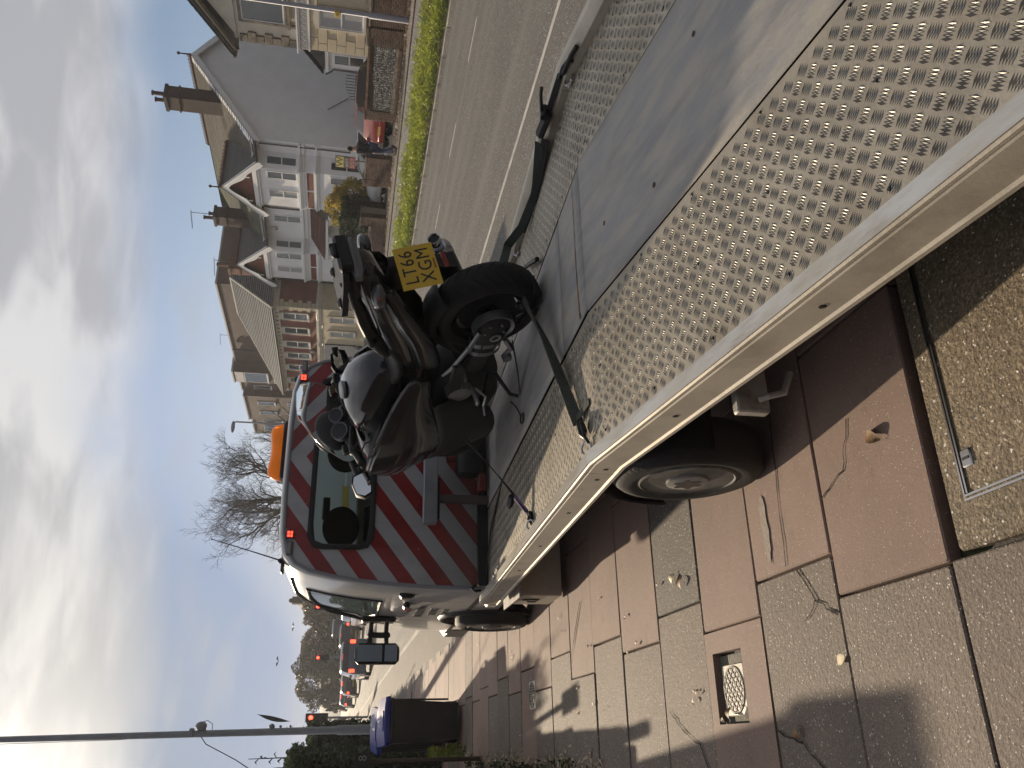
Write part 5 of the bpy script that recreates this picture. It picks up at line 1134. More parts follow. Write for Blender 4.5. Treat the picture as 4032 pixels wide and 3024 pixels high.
def grassfn(n, rs):
    y = 4 + 62 * rs.uniform(0, 1, n) ** 1.35; x = 15.3 + 2.9 * rs.beta(1.15, 1.3, n); k = np.array([noise.noise(Vector((a * 1.2, b * .7, 0))) for a, b in zip(x, y)])
    edge_ = 17.35 + .5 * np.array([noise.noise(Vector((0, b * .9, 5))) for b in y]); keep = (x < edge_ + .25) | (rs.uniform(0, 1, n) < .10)
    x, y, k = x[keep], y[keep], k[keep]
    z = np.array([gzf(a, b) for a, b in zip(x, y)]) + rs.uniform(0, 1, len(x)) * (.12 + .17 * (k > -.15)) + .01
    return np.stack([x, y, z], 1)
leaves(90000, grassfn, .085, f_grass, 'verge_grass', None, .14, 4).rotation_euler = (0, 0, 0)
def drygrass(n, rs):
    y = rs.uniform(8, 50, n); x = rs.uniform(17.2, 19.6, n); k = np.array([noise.noise(Vector((a * .8, b * .5, 9))) for a, b in zip(x, y)]); m_ = k > .12; x, y = x[m_], y[m_]
    return np.stack([x, y, np.array([gzf(a, b) for a, b in zip(x, y)]) + rs.uniform(.0, .16, len(x))], 1)
leaves(6000, drygrass, .05, f_aut, 'dead_stalks', None, .12, 9)
def litter(n, rs):
    y = rs.uniform(12, 50, n); x = 21.45 + rs.normal(0, .1, n) - np.abs(rs.normal(0, .25, n)); return np.stack([x, y, np.array([gzf(a, b) for a, b in zip(x, y)]) + .02], 1)
leaves(3500, litter, .035, f_aut, 'leaf_litter', None, .6, 10)
# ------------------------------------------------------------ building helpers
stucco = mat('white_stucco', (.86, .86, .86), .75, var=.03, vs=1.5, bump=.15, bs=12, grime=.18, gs=.8, gc=(.6, .6, .6)); cream = mat('cream_stucco', (.52, .45, .31), .75, var=.05, vs=2, bump=.1, bs=12, grime=.25, gs=1.5, gc=(.33, .29, .22)); creamw = mat('cream_white', (.60, .56, .46), .7, var=.05, vs=2, grime=.3, gs=1.6, gc=(.38, .35, .29)); stone = mat('weathered_stone', (.20, .17, .13), .85, var=.35, vs=5, bump=.4, bs=20, grime=.6, gs=2, gc=(.09, .08, .06))
def masonry(name, c1, c2, mo, bw=.225, bh=.075, ax='y', rough=.85):
    m = bpy.data.materials.new(name); m.use_nodes = True; nt = m.node_tree; L = nt.links; b = nt.nodes['Principled BSDF']; b.inputs['Roughness'].default_value = rough
    g = nd(nt, 'ShaderNodeNewGeometry'); sp = nd(nt, 'ShaderNodeSeparateXYZ'); L.new(g.outputs['Position'], sp.inputs[0]); cm = nd(nt, 'ShaderNodeCombineXYZ'); L.new(mth(nt, 'ADD', sp.outputs[0], sp.outputs[1]), cm.inputs[0]); L.new(sp.outputs[2], cm.inputs[1])
    br = nd(nt, 'ShaderNodeTexBrick'); L.new(cm.outputs[0], br.inputs['Vector']); br.inputs['Scale'].default_value = 1; br.inputs['Brick Width'].default_value = bw; br.inputs['Row Height'].default_value = bh; br.inputs['Mortar Size'].default_value = .008
    br.inputs['Color1'].default_value = (*c1, 1); br.inputs['Color2'].default_value = (*c2, 1); br.inputs['Mortar'].default_value = (*mo, 1)
    n = nd(nt, 'ShaderNodeTexNoise'); L.new(g.outputs['Position'], n.inputs['Vector']); n.inputs['Scale'].default_value = 1.3; n.inputs['Detail'].default_value = 5
    c = mixc(nt, mth(nt, 'MULTIPLY', smooth(nt, n.outputs[0], .4, .7), .5), br.outputs[0], tuple(q * .45 for q in c1)); L.new(c, b.inputs['Base Color'])
    bp = nd(nt, 'ShaderNodeBump'); bp.inputs['Distance'].default_value = .01; L.new(br.outputs['Fac'], bp.inputs['Height']); bp.invert = True; L.new(bp.outputs[0], b.inputs['Normal']); MC[name] = m; return m
m_brick = masonry('red_brickwork', (.27, .06, .038), (.21, .052, .034), (.17, .12, .09)); m_brown = masonry('brown_brickwork', (.115, .06, .045), (.09, .05, .04), (.10, .08, .07)); m_chim = masonry('dark_brickwork', (.085, .045, .035), (.06, .035, .03), (.07, .06, .05)); m_orange = masonry('orange_brickwork', (.27, .10, .05), (.22, .085, .045), (.17, .12, .09))
slate = mat('slate', (.028, .030, .035), .55, var=.3, vs=8, grime=.5, gs=1.4, gc=(.075, .07, .045), objvar=.3); slateL = mat('old_tile', (.085, .070, .05), .8, var=.3, vs=6, grime=.6, gs=1.2, gc=(.055, .055, .03), objvar=.2); mossy = mat('mossy_slate', (.05, .05, .036), .8, var=.3, vs=6, grime=.8, gs=1.2, gc=(.10, .115, .02), objvar=.2); redtile = mat('red_clay_tile', (.10, .04, .028), .8, var=.25, vs=9, objvar=.2)
wframe = mat('window_frame_white', (.80, .80, .79), .4); wglass = mat('window_glass', (.05, .065, .07), .05, spec=1.0); curt = mat('net_curtain', (.40, .41, .40), .9, var=.1, vs=14, stretch=(1, 8, .5))
# a slope covered in overlapping courses; each course is one strip with a stepped lower edge
def slope(name, a, b, c, d, m, parent, course=.28, th=.025, under=True):
    # a-b lower edge, d-c upper edge
    a, b, c, d = map(Vector, (a, b, c, d)); h = ((d - a).length + (c - b).length) / 2; n = max(2, int(h / course)); nrm = (b - a).cross(d - a)
    if nrm.length < 1e-6: nrm = (b - a).cross(c - a)
    nrm.normalize()
    if nrm.z < 0: nrm = -nrm
    if under: MB().add([a, b, c, d], [(0, 1, 2, 3)]).build(name + '_deck', m, parent, world=True, smooth=0)
    for i in range(n):
        t0, t1 = i / n, (i + 1.12) / n; t1 = min(t1, 1)
        p0, p1, q0, q1 = a.lerp(d, t0), b.lerp(c, t0), a.lerp(d, t1), b.lerp(c, t1)
        L_ = (p1 - p0).length; k = max(1, int(L_ / .9)) if False else 1
        lo, hi = nrm * (th + .004 + rnd.uniform(0, .006)), nrm * .008
        MB().add([p0 + lo, p1 + lo, q1 + hi, q0 + hi, p0, p1], [(0, 1, 2, 3), (4, 5, 1, 0)]).build('tile_course', m, parent, world=True, smooth=0)
def window(parent, o, u, w, h, arch=False, frame=wframe, bars=1, depth=.09, surround=None, curtain=False, vbar=False, sill=True):
    # o lower left corner, u unit vector along wall (left to right), wall normal = u x z pointing outwards
    o, u = Vector(o), Vector(u).normalized(); n = u.cross(Vector((0, 0, 1))); M = Matrix(((u.x, -n.x, 0, o.x), (u.y, -n.y, 0, o.y), (u.z, -n.z, 1, o.z), (0, 0, 0, 1)))
    f = MB(); t = .055
    f.box(0, t, -.03, .03, 0, h, M); f.box(w - t, w, -.03, .03, 0, h, M); f.box(t, w - t, -.03, .03, 0, t * 1.3, M); f.box(t, w - t, -.03, .03, h - t, h, M); 
    for k in range(bars): zc = h * (k + 1) / (bars + 1); f.box(t, w - t, -.035, .03, zc - .028, zc + .028, M)
    if vbar: f.box(w / 2 - .025, w / 2 + .025, -.032, .03, t, h - t, M)
    fo = f.build('window', frame, parent, world=True, smooth=0)
    g = MB().box(t, w - t, .0, .012, t, h - t, M); I = parent.matrix_basis.inverted(); g.v = [tuple(I @ Vector(p)) for p in g.v]; g.build('pane', wglass, fo, smooth=0)
    if curtain: g = MB().box(t, w - t, -.004, -.001, t, h - t, M); g.v = [tuple(I @ Vector(p)) for p in g.v]; g.build('net_curtain', curt, fo, smooth=0)
    if surround:
        s = MB(); e = .10; s.box(-e, 0, -.06, .02, -.02, h, M); s.box(w, w + e, -.06, .02, -.02, h, M)
        if arch:
            pts = [(w / 2 + (w / 2 + e) * cos(q), h + .24 * sin(q)) for q in [pi * i / 10 for i in range(11)]]; s.prism(pts, -.06, .02, 'y', M)
        else: s.box(-e, w + e, -.06, .02, h, h + .12, M)
        g = s; g.v = [tuple(I @ Vector(p)) for p in g.v]; g.build('surround', surround, fo, smooth=0)
    if sill: g = MB().box(-.08, w + .08, -.12, .02, -.09, 0, M); g.v = [tuple(I @ Vector(p)) for p in g.v]; g.build('sill', surround or frame, fo, smooth=0)
    return fo
def bld(name, label, x, y, cat='house'): return thing(name, label, cat, (x, y, .8))
def Wp(mb, name, m, b, **k): return mb.build(name, m, b, world=True, smooth=k.pop('smooth', 0), **k)
def crest(p, q, parent, n=None, m=redtile, s=1.0):
    p, q = Vector(p), Vector(q); L_ = (q - p).length; n = int(L_ / (.24 * s)); d = (q - p) / n; mb = MB(); mb.tube([p, q], .09 * s, 6)
    for i in range(n): c = p + d * (i + .5); mb.tube([c + Vector((.0, 0, .06 * s)) + d * .32 * cos(a) + Vector((0, 0, .09 * s * sin(a))) for a in [pi * k / 5 for k in range(6)]], .022 * s, 4)
    Wp(mb, 'ridge_tiles', m, parent)
def finial(p, parent): Wp(MB().tube([p, (p[0], p[1], p[2] + .45)], [.05, .03], 6).ball((p[0], p[1], p[2] + .5), .085, 8), 'finial', m_chim, parent, smooth=60)
def chimney(x, y, z0, z1, w, d, m, parent, pots=((0, 0, .5), (.35, 0, .6))):
    mb = MB().box(x, x + w, y, y + d, z0, z1); mb.box(x - .05, x + w + .05, y - .05, y + d + .05, z1 - .75, z1 - .66); mb.box(x - .06, x + w + .06, y - .06, y + d + .06, z1 - .16, z1); c = Wp(mb, 'chimney', m, parent)
    for px_, py_, h in pots:
        g = MB().lathe([(.13, 0), (.10, .06), (.10, h - .08), (.14, h - .05), (.13, h), (.09, h)], 12, c=(x + w / 2 + px_, y + d / 2 + py_, z1)); I = parent.matrix_basis.inverted(); g.v = [tuple(I @ Vector(p)) for p in g.v]; g.build('chimney_pot', m, c)
def tv_aerial(parent, p, az, h=.9):
    mb = MB().tube([p, (p[0], p[1], p[2] + h)], .02, 5); q = Vector((p[0], p[1], p[2] + h)); u = Vector((cos(az), sin(az), 0)); v = Vector((-u.y, u.x, 0)); mb.tube([q - u * .2, q + u * 1.1], .014, 4)
    for k in range(9): c = q + u * (k * .13); mb.tube([c - v * .2, c + v * .2], .009, 3)
    Wp(mb, 'tv_aerial', darkmetal, parent)
# ------------------------------------------------------------ white semi-detached pair
wh = bld('white_house', 'tall white stuccoed pair of houses with bays, bargeboarded gables and a blank side wall', 31, 41)
Y0, Y1, XF, XR, XB, ZE, ZR = 34.7, 48.2, 28.0, 32.6, 37.2, 7.60, 10.87
Wp(MB().prism([(XF, .3), (XB, .3), (XB, ZE), (XR, ZR - .05), (XF, ZE)], Y0, Y0 + .3, 'y'), 'side_wall', stucco, wh)
Wp(MB().box(XF, XF + .3, Y0 + .3, Y1, .3, ZE), 'front_wall', stucco, wh)
Wp(MB().box(XF + .3, XB, Y1 - .3, Y1, .3, ZE), 'end_wall', stucco, wh)
# bargeboard on the side gable
for (xa, za), (xb, zb) in (((XF - .35, ZE - .28), (XR, ZR)), ((XR, ZR), (XB + .3, ZE - .2))):
    Wp(MB().prism([(xa, za - .30), (xb, zb - .34), (xb, zb), (xa, za)], Y0 - .32, Y0 - .24, 'y'), 'bargeboard', wframe, wh)
    Wp(MB().prism([(xa, za - .02), (xb, zb - .02), (xb, zb + .02), (xa, za + .02)], Y0 - .28, Y0 + .1, 'y'), 'soffit', wframe, wh)
slope('front_slope', (XF - .38, Y0 - .33, ZE - .30), (XF - .38, 41.4, ZE - .30), (XR, 41.4, ZR), (XR, Y0 - .33, ZR), slateL, wh, course=.22, th=.012)
slope('front_slope', (XF - .38, 41.4, ZE - .30), (XF - .38, Y1 + .1, ZE - .30), (XR, 45.5, ZR - .05), (XR, 41.4, ZR - .05), mossy, wh, course=.22, th=.014)
slope('back_slope', (XB + .3, Y1, ZE - .2), (XB + .3, Y0 - .3, ZE - .2), (XR, Y0 - .3, ZR), (XR, Y1, ZR), slate, wh)
crest((XR, Y0 - .3, ZR + .04), (XR, 41.4, ZR + .04), wh); finial((XR, Y0 - .3, ZR + .1), wh)
Wp(MB().tube([(XF - .46, Y0 - .3, ZE - .34), (XF - .46, 36.2, ZE - .34)], .07, 8).tube([(XF - .46, 39.9, ZE - .34), (XF - .46, 44.3, ZE - .34)], .07, 8), 'gutter', black, wh, smooth=60)
Wp(MB().tube([(XF - .05, 40.35, ZE - .34), (XF - .07, 40.4, ZE - .7), (XF - .07, 40.4, 5.1)], .045, 8), 'downpipe', mat('grey_pipe', (.10, .09, .09), .5), wh, smooth=60); Wp(MB().tube([(XF - .06, 34.95, ZE - .5), (XF - .06, 34.95, 2.6)], .035, 8), 'downpipe', MC['grey_pipe'], wh, smooth=60)
# eaves, sill band and lower cornice run round wall and bays
def bay(y0, y1, c, label_red=True):
    pl = [(XF + .02, y0), (XF - .62, y0 + .62), (XF - .62, y1 - .62), (XF + .02, y1)]
    def offs(k): return [(XF + .02, y0 - k * 1.3), (XF - .62 - k, y0 + .62 - k * .5), (XF - .62 - k, y1 - .62 + k * .5), (XF + .02, y1 + k * 1.3)]
    Wp(MB().prism(pl + [(XF + .3, y1), (XF + .3, y0)], .3, ZE - .1), 'bay', stucco, wh)
    for z0, z1, k in ((ZE - .30, ZE - .08, .16), (ZE - .42, ZE - .30, .09), (5.12, 5.22, .16), (5.02, 5.12, .10), (4.90, 5.02, .05), (4.28, 4.36, .12), (4.16, 4.28, .06)):
        Wp(MB().prism(offs(k) + [(XF + .2, y1), (XF + .2, y0)], z0, z1), 'moulding', wframe, wh)
    m0 = (y0 + .62 + y1 - .62) / 2; yl, yr = y0 + .62, y1 - .62
    # sash windows: front pair and one in each splay (ordered right to left as seen from the road)
    for ya in (yl + .16, m0 + .14):
        window(wh, (XF - .632, ya + .62, 5.26), (0, -1, 0), .62, 1.55, bars=1, curtain=ya > m0, depth=.02)
        window(wh, (XF - .632, ya + .62, 1.9), (0, -1, 0), .62, 1.7, bars=1)
    s = Vector((-.64, .62, 0)).normalized(); window(wh, Vector((XF + .02, y0, 5.26)) + s * .68 + Vector((-.010, -.010, 0)), -s, .46, 1.55); window(wh, Vector((XF + .02, y0, 1.9)) + s * .68 + Vector((-.010, -.010, 0)), -s, .46, 1.7)
    s = Vector((-.64, -.62, 0)).normalized(); window(wh, Vector((XF + .02, y1, 5.26)) + s * .16 + Vector((-.010, .010, 0)), s, .46, 1.55)
    for ya in (yl + .08, m0 + .08): Wp(MB().box(XF - .64, XF - .61, ya, ya + (m0 - yl) - .16, 4.45, 4.78), 'brick_panel', m_brick, wh)
    # gable over the bay
    g0, g1, gc, zg, zb = yl - .62, yr + .62, m0, 9.15, ZE - .30; xg = XF - .62
    Wp(MB().prism([(g0 + .5, zb + .2), (g1 - .5, zb + .2), (gc, zg - .3)], xg + .04, xg + .3, 'x'), 'gable_brick', m_brick, wh)
    for ga, s_ in ((g0, 1), (g1, -1)):
        Wp(MB().prism([(ga - s_ * .12, zb - .30), (ga + s_ * .10, zb - .34), (gc, zg - .24), (gc, zg + .02), (ga - s_ * .12, zb - .02)], xg - .30, xg - .23, 'x', None), 'bargeboard', wframe, wh)
        wav = MB(); P = []
        for q in range(13):
            t = q / 12; y_ = ga + (gc - ga) * t; z_ = zb - .30 + (zg - zb + .05) * t; P.append(((xg - .29, y_, z_), (xg - .29, y_, z_ - .13 - .08 * sin(t * pi * 4))))
        wav.grid([[a, b] for a, b in P]); Wp(wav, 'fretwork', wframe, wh, solid=.03)
        yy_ = ga + (gc - ga) * .55; zz_ = zb + (zg - zb) * .52; Wp(MB().box(xg - .27, xg - .24, yy_ - .03, yy_ + .03, zz_ - .62, zz_ + .10).box(xg - .268, xg - .242, yy_ - .17, yy_ + .17, zz_ - .34, zz_ - .28), 'cross_brace', wframe, wh)
    Wp(MB().box(xg - .05, xg + .1, g0 + .2, g1 - .2, zb - .02, zb + .20), 'gable_beam', wframe, wh)
    Rz = lambda x: zg
    xm = XF + (zg - ZE) / .772 + .1
    slope('gable_slope', (xg - .32, g0 - .15, zb - .12), (XF + .05, g0 - .15, zb - .02), (xm, gc, zg), (xg - .32, gc, zg), slate, wh, course=.22, th=.01)
    slope('gable_slope', (XF + .05, g1 + .15, zb - .02), (xg - .32, g1 + .15, zb - .12), (xg - .32, gc, zg), (xm, gc, zg), slate, wh, course=.22, th=.01)
    crest((xg - .3, gc, zg + .04), (xm, gc, zg + .04), wh); finial((xg - .3, gc, zg + .05), wh)
bay(35.55, 40.0, 0); bay(43.35, 47.75, 1)
for ya, yb in ((Y0 + .01, 35.5), (40.05, 43.3), (47.8, Y1)):
    for z0, z1, k in ((ZE - .30, ZE - .08, .14), (5.12, 5.22, .14), (4.90, 5.12, .06), (4.28, 4.36, .1), (4.16, 4.28, .05)): Wp(MB().box(XF - k, XF + .05, ya, yb, z0, z1), 'moulding', wframe, wh)
window(wh, (XF - .012, 41.75, 5.26), (0, -1, 0), .62, 1.55); Wp(MB().bbox(XF - .12, XF, 42.35, 42.68, 6.66, 7.02, .03), 'alarm_box', creamw, wh); Wp(MB().bbox(XF - .14, XF - .11, 42.40, 42.48, 6.68, 6.76, .01), 'alarm_mark', darkmetal, wh)
# porch between the bays
slope('porch_slope', (XF - 1.15, 39.7, 3.86), (XF - 1.15, 43.7, 3.86), (XF, 43.2, 4.75), (XF, 40.0, 4.75), redtile, wh, course=.14, th=.02)
Wp(MB().box(XF - 1.2, XF - 1.1, 39.6, 43.8, 3.68, 3.80), 'porch_fascia', wframe, wh)
for y in (39.75, 41.7, 43.6):
    Wp(MB().box(XF - 1.14, XF - 1.04, y - .05, y + .05, .8, 3.68), 'porch_post', wframe, wh)
    for s_ in (-1, 1): Wp(MB().prism([(y, 3.68), (y + s_ * .55, 3.68), (y + s_ * .33, 3.56), (y + s_ * .14, 3.36), (y + s_ * .05, 3.05), (y, 3.05)], XF - 1.11, XF - 1.07, 'x'), 'porch_bracket', wframe, wh)
for y in (40.6, 42.3): Wp(MB().box(XF - .03, XF, y, y + .85, .9, 3.0), 'front_door', darkglass, wh); Wp(MB().box(XF - .05, XF, y - .1, y, .9, 3.1).box(XF - .05, XF, y + .85, y + .95, .9, 3.1), 'door_frame', wframe, wh)
chimney(30.25, 35.05, 8.6, 12.0, .75, .95, m_chim, wh, ((0, -.25, .62), (0, .22, .55), (.2, 0, .7)))
chimney(29.3, 43.9, 7.9, 10.6, .75, .9, m_chim, wh, ((0, -.2, .3), (0, .25, .65)))
tv_aerial(wh, (29.6, 44.1, 10.5), 2.0, 1.4)
Wp(MB().box(XF + .3, XB - .3, Y0 + .3, Y1 - .3, ZE - .3, ZE - .2), 'ceiling', darkmetal, wh)
Wp(MB().tube([(30.3, Y0 - .06, 3.9), (31.2, Y0 - .06, 2.9)], .02, 5), 'cable', black, wh)
# ------------------------------------------------------------ nearer cream house at the right edge
ch = bld('cream_house', 'cream stuccoed house with stone quoins and ornate band behind the lamp post', 30, 22)
Wp(MB().box(28.0, 36, 14, 28.3, .3, 4.5), 'ground_floor_wall', cream, ch); Wp(MB().box(28.04, 36, 14, 28.26, 4.5, 7.6), 'upper_wall', creamw, ch)
# rusticated blocks on the ground floor front and return
for r in range(9):
    z0 = .95 + r * .395; off = .3 if r % 2 else 0
    for k in range(9):
        ya, yb = 21.2 + k * .8 + off, 21.2 + k * .8 + off + .785
        yb = min(yb, 28.33)
        if yb - ya < .1 or (1.9 < z0 + .3 and z0 < 4.1 and yb > 25.9 and ya < 27.1) : continue
        Wp(MB().bbox(27.965, 28.02, ya, yb, z0, z0 + .375, .012), 'stone_block', cream, ch)
    Wp(MB().bbox(28.0, 28.9, 28.28, 28.335, z0, z0 + .375, .012), 'stone_block', cream, ch)
for r in range(7):
    w_ = .5 if r % 2 else .33; Wp(MB().bbox(27.95, 28.3 + w_ * .5, 28.3 - w_, 28.36, 4.98 + r * .345, 4.98 + r * .345 + .325, .012), 'quoin', stone, ch)
Wp(MB().box(27.86, 28.04, 14, 28.42, 4.86, 4.94).box(27.80, 28.04, 14, 28.48, 4.94, 5.0).box(27.9, 28.04, 14, 28.38, 4.44, 4.52), 'string_course', wframe, ch); Wp(MB().box(27.93, 28.0, 14, 28.34, 4.52, 4.86), 'frieze', creamw, ch)
mb = MB()
for k in range(40): mb.ball((27.93, 22.2 + k * .155, 4.69 + (.05 if k % 2 else -.04)), .055, 5, (.5, 1, 1.5))
Wp(mb, 'frieze_scrolls', wframe, ch, kind='stuff')
window(ch, (27.90, 27.05, 5.45), (0, -1, 0), 1.75, 1.75, bars=0, vbar=False, surround=stone, curtain=False); window(ch, (27.90, 25.2, 5.45), (0, -1, 0), .8, 1.75, bars=1, surround=stone)
Wp(MB().box(27.78, 28.0, 25.15, 27.2, 5.22, 5.34).box(27.86, 27.98, 27.1, 27.2, 5.0, 5.2), 'window_ledge', stone, ch)
window(ch, (27.95, 26.95, 2.2), (0, -1, 0), 1.0, 1.85, arch=True, surround=creamw, curtain=True); window(ch, (27.95, 24.7, 2.2), (0, -1, 0), 1.0, 1.85, arch=True, surround=creamw, curtain=True)
Wp(MB().box(28.5, 28.51, 28.26, 28.4, 6.0, 6.9), 'vent', darkmetal, ch)
for k, (x_, c_) in enumerate(((27.55, black), (27.66, creamw), (27.78, stone))):
    Wp(MB().prism([(28.75 + k * -.1, 7.55 - k * .0), (28.75 - k * .1, 7.75), (21.6, 11.6), (21.6, 11.35 - k * .08)], x_, x_ + .10, 'x'), 'bargeboard', c_, ch)
Wp(MB().prism([(28.1, 7.5), (21.6, 7.5), (21.6, 11.3)], 27.98, 28.1, 'x'), 'gable', creamw, ch)
slope('gable_slope', (36, 28.85, 7.6), (27.5, 28.85, 7.6), (27.5, 21.6, 11.62), (36, 21.6, 11.62), slate, ch)
Wp(MB().tube([(27.6, 28.95, 7.62), (36, 28.95, 7.62)], .07, 8).tube([(27.9, 28.75, 7.5), (27.9, 28.5, 7.5)], .05, 8), 'gutter', black, ch, smooth=60)
tv_aerial(ch, (29.5, 25.5, 9.5), 1.9, 1.0)
window(ch, (30.0, 28.33, 5.5), (1, 0, 0), .01, .01, sill=False) if False else None
Wp(MB().box(28.75, 30.2, 28.27, 29.05, 4.5, 5.3), 'side_projection', creamw, ch); Wp(MB().box(28.76, 30.2, 28.27, 29.0, 5.45, 6.5), 'side_bay', stucco, ch); window(ch, (28.74, 28.92, 5.5), (0, -1, 0), .55, .9, bars=0)
# lean-to against its flank
Wp(MB().box(28.7, 35.5, 28.34, 30.0, .5, 3.95), 'lean_to_wall', stucco, ch); slope('lean_to_slope', (28.5, 30.25, 3.95), (35.5, 30.25, 3.95), (35.5, 28.4, 5.15), (28.5, 28.4, 5.15), slate, ch); Wp(MB().prism([(28.4, 3.9), (30.1, 3.9), (28.4, 5.0)], 28.6, 28.72, 'x'), 'lean_to_gable', slate, ch); Wp(MB().box(28.55, 28.7, 28.9, 30.15, 3.72, 3.86), 'lean_to_fascia', wframe, ch)
window(ch, (28.685, 29.75, 2.1), (0, -1, 0), .62, 1.4); Wp(MB().tube([(28.5, 30.25, 3.85), (28.6, 30.15, 3.6), (28.66, 30.06, 3.5), (28.66, 30.06, 1.0)], .04, 8), 'downpipe', MC['grey_pipe'], ch, smooth=60)
gt = thing('spiked_gate', 'black spiked railing gate between the cream house and the white wall', 'gate', (29.6, 31.5, .8)); mb = MB()
for k in range(12): y = 30.7 + k * .2; mb.tube([(29.6, y, .9), (29.6, y, 2.75 + .25 * sin(pi * k / 11))], .018, 5)
mb.tube([(29.6, 30.6, 1.2), (29.6, 33, 1.2)], .02, 5); mb.tube([(29.6, 30.6, 2.5), (29.6, 33, 2.5)], .02, 5); mb.build('bars', black, gt, world=True)
MB().box(29.62, 29.66, 30.6, 33.0, .8, 2.35).build('boards', wood, gt, world=True, smooth=0)
# ------------------------------------------------------------ brick and cream corner house
bh = bld('brick_house', 'red brick and cream house with arched windows and hipped slate roof, beyond the white pair', 30, 55)
BX0, BX1, BY0, BY1, BE = 26.0, 34, 48.35, 62.0, 7.1
Wp(MB().box(BX0, BX1, BY0, BY1, 4.4, 6.75), 'upper_wall', m_brick, bh); Wp(MB().box(BX0 - .03, BX1, BY0 - .03, BY1, .2, 4.25), 'ground_floor_wall', cream, bh)
Wp(MB().box(BX0 - .12, BX1, BY0 - .12, BY1 + .1, 4.25, 4.34).box(BX0 - .07, BX1, BY0 - .07, BY1 + .06, 4.10, 4.25).box(BX0 - .05, BX1, BY0 - .05, BY1 + .05, 4.34, 4.44), 'string_course', creamw, bh)
Wp(MB().box(BX0 - .06, BX1, BY0 - .06, BY1 + .05, 6.75, 7.0).box(BX0 - .2, BX1, BY0 - .2, BY1 + .2, 7.0, 7.1), 'eaves_band', creamw, bh)
mb = MB()
for k in range(24): mb.box(BX0 - .17, BX0 - .05, BY0 + .2 + k * .56, BY0 + .32 + k * .56, 6.86, 7.0)
for k in range(4): mb.box(BX0 + .2 + k * .5, BX0 + .32 + k * .5, BY0 - .17, BY0 - .05, 6.86, 7.0)
Wp(mb, 'corbels', creamw, bh, kind='stuff')
for r in range(8):
    w_ = .50 if r % 2 else .32; Wp(MB().bbox(BX0 - .05, BX0 + w_, BY0 - .05, BY0 + w_, 4.45 + r * .287, 4.45 + r * .287 + .27, .01), 'quoin', cream, bh)
for ya in (49.15, 51.2, 53.3, 55.15, 57.2, 59.6): window(bh, (BX0 - .02, ya + .85, 4.95), (0, -1, 0), .85, 1.62, arch=True, surround=creamw)
for ya in (49.15, 51.2): window(bh, (BX0 - .04, ya + .85, 1.9), (0, -1, 0), .8, 1.65, arch=True, surround=cream, curtain=True)
Wp(MB().bbox(BX0 - .12, BX0 - .05, 53.3, 59.0, 1.0, 3.9, .01), 'shop_front', darkglass, bh)
Wp(MB().lathe([(.001, 0), (.22, .01), (.24, .05), (.001, .06)], 18, 'x', c=(BX0 - .25, 54.4, 4.75)).tube([(BX0, 54.4, 4.6), (BX0 - .22, 54.4, 4.72)], .025, 6), 'satellite_dish', darkmetal, bh, smooth=60)
wv = [(BX0 - .05, 48.6 + k * .5, 4.30 + .12 * sin(k * 1.1) - (.15 if k > 3 else 0)) for k in range(11)]; Wp(MB().tube(wv, .018, 5), 'loose_cable', black, bh, smooth=60)
A_, B_, C_, D_ = (BX0 - .35, BY0 - .35, BE), (BX0 - .35, BY1 + .35, BE), (BX1 + .3, BY1 + .35, BE), (BX1 + .3, BY0 - .35, BE); R1_, R2_ = (30.0, 52.2, 10.55), (30.0, 57.4, 10.55)
tilew = mat('pale_slate', (.13, .13, .13), .5, var=.2, vs=5, grime=.6, gs=.7, gc=(.10, .11, .035), objvar=.15)
slope('front_slope', A_, B_, R2_, R1_, tilew, bh, course=.34, th=.05); slope('hip_slope', D_, A_, R1_, R1_, slate, bh, course=.30, th=.05); slope('hip_slope', B_, C_, R2_, R2_, slate, bh)
Wp(MB().tube([A_, R1_], .07, 6).tube([R1_, R2_], .07, 6).tube([R2_, B_], .07, 6), 'hip_tiles', creamw, bh)
chimney(28.3, 48.1, 7.1, 10.1, .9, .7, m_orange, bh, ((0, 0, .75),)); tv_aerial(bh, (28.9, 48.2, 9.4), 2.2, 1.6)
Wp(MB().tube([(BX0 + 1.9, BY0 - .12, 7.0), (BX0 + 1.9, BY0 - .12, 1)], .045, 8), 'downpipe', MC['grey_pipe'], bh, smooth=60)
# ------------------------------------------------------------ stepped brick flats behind
fl = bld('block_of_flats', 'large brown brick flats with stepped parapet rising behind the brick house', 38, 80, 'building')
cap = mat('pale_coping', (.35, .35, .34), .6)
def blk(x0, x1, y0, y1, z, m=m_brown, wins=()):
    Wp(MB().box(x0, x1, y0, y1, .3, z), 'wall', m, fl); Wp(MB().box(x0 - .1, x1, y0 - .1, y1 + .1, z, z + .14), 'coping', cap, fl)
    for (ya, za, w_, h_) in wins: window(fl, (x0 - .01, ya + w_, za), (0, -1, 0), w_, h_, bars=0, sill=True)
blk(35, 48, 62, 77.0, 13.2); blk(33.9, 37, 77.0, 79.6, 13.4, m_brown, ((77.2, 10.2, 2.2, 2.2), (77.2, 7.2, 2.2, 2.4)))
Wp(MB().box(33.85, 33.9, 77.1, 79.5, 12.45, 13.3), 'bay_panel', cap, fl)
blk(34.6, 44, 79.6, 83.2, 13.1, m_brown, ((80.1, 10.4, .7, 1.6), (80.1, 7.4, .7, 1.6), (81.9, 10.2, .8, 1.7), (81.9, 7.2, .8, 1.7))); blk(33.9, 44, 83.2, 90, 12.9, m_brown, ((84.6, 9.9, .9, 1.8), (84.6, 6.8, .9, 1.8), (87.4, 9.9, .9, 1.8), (87.4, 6.8, .9, 1.8)))
blk(34.8, 44, 90, 97, 12.9, m_brown, ((91, 9.6, 2, 2.2), (94, 9.6, 2, 2.2), (91, 6.4, 2, 2.2), (94, 6.4, 2, 2.2)))
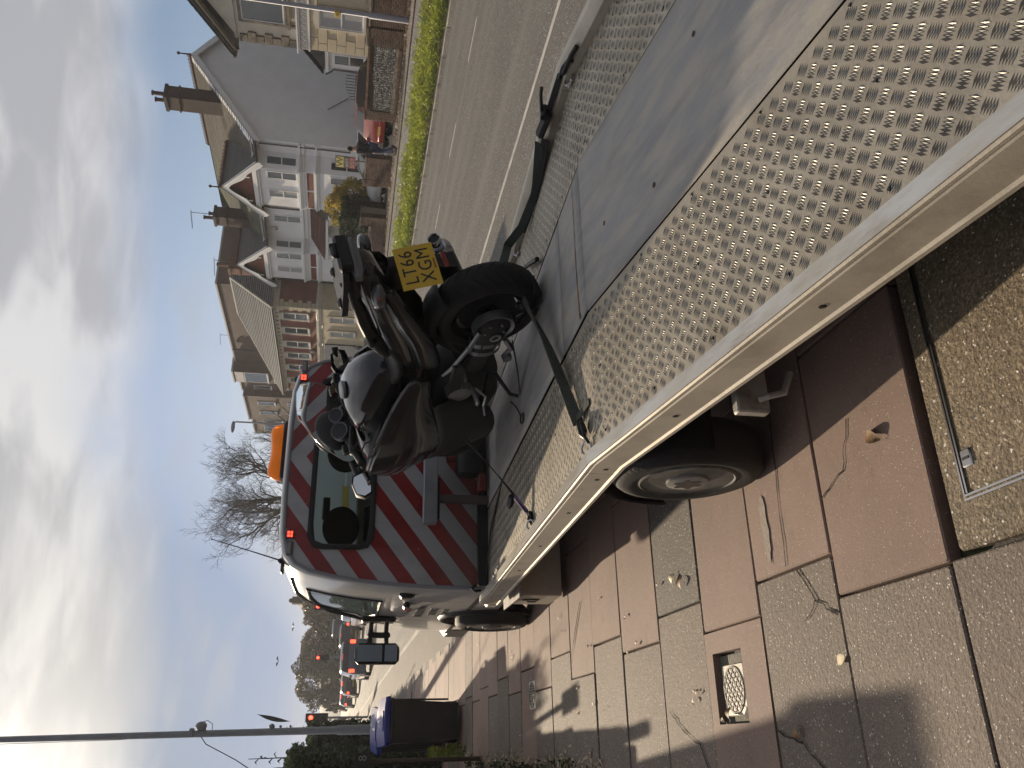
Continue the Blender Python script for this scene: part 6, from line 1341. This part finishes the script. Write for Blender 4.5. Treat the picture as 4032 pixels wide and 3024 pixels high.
tv_aerial(fl, (36, 73.5, 13.2), 2.2, 1.2); Wp(MB().tube([(34.8, 74, 13.2), (34.8, 74, 9.5)], .08, 6), 'flue', darkmetal, fl)
# ------------------------------------------------------------ garden walls on the far footway
brickd = mat('dark_garden_brick', (.085, .048, .034), .85, var=.4, vs=7, bump=.3, bs=60, objvar=.45, grime=.5, gs=2, gc=(.045, .045, .03))
GX = 21.6
bshare = {}
def brickwall(label, name, y0, y1, z1, th=.22, x=GX, z0=None, cat='wall', cop=None, group=None):
    z0 = (gzf(x, y0) - .02) if z0 is None else z0; t = thing(name, label, cat, (x, y0, z0), 0, group); ph = z1 - z0
    MB().box(.008, th - .008, .008, y1 - y0 - .008, 0, ph - .01).build('mortar_core', mortar, t, smooth=0)
    if 'b' not in bshare: bshare['b'] = MB().box(0, .10, 0, .215, 0, .065).build('brick', brickd, None, smooth=0).data; bpy.data.objects.remove(bpy.data.objects['brick'] if False else [o for o in bpy.data.objects if o.data == bshare['b']][0])
    nr = int(ph / .075); W_ = y1 - y0; cnt = 0; rest = MB()
    for r in range(nr):
        y = 0 if r % 2 == 0 else -.11
        while y < W_ - .02:
            a, b = max(0, y), min(W_, y + .215)
            if b - a > .05:
                for xx in (0,):
                    if cnt < 290:
                        o = bpy.data.objects.new('brick', bshare['b']); C.objects.link(o); o.parent = t; o.location = (xx + rnd.uniform(-.004, .003), a, r * .075 + .005); o.scale = (1, (b - a) / .215, 1); cnt += 1
                    else: rest.box(xx, xx + .1, a, b, r * .075 + .005, r * .075 + .07)
            y += .225
        # near end face
        for k in range(max(1, int(th / .22))): 
            if cnt < 298:
                o = bpy.data.objects.new('brick', bshare['b']); C.objects.link(o); o.parent = t; o.matrix_basis = Matrix.Translation((min(th, .215) + .004, -.004, r * .075 + .005)) @ Matrix.Rotation(radians(90), 4, 'Z') @ Matrix.Diagonal((1, min(th, .215) / .215, 1, 1)); cnt += 1
    if rest.v: rest.build('bricks_rest', brickd, t, smooth=0, kind='stuff')
    if cop: MB().bbox(-.04, th + .04, -.03, W_ + .03, ph, ph + cop, .008).build('coping', stone, t)
    return t
GQ2 = 'brick pillars of the far garden walls'
brickwall('long dark brick wall running right from the first pillar, behind the lamp post', 'brick_wall', 15.5, 20.5, 1.88, cop=.05)
brickwall('brick pillar at the right end of the flint wall', 'brick_pillar', 20.6, 21.35, 1.95, .4, cop=.04, cat='pillar', group=GQ2)
flw = thing('flint_wall', 'garden wall of glossy dark flints framed in brick, between two pillars', 'wall', (GX, 21.35, .78)); L_ = 24.5 - 21.35
MB().box(.04, .22, 0, L_, 0, 1.0).build('mortar_core', mat('flint_mortar', (.09, .08, .065), .9), flw, smooth=0)
flint = mat('flint', (.03, .03, .033), .14, c2=(.55, .53, .50), vs=4, objvar=.6, coat=.5); fm = [MB().ball((0, 0, 0), 1, 6, (.5, 1, .8)).build('flint', flint, flw, smooth=60)]; fm[0].matrix_basis = Matrix.Translation((.03, .1, .25)) @ Matrix.Diagonal((.05, .05, .05, 1))
k = 1
for r in range(11):
    y = .06 + (.05 if r % 2 else 0)
    while y < L_ - .04:
        if k < 300:
            inst(fm[0], Matrix.Translation((.035 + rnd.uniform(-.012, .012), y, .23 + r * .066 + rnd.uniform(-.012, .012))) @ rotm(rnd.uniform(0, 3), rnd.uniform(-.4, .4), rnd.uniform(-.4, .4)) @ Matrix.Diagonal((.05, rnd.uniform(.035, .06), rnd.uniform(.028, .042), 1)), flw); k += 1
        y += rnd.uniform(.09, .125)
for (z0, z1, x0) in ((0, .10, -.03), (.10, .20, .0), (.96, 1.06, -.01)): MB().bbox(x0, .22, 0, L_, z0, z1, .005).build('brick_course', stone if z0 == .1 else brickd, flw)
for q in range(32): MB().bbox(-.04, .24, q * .0975, q * .0975 + .088, 1.06, 1.14, .006).build('coping_brick', brickm, flw, smooth=0)
brickwall('brick pillar between the flint wall and the red car', 'brick_pillar', 24.5, 25.0, 1.93, .4, cat='pillar', group=GQ2, cop=.03)
brickwall('dark brick wall behind the sold board and the walking person', 'brick_wall', 27.2, 28.6, 1.84)
brickwall('brick pillar right of the silver car front', 'brick_pillar', 28.62, 29.05, 1.83, .42, cat='pillar', group=GQ2, cop=.03)
brickwall('wide brick pillar left of the silver car under the dark hedge', 'brick_pillar', 31.3, 31.95, 1.86, .55, cat='pillar', group=GQ2, cop=.04)
brickwall('low brown brick wall with stone coping beneath the dark hedge', 'brick_wall', 31.98, 35.1, 1.38, cop=.12)
brickwall('short brick pillar at the far end of the low wall', 'brick_pillar', 35.2, 35.62, 1.15, .42, cat='pillar', group=GQ2, cop=.04)
brickwall('distant garden wall running on past the brick house', 'brick_wall', 38.0, 47.0, 1.35)
hedge('privet_hedge', 'dark clipped hedge on the low wall beside the yellow bush', 22.0, 23.3, 32.0, 35.0, .9, 2.74, 15000, .045, f_dark, seed=11)
def bushfn(cx, cy, cz, rx, ry, rz__, seed=0):
    def f(n, rs):
        v = rs.normal(size=(n, 3)); v /= np.linalg.norm(v, axis=1)[:, None]; k = np.array([.78 + .42 * noise.noise(Vector((*(a * 2.1 + seed),))) for a in v]); r = k * rs.uniform(.72, 1.0, n) ** .6
        return np.stack([cx + v[:, 0] * rx * r, cy + v[:, 1] * ry * r, cz + v[:, 2] * rz__ * r], 1)
    return f
def bush(name, label, c, r, n, size, m, cat='bush', seed=1, group=None, stem=True):
    t = thing(name, label, cat, (c[0], c[1], gzf(c[0], c[1])), 0, group); o = leaves(n, bushfn(*c, *r, seed), size, m, 'crown', t, seed=seed); o.matrix_basis = t.matrix_basis.inverted()
    if stem: MB().tube([(c[0], c[1], gzf(c[0], c[1]) - .1), (c[0], c[1], c[2])], [.10, .05], 8).build('trunk', mat('bark', (.032, .027, .022), .9, bump=.5, bs=20), t, world=True)
    return t
bush('yellow_bush', 'yellow green bush glowing in the sun between the silver car and the hedge', (23.6, 33.3, 2.15), (1.1, 1.9, 1.55), 15000, .055, f_yel, seed=12)
bush('small_shrub', 'small bright shrub behind the lamp post in the cream house garden', (22.6, 19.0, 1.5), (.7, .8, .8), 3500, .05, f_grass, seed=13); bush('front_shrub', 'green shrub below the brick wall beside the lamp post foot', (22.8, 17.5, 1.4), (.7, 1.2, .7), 3500, .05, f_dark, seed=14)
# ------------------------------------------------------------ cars, person, sign, lamp posts on the far side
car('dark red hatchback parked in the drive, rear plate to the road', p_red, (24.75, 26.75, .80), radians(-90), 'hatch', False, 4.2, 1.74, 1.56)
car('silver white car parked nose out between two brick pillars', p_white, (24.95, 31.0, .80), radians(90), 'hatch', False, 4.4, 1.78, 1.46)
sg = thing('sold_board', 'estate agent SOLD board on a pole over the brick wall', 'sign', (21.95, 27.95, .8)); SM = Matrix.Translation((0, 0, 0))
post = mat('board_post', (.30, .27, .23), .7)
MB().box(-.03, .03, -.03, .03, 0, 2.2).build('pole', post, sg, smooth=0)
Mf = Matrix(((0, 0, -1, -.06), (-1, 0, 0, .05), (0, 1, 0, 0), (0, 0, 0, 1)))
ylw = mat('board_yellow', (.55, .45, .08), .5); blk_ = mat('board_black', (.02, .02, .025), .5); rdb = mat('board_red', (.30, .02, .03), .5); wl = mat('board_lettering', (.45, .45, .42), .5)
bdo = MB().box(-.36, .36, 1.39, 2.20, -.02, .0, Mf @ Matrix.Translation((0, 0, 0))).build('board', blk_, sg, smooth=0)
MB().box(-.33, .33, 1.87, 2.17, .002, .006, Mf).build('yellow_panel', ylw, sg, smooth=0); MB().box(-.36, .36, 1.39, 1.64, .002, .006, Mf).build('red_panel', rdb, sg, smooth=0)
text_obj('W', .40, blk_, sg, Mf @ Matrix.Translation((0, 2.02, .008)), 'lettering', .002, 1.5); text_obj('welch', .24, wl, sg, Mf @ Matrix.Translation((0, 1.745, .008)), 'lettering', .002, 1.0); text_obj('SOLD', .20, wl, sg, Mf @ Matrix.Translation((0, 1.515, .010)), 'lettering', .002, 1.15)
lp = thing('lamp_post', 'pale lamp post with a yellow number plate in front of the cream house', 'lamp post', (21.0, 19.53, .66)); lpm = mat('lamp_post_pale', (.30, .30, .34), .5, .1)
MB().tube([(0, 0, 0), (0, 0, 1.25), (0, 0, 1.32), (.0, 0, 9)], [.10, .10, .072, .045], 14).build('column', lpm, lp); MB().bbox(-.16, -.06, -.08, .12, 2.15, 2.32, .008).build('yellow_plate', mat('number_yellow', (.55, .36, .03), .5), lp)
text_obj('12', .11, blk_, lp, Matrix(((0, 0, -1, -.165), (-1, 0, 0, .02), (0, 1, 0, 2.235), (0, 0, 0, 1))), 'number', .002)
MB().tube([(0, 0, 9), (0, -.4, 9.3), (0, -1.1, 9.35)], .04, 8).bbox(-.12, .12, -1.6, -1.0, 9.28, 9.42, .04).build('lantern', lpm, lp)
l2 = thing('street_lamp', 'tall slim street lamp standing before the brick flats and the bare tree', 'street lamp', (19.5, 52.4, .5)); MB().tube([(0, 0, 0), (0, 0, 1.4), (0, 0, 1.5), (0, 0, 8.6)], [.09, .09, .06, .05], 12).build('column', lpm, l2)
MB().ball((-.35, 0, 8.72), .22, 10, (1.9, .7, .55)).tube([(0, 0, 8.55), (-.1, 0, 8.72)], .04, 8).build('lantern', lpm, l2, smooth=180)
# person walking
def person():
    t = thing('person', 'person in dark jacket and blue jeans walking left along the far footway', 'person', (20.55, 25.35, gzf(20.55, 25.35) + .016), 0)
    J = [(0, 0, .95), (0, .02, 1.12), (0, .03, 1.30), (0, .05, 1.45), (0, .09, 1.55), (0, .13, 1.66), (0, .15, 1.74),
         (.09, .0, .92), (.10, .20, .52), (.10, .10, .10), (-.09, 0, .92), (-.09, -.04, .50), (-.09, -.30, .14),
         (.17, .03, 1.42), (.24, .10, 1.16), (.20, .26, .98), (-.17, .03, 1.42), (-.25, -.08, 1.16), (-.22, -.08, .90)]
    E = [(0, 1), (1, 2), (2, 3), (3, 4), (4, 5), (5, 6), (0, 7), (7, 8), (8, 9), (0, 10), (10, 11), (11, 12), (3, 13), (13, 14), (14, 15), (3, 16), (16, 17), (17, 18)]
    Rr = [.17, .18, .20, .15, .065, .095, .085, .11, .075, .05, .11, .075, .05, .085, .06, .045, .085, .06, .045]
    def sk(idx, name, m, grow=0, mats=None):
        ids = {j: i for i, j in enumerate(idx)}; me = bpy.data.meshes.new(name); me.from_pydata([J[j] for j in idx], [(ids[a], ids[b]) for a, b in E if a in ids and b in ids], []); o = bpy.data.objects.new(name, me); C.objects.link(o); o.parent = t
        o.modifiers.new('sk', 'SKIN'); q = o.modifiers.new('s', 'SUBSURF'); q.levels = q.render_levels = 1
        for i, j in enumerate(idx): me.skin_vertices[0].data[i].radius = (Rr[j] + grow,) * 2
        me.skin_vertices[0].data[0].use_root = True; me.materials.append(m); return o
    skin = mat('skin', (.32, .19, .13), .6); sk(list(range(19)), 'body', skin)
    sk([0, 1, 2, 3, 13, 14, 15, 16, 17, 18], 'jacket', mat('navy_jacket', (.012, .014, .022), .8), .022); sk([0, 7, 8, 9, 10, 11, 12], 'jeans', mat('blue_jeans', (.035, .055, .11), .8), .014)
    MB().ball((0, .12, 1.73), .105, 10, (.95, 1.0, 1.0)).build('hair', mat('dark_hair', (.02, .015, .012), .8), t)
    MB().ball((0, .215, 1.70), .02, 6).build('nose', skin, t)
    for c, r_ in (((.10, .14, .045), 0), ((-.09, -.36, .12), .9)): MB().bbox(-.045, .045, -.13, .14, -.04, .05, .02, M=Matrix.Translation(c) @ rotm(-r_)).build('shoe', black, t)
    for c in ((.20, .30, .93), (-.22, -.07, .83)):
        mb = MB().ball(c, .045, 8, (.6, 1, 1.2))
        for q in range(4): mb.tube([(c[0], c[1] - .03 + q * .02, c[2] - .03), (c[0] + .01, c[1] - .03 + q * .022, c[2] - .10 + .01 * abs(q - 1))], .009, 5)
        mb.tube([(c[0], c[1] + .03, c[2]), (c[0] + .01, c[1] + .065, c[2] - .04)], .010, 5); mb.build('hand', skin, t)
person()
# ------------------------------------------------------------ trees
bark = MC['bark']
def baretree(name, label, x, y, h, seed, spread=1.0, lean=0, depth=6, group=None, z0=None):
    r = random.Random(seed); z0 = gzf(x, y) if z0 is None else z0; t = thing(name, label, 'tree', (x, y, z0), 0, group); tr = MB(); cr = MB()
    def grow(p, d, L, rad, k):
        n = 4 if k < 3 else 3; pts = [p]; q = p.copy(); dd = d.copy()
        for i in range(n):
            dd = (dd + Vector((r.gauss(0, .12), r.gauss(0, .12), r.gauss(.03, .07))) * (1 + k * .22)).normalized(); q = q + dd * L / n; pts.append(q.copy())
        (tr if k < 2 else cr).tube(pts, [rad * (1 - .38 * i / n) for i in range(n + 1)], 7 if k < 2 else (4 if k < 4 else 3), False)
        if k >= depth: return
        nb = r.choice((3, 4)) if k < 3 else r.choice((2, 3, 3))
        for b in range(nb):
            f = r.uniform(.35, 1.0) if b else 1.0; i = min(n, max(1, int(f * n + .5))); a = r.uniform(0, 2 * pi); sp = r.uniform(.35, .85) * spread if k else r.uniform(.3, .75) * spread
            o = dd.orthogonal().normalized(); o = Matrix.Rotation(a, 3, dd) @ o; nd_ = (dd * cos(sp) + o * sin(sp) + Vector((0, 0, .12))).normalized()
            grow(pts[i], nd_, L * r.uniform(.62, .82), max(.009, rad * r.uniform(.47, .64)), k + 1)
    grow(Vector((0, 0, -.1)), Vector((lean, 0, 1)).normalized(), h * .26, h * .022, 0)
    tr.build('trunk', bark, t, smooth=60); o = cr.build('crown', bark, t, smooth=60); o['kind'] = 'stuff'; return t
baretree('bare_tree', 'large bare winter tree spreading above the orange beacon', 19.9, 66, 17.5, 5, .95, depth=8)
baretree('bare_tree', 'thin bare tree against the brick flats beside the street lamp', 23.0, 63.5, 12, 21, .9, depth=6)
# distant trees and houses closing the street
TG = 'distant trees closing the view down the road'
def ftree(label, x, y, zc, r, n, m, seed, bare=False):
    t = bush('distant_tree', label, (x, y, zc), r, int(n * 2.6), .15, m, 'tree', seed, TG); return t
ftree('dense dark tree left of the red traffic light pair', 8.6, 112, 3.6, (4.4, 4, 4.0), 5200, f_far, 31); ftree('brownish tree right behind the pair of traffic lights', 12.4, 116, 3.7, (3.2, 4, 3.7), 4200, f_aut, 32)
ftree('autumn brown tree beside the chimney silhouette', 15.9, 110, 3.5, (3.0, 4, 3.4), 4200, f_aut, 33); ftree('low dark trees at the foot of the brown ones', 13.5, 104, 1.9, (6.5, 3, 1.9), 3800, f_far, 34)
ftree('small round tree at the left end of the distant row', 6.2, 118, 2.1, (2.0, 3, 2.1), 2000, f_far, 35)
baretree('distant_bare_tree', 'spiky pollarded bare tree rising over the brown trees', 14.4, 108, 8.0, 41, .8, depth=5, group=None); baretree('distant_bare_tree', 'bare twigs on the left of the distant tree row', 9.5, 114, 8.6, 43, 1.2, depth=5)
dh = bld('distant_house', 'distant gabled house with one chimney just beyond the cab roof', 17.5, 113); dh.matrix_basis = Matrix.Translation((17.5, 113, 0))
far = mat('distant_roof', (.07, .075, .085), .8)
Wp(MB().prism([(15.4, 0), (21.5, 0), (21.5, 5.4), (18.6, 7.6), (15.4, 4.6)], 112, 122, 'y'), 'walls', m_chim, dh); Wp(MB().box(17.4, 18.3, 113, 114, 5.5, 8.0), 'chimney', m_chim, dh); Wp(MB().ball((17.85, 113.5, 8.15), .3, 8), 'chimney_pot', m_chim, dh)
dt = bld('distant_terrace', 'flat topped dark building among the distant trees', 11, 128, 'building'); dt.matrix_basis = Matrix.Translation((11, 128, 0)); Wp(MB().box(9.8, 13.8, 126, 136, 0, 7.0), 'walls', far, dt)
hs = MB().grid([[(x, y, max(-1, z * (1 - abs((y - 330) / 60) ** 2))) for y in (270, 300, 330, 360, 390)] for x, z in ((-60, 6), (-30, 7), (0, 6.5), (8, 5.6), (14, 7.5), (22, 9), (40, 10), (80, 12), (140, 12), (220, 9))]).build('hill', far, smooth=180, kind='structure')
dw = thing('brick_boundary_wall', 'low wall closing the far side of the junction', 'wall', (2, 120, 0)); MB().box(-3, 2.2, 150, 150.4, 0, 2.2).build('wall', m_chim, dw, world=True, smooth=0)
# bird specks
for i, (az_, el_, d_) in enumerate(((7.3, 2.9, 90), (5.2, 3.7, 80))):
    p = Vector((sin(radians(az_)) * d_, cos(radians(az_)) * d_, 1.7 + d_ * tan(radians(el_)))); o = MB().add([(-.45, 0, .12), (-.2, .05, .2), (0, .1, 0), (.2, .05, .2), (.45, 0, .12), (0, -.12, 0)], [(0, 1, 2, 5), (5, 2, 3, 4)]).build('bird', black, smooth=0, solid=.03); o.location = p
    tag(o, ('small bird in flight above the distant trees, nearer the cab', 'second small bird gliding left of the other, above the road')[i], 'bird')
# unseen house added left of the frame to block sky and deepen shade
nh = bld('added_shade_house', 'unseen brick terrace added left of the frame to darken the shade', -8, 0); nh.matrix_basis = Matrix.Translation((-8, 0, 0))
Wp(MB().box(-16, -8.6, -16, 10.5, 0, 6.6), 'wall', m_brick, nh); slope('front_slope', (-8.2, 10.8, 6.5), (-8.2, -16, 6.5), (-12.4, -16, 9.2), (-12.4, 10.8, 9.2), slate, nh, course=.5)
for y in (-8, -3, 2, 7): window(nh, (-8.59, y, .9), (0, 1, 0), 1.2, 1.7); window(nh, (-8.59, y, 4.2), (0, 1, 0), 1.1, 1.5)
# hazy winter air
hm_ = bpy.data.materials.new('haze_air'); hm_.use_nodes = True; nt = hm_.node_tree; nt.nodes.remove(nt.nodes['Principled BSDF']); pv = nd(nt, 'ShaderNodeVolumePrincipled')
pv.inputs['Color'].default_value = (.93, .95, 1, 1); pv.inputs['Density'].default_value = .0007; pv.inputs['Anisotropy'].default_value = .3; nt.links.new(pv.outputs[0], nt.nodes['Material Output'].inputs['Volume'])
hz_ = MB().box(-320, 420, -20, 950, -2.5, 16.5).build('haze', hm_, smooth=0, kind='stuff')
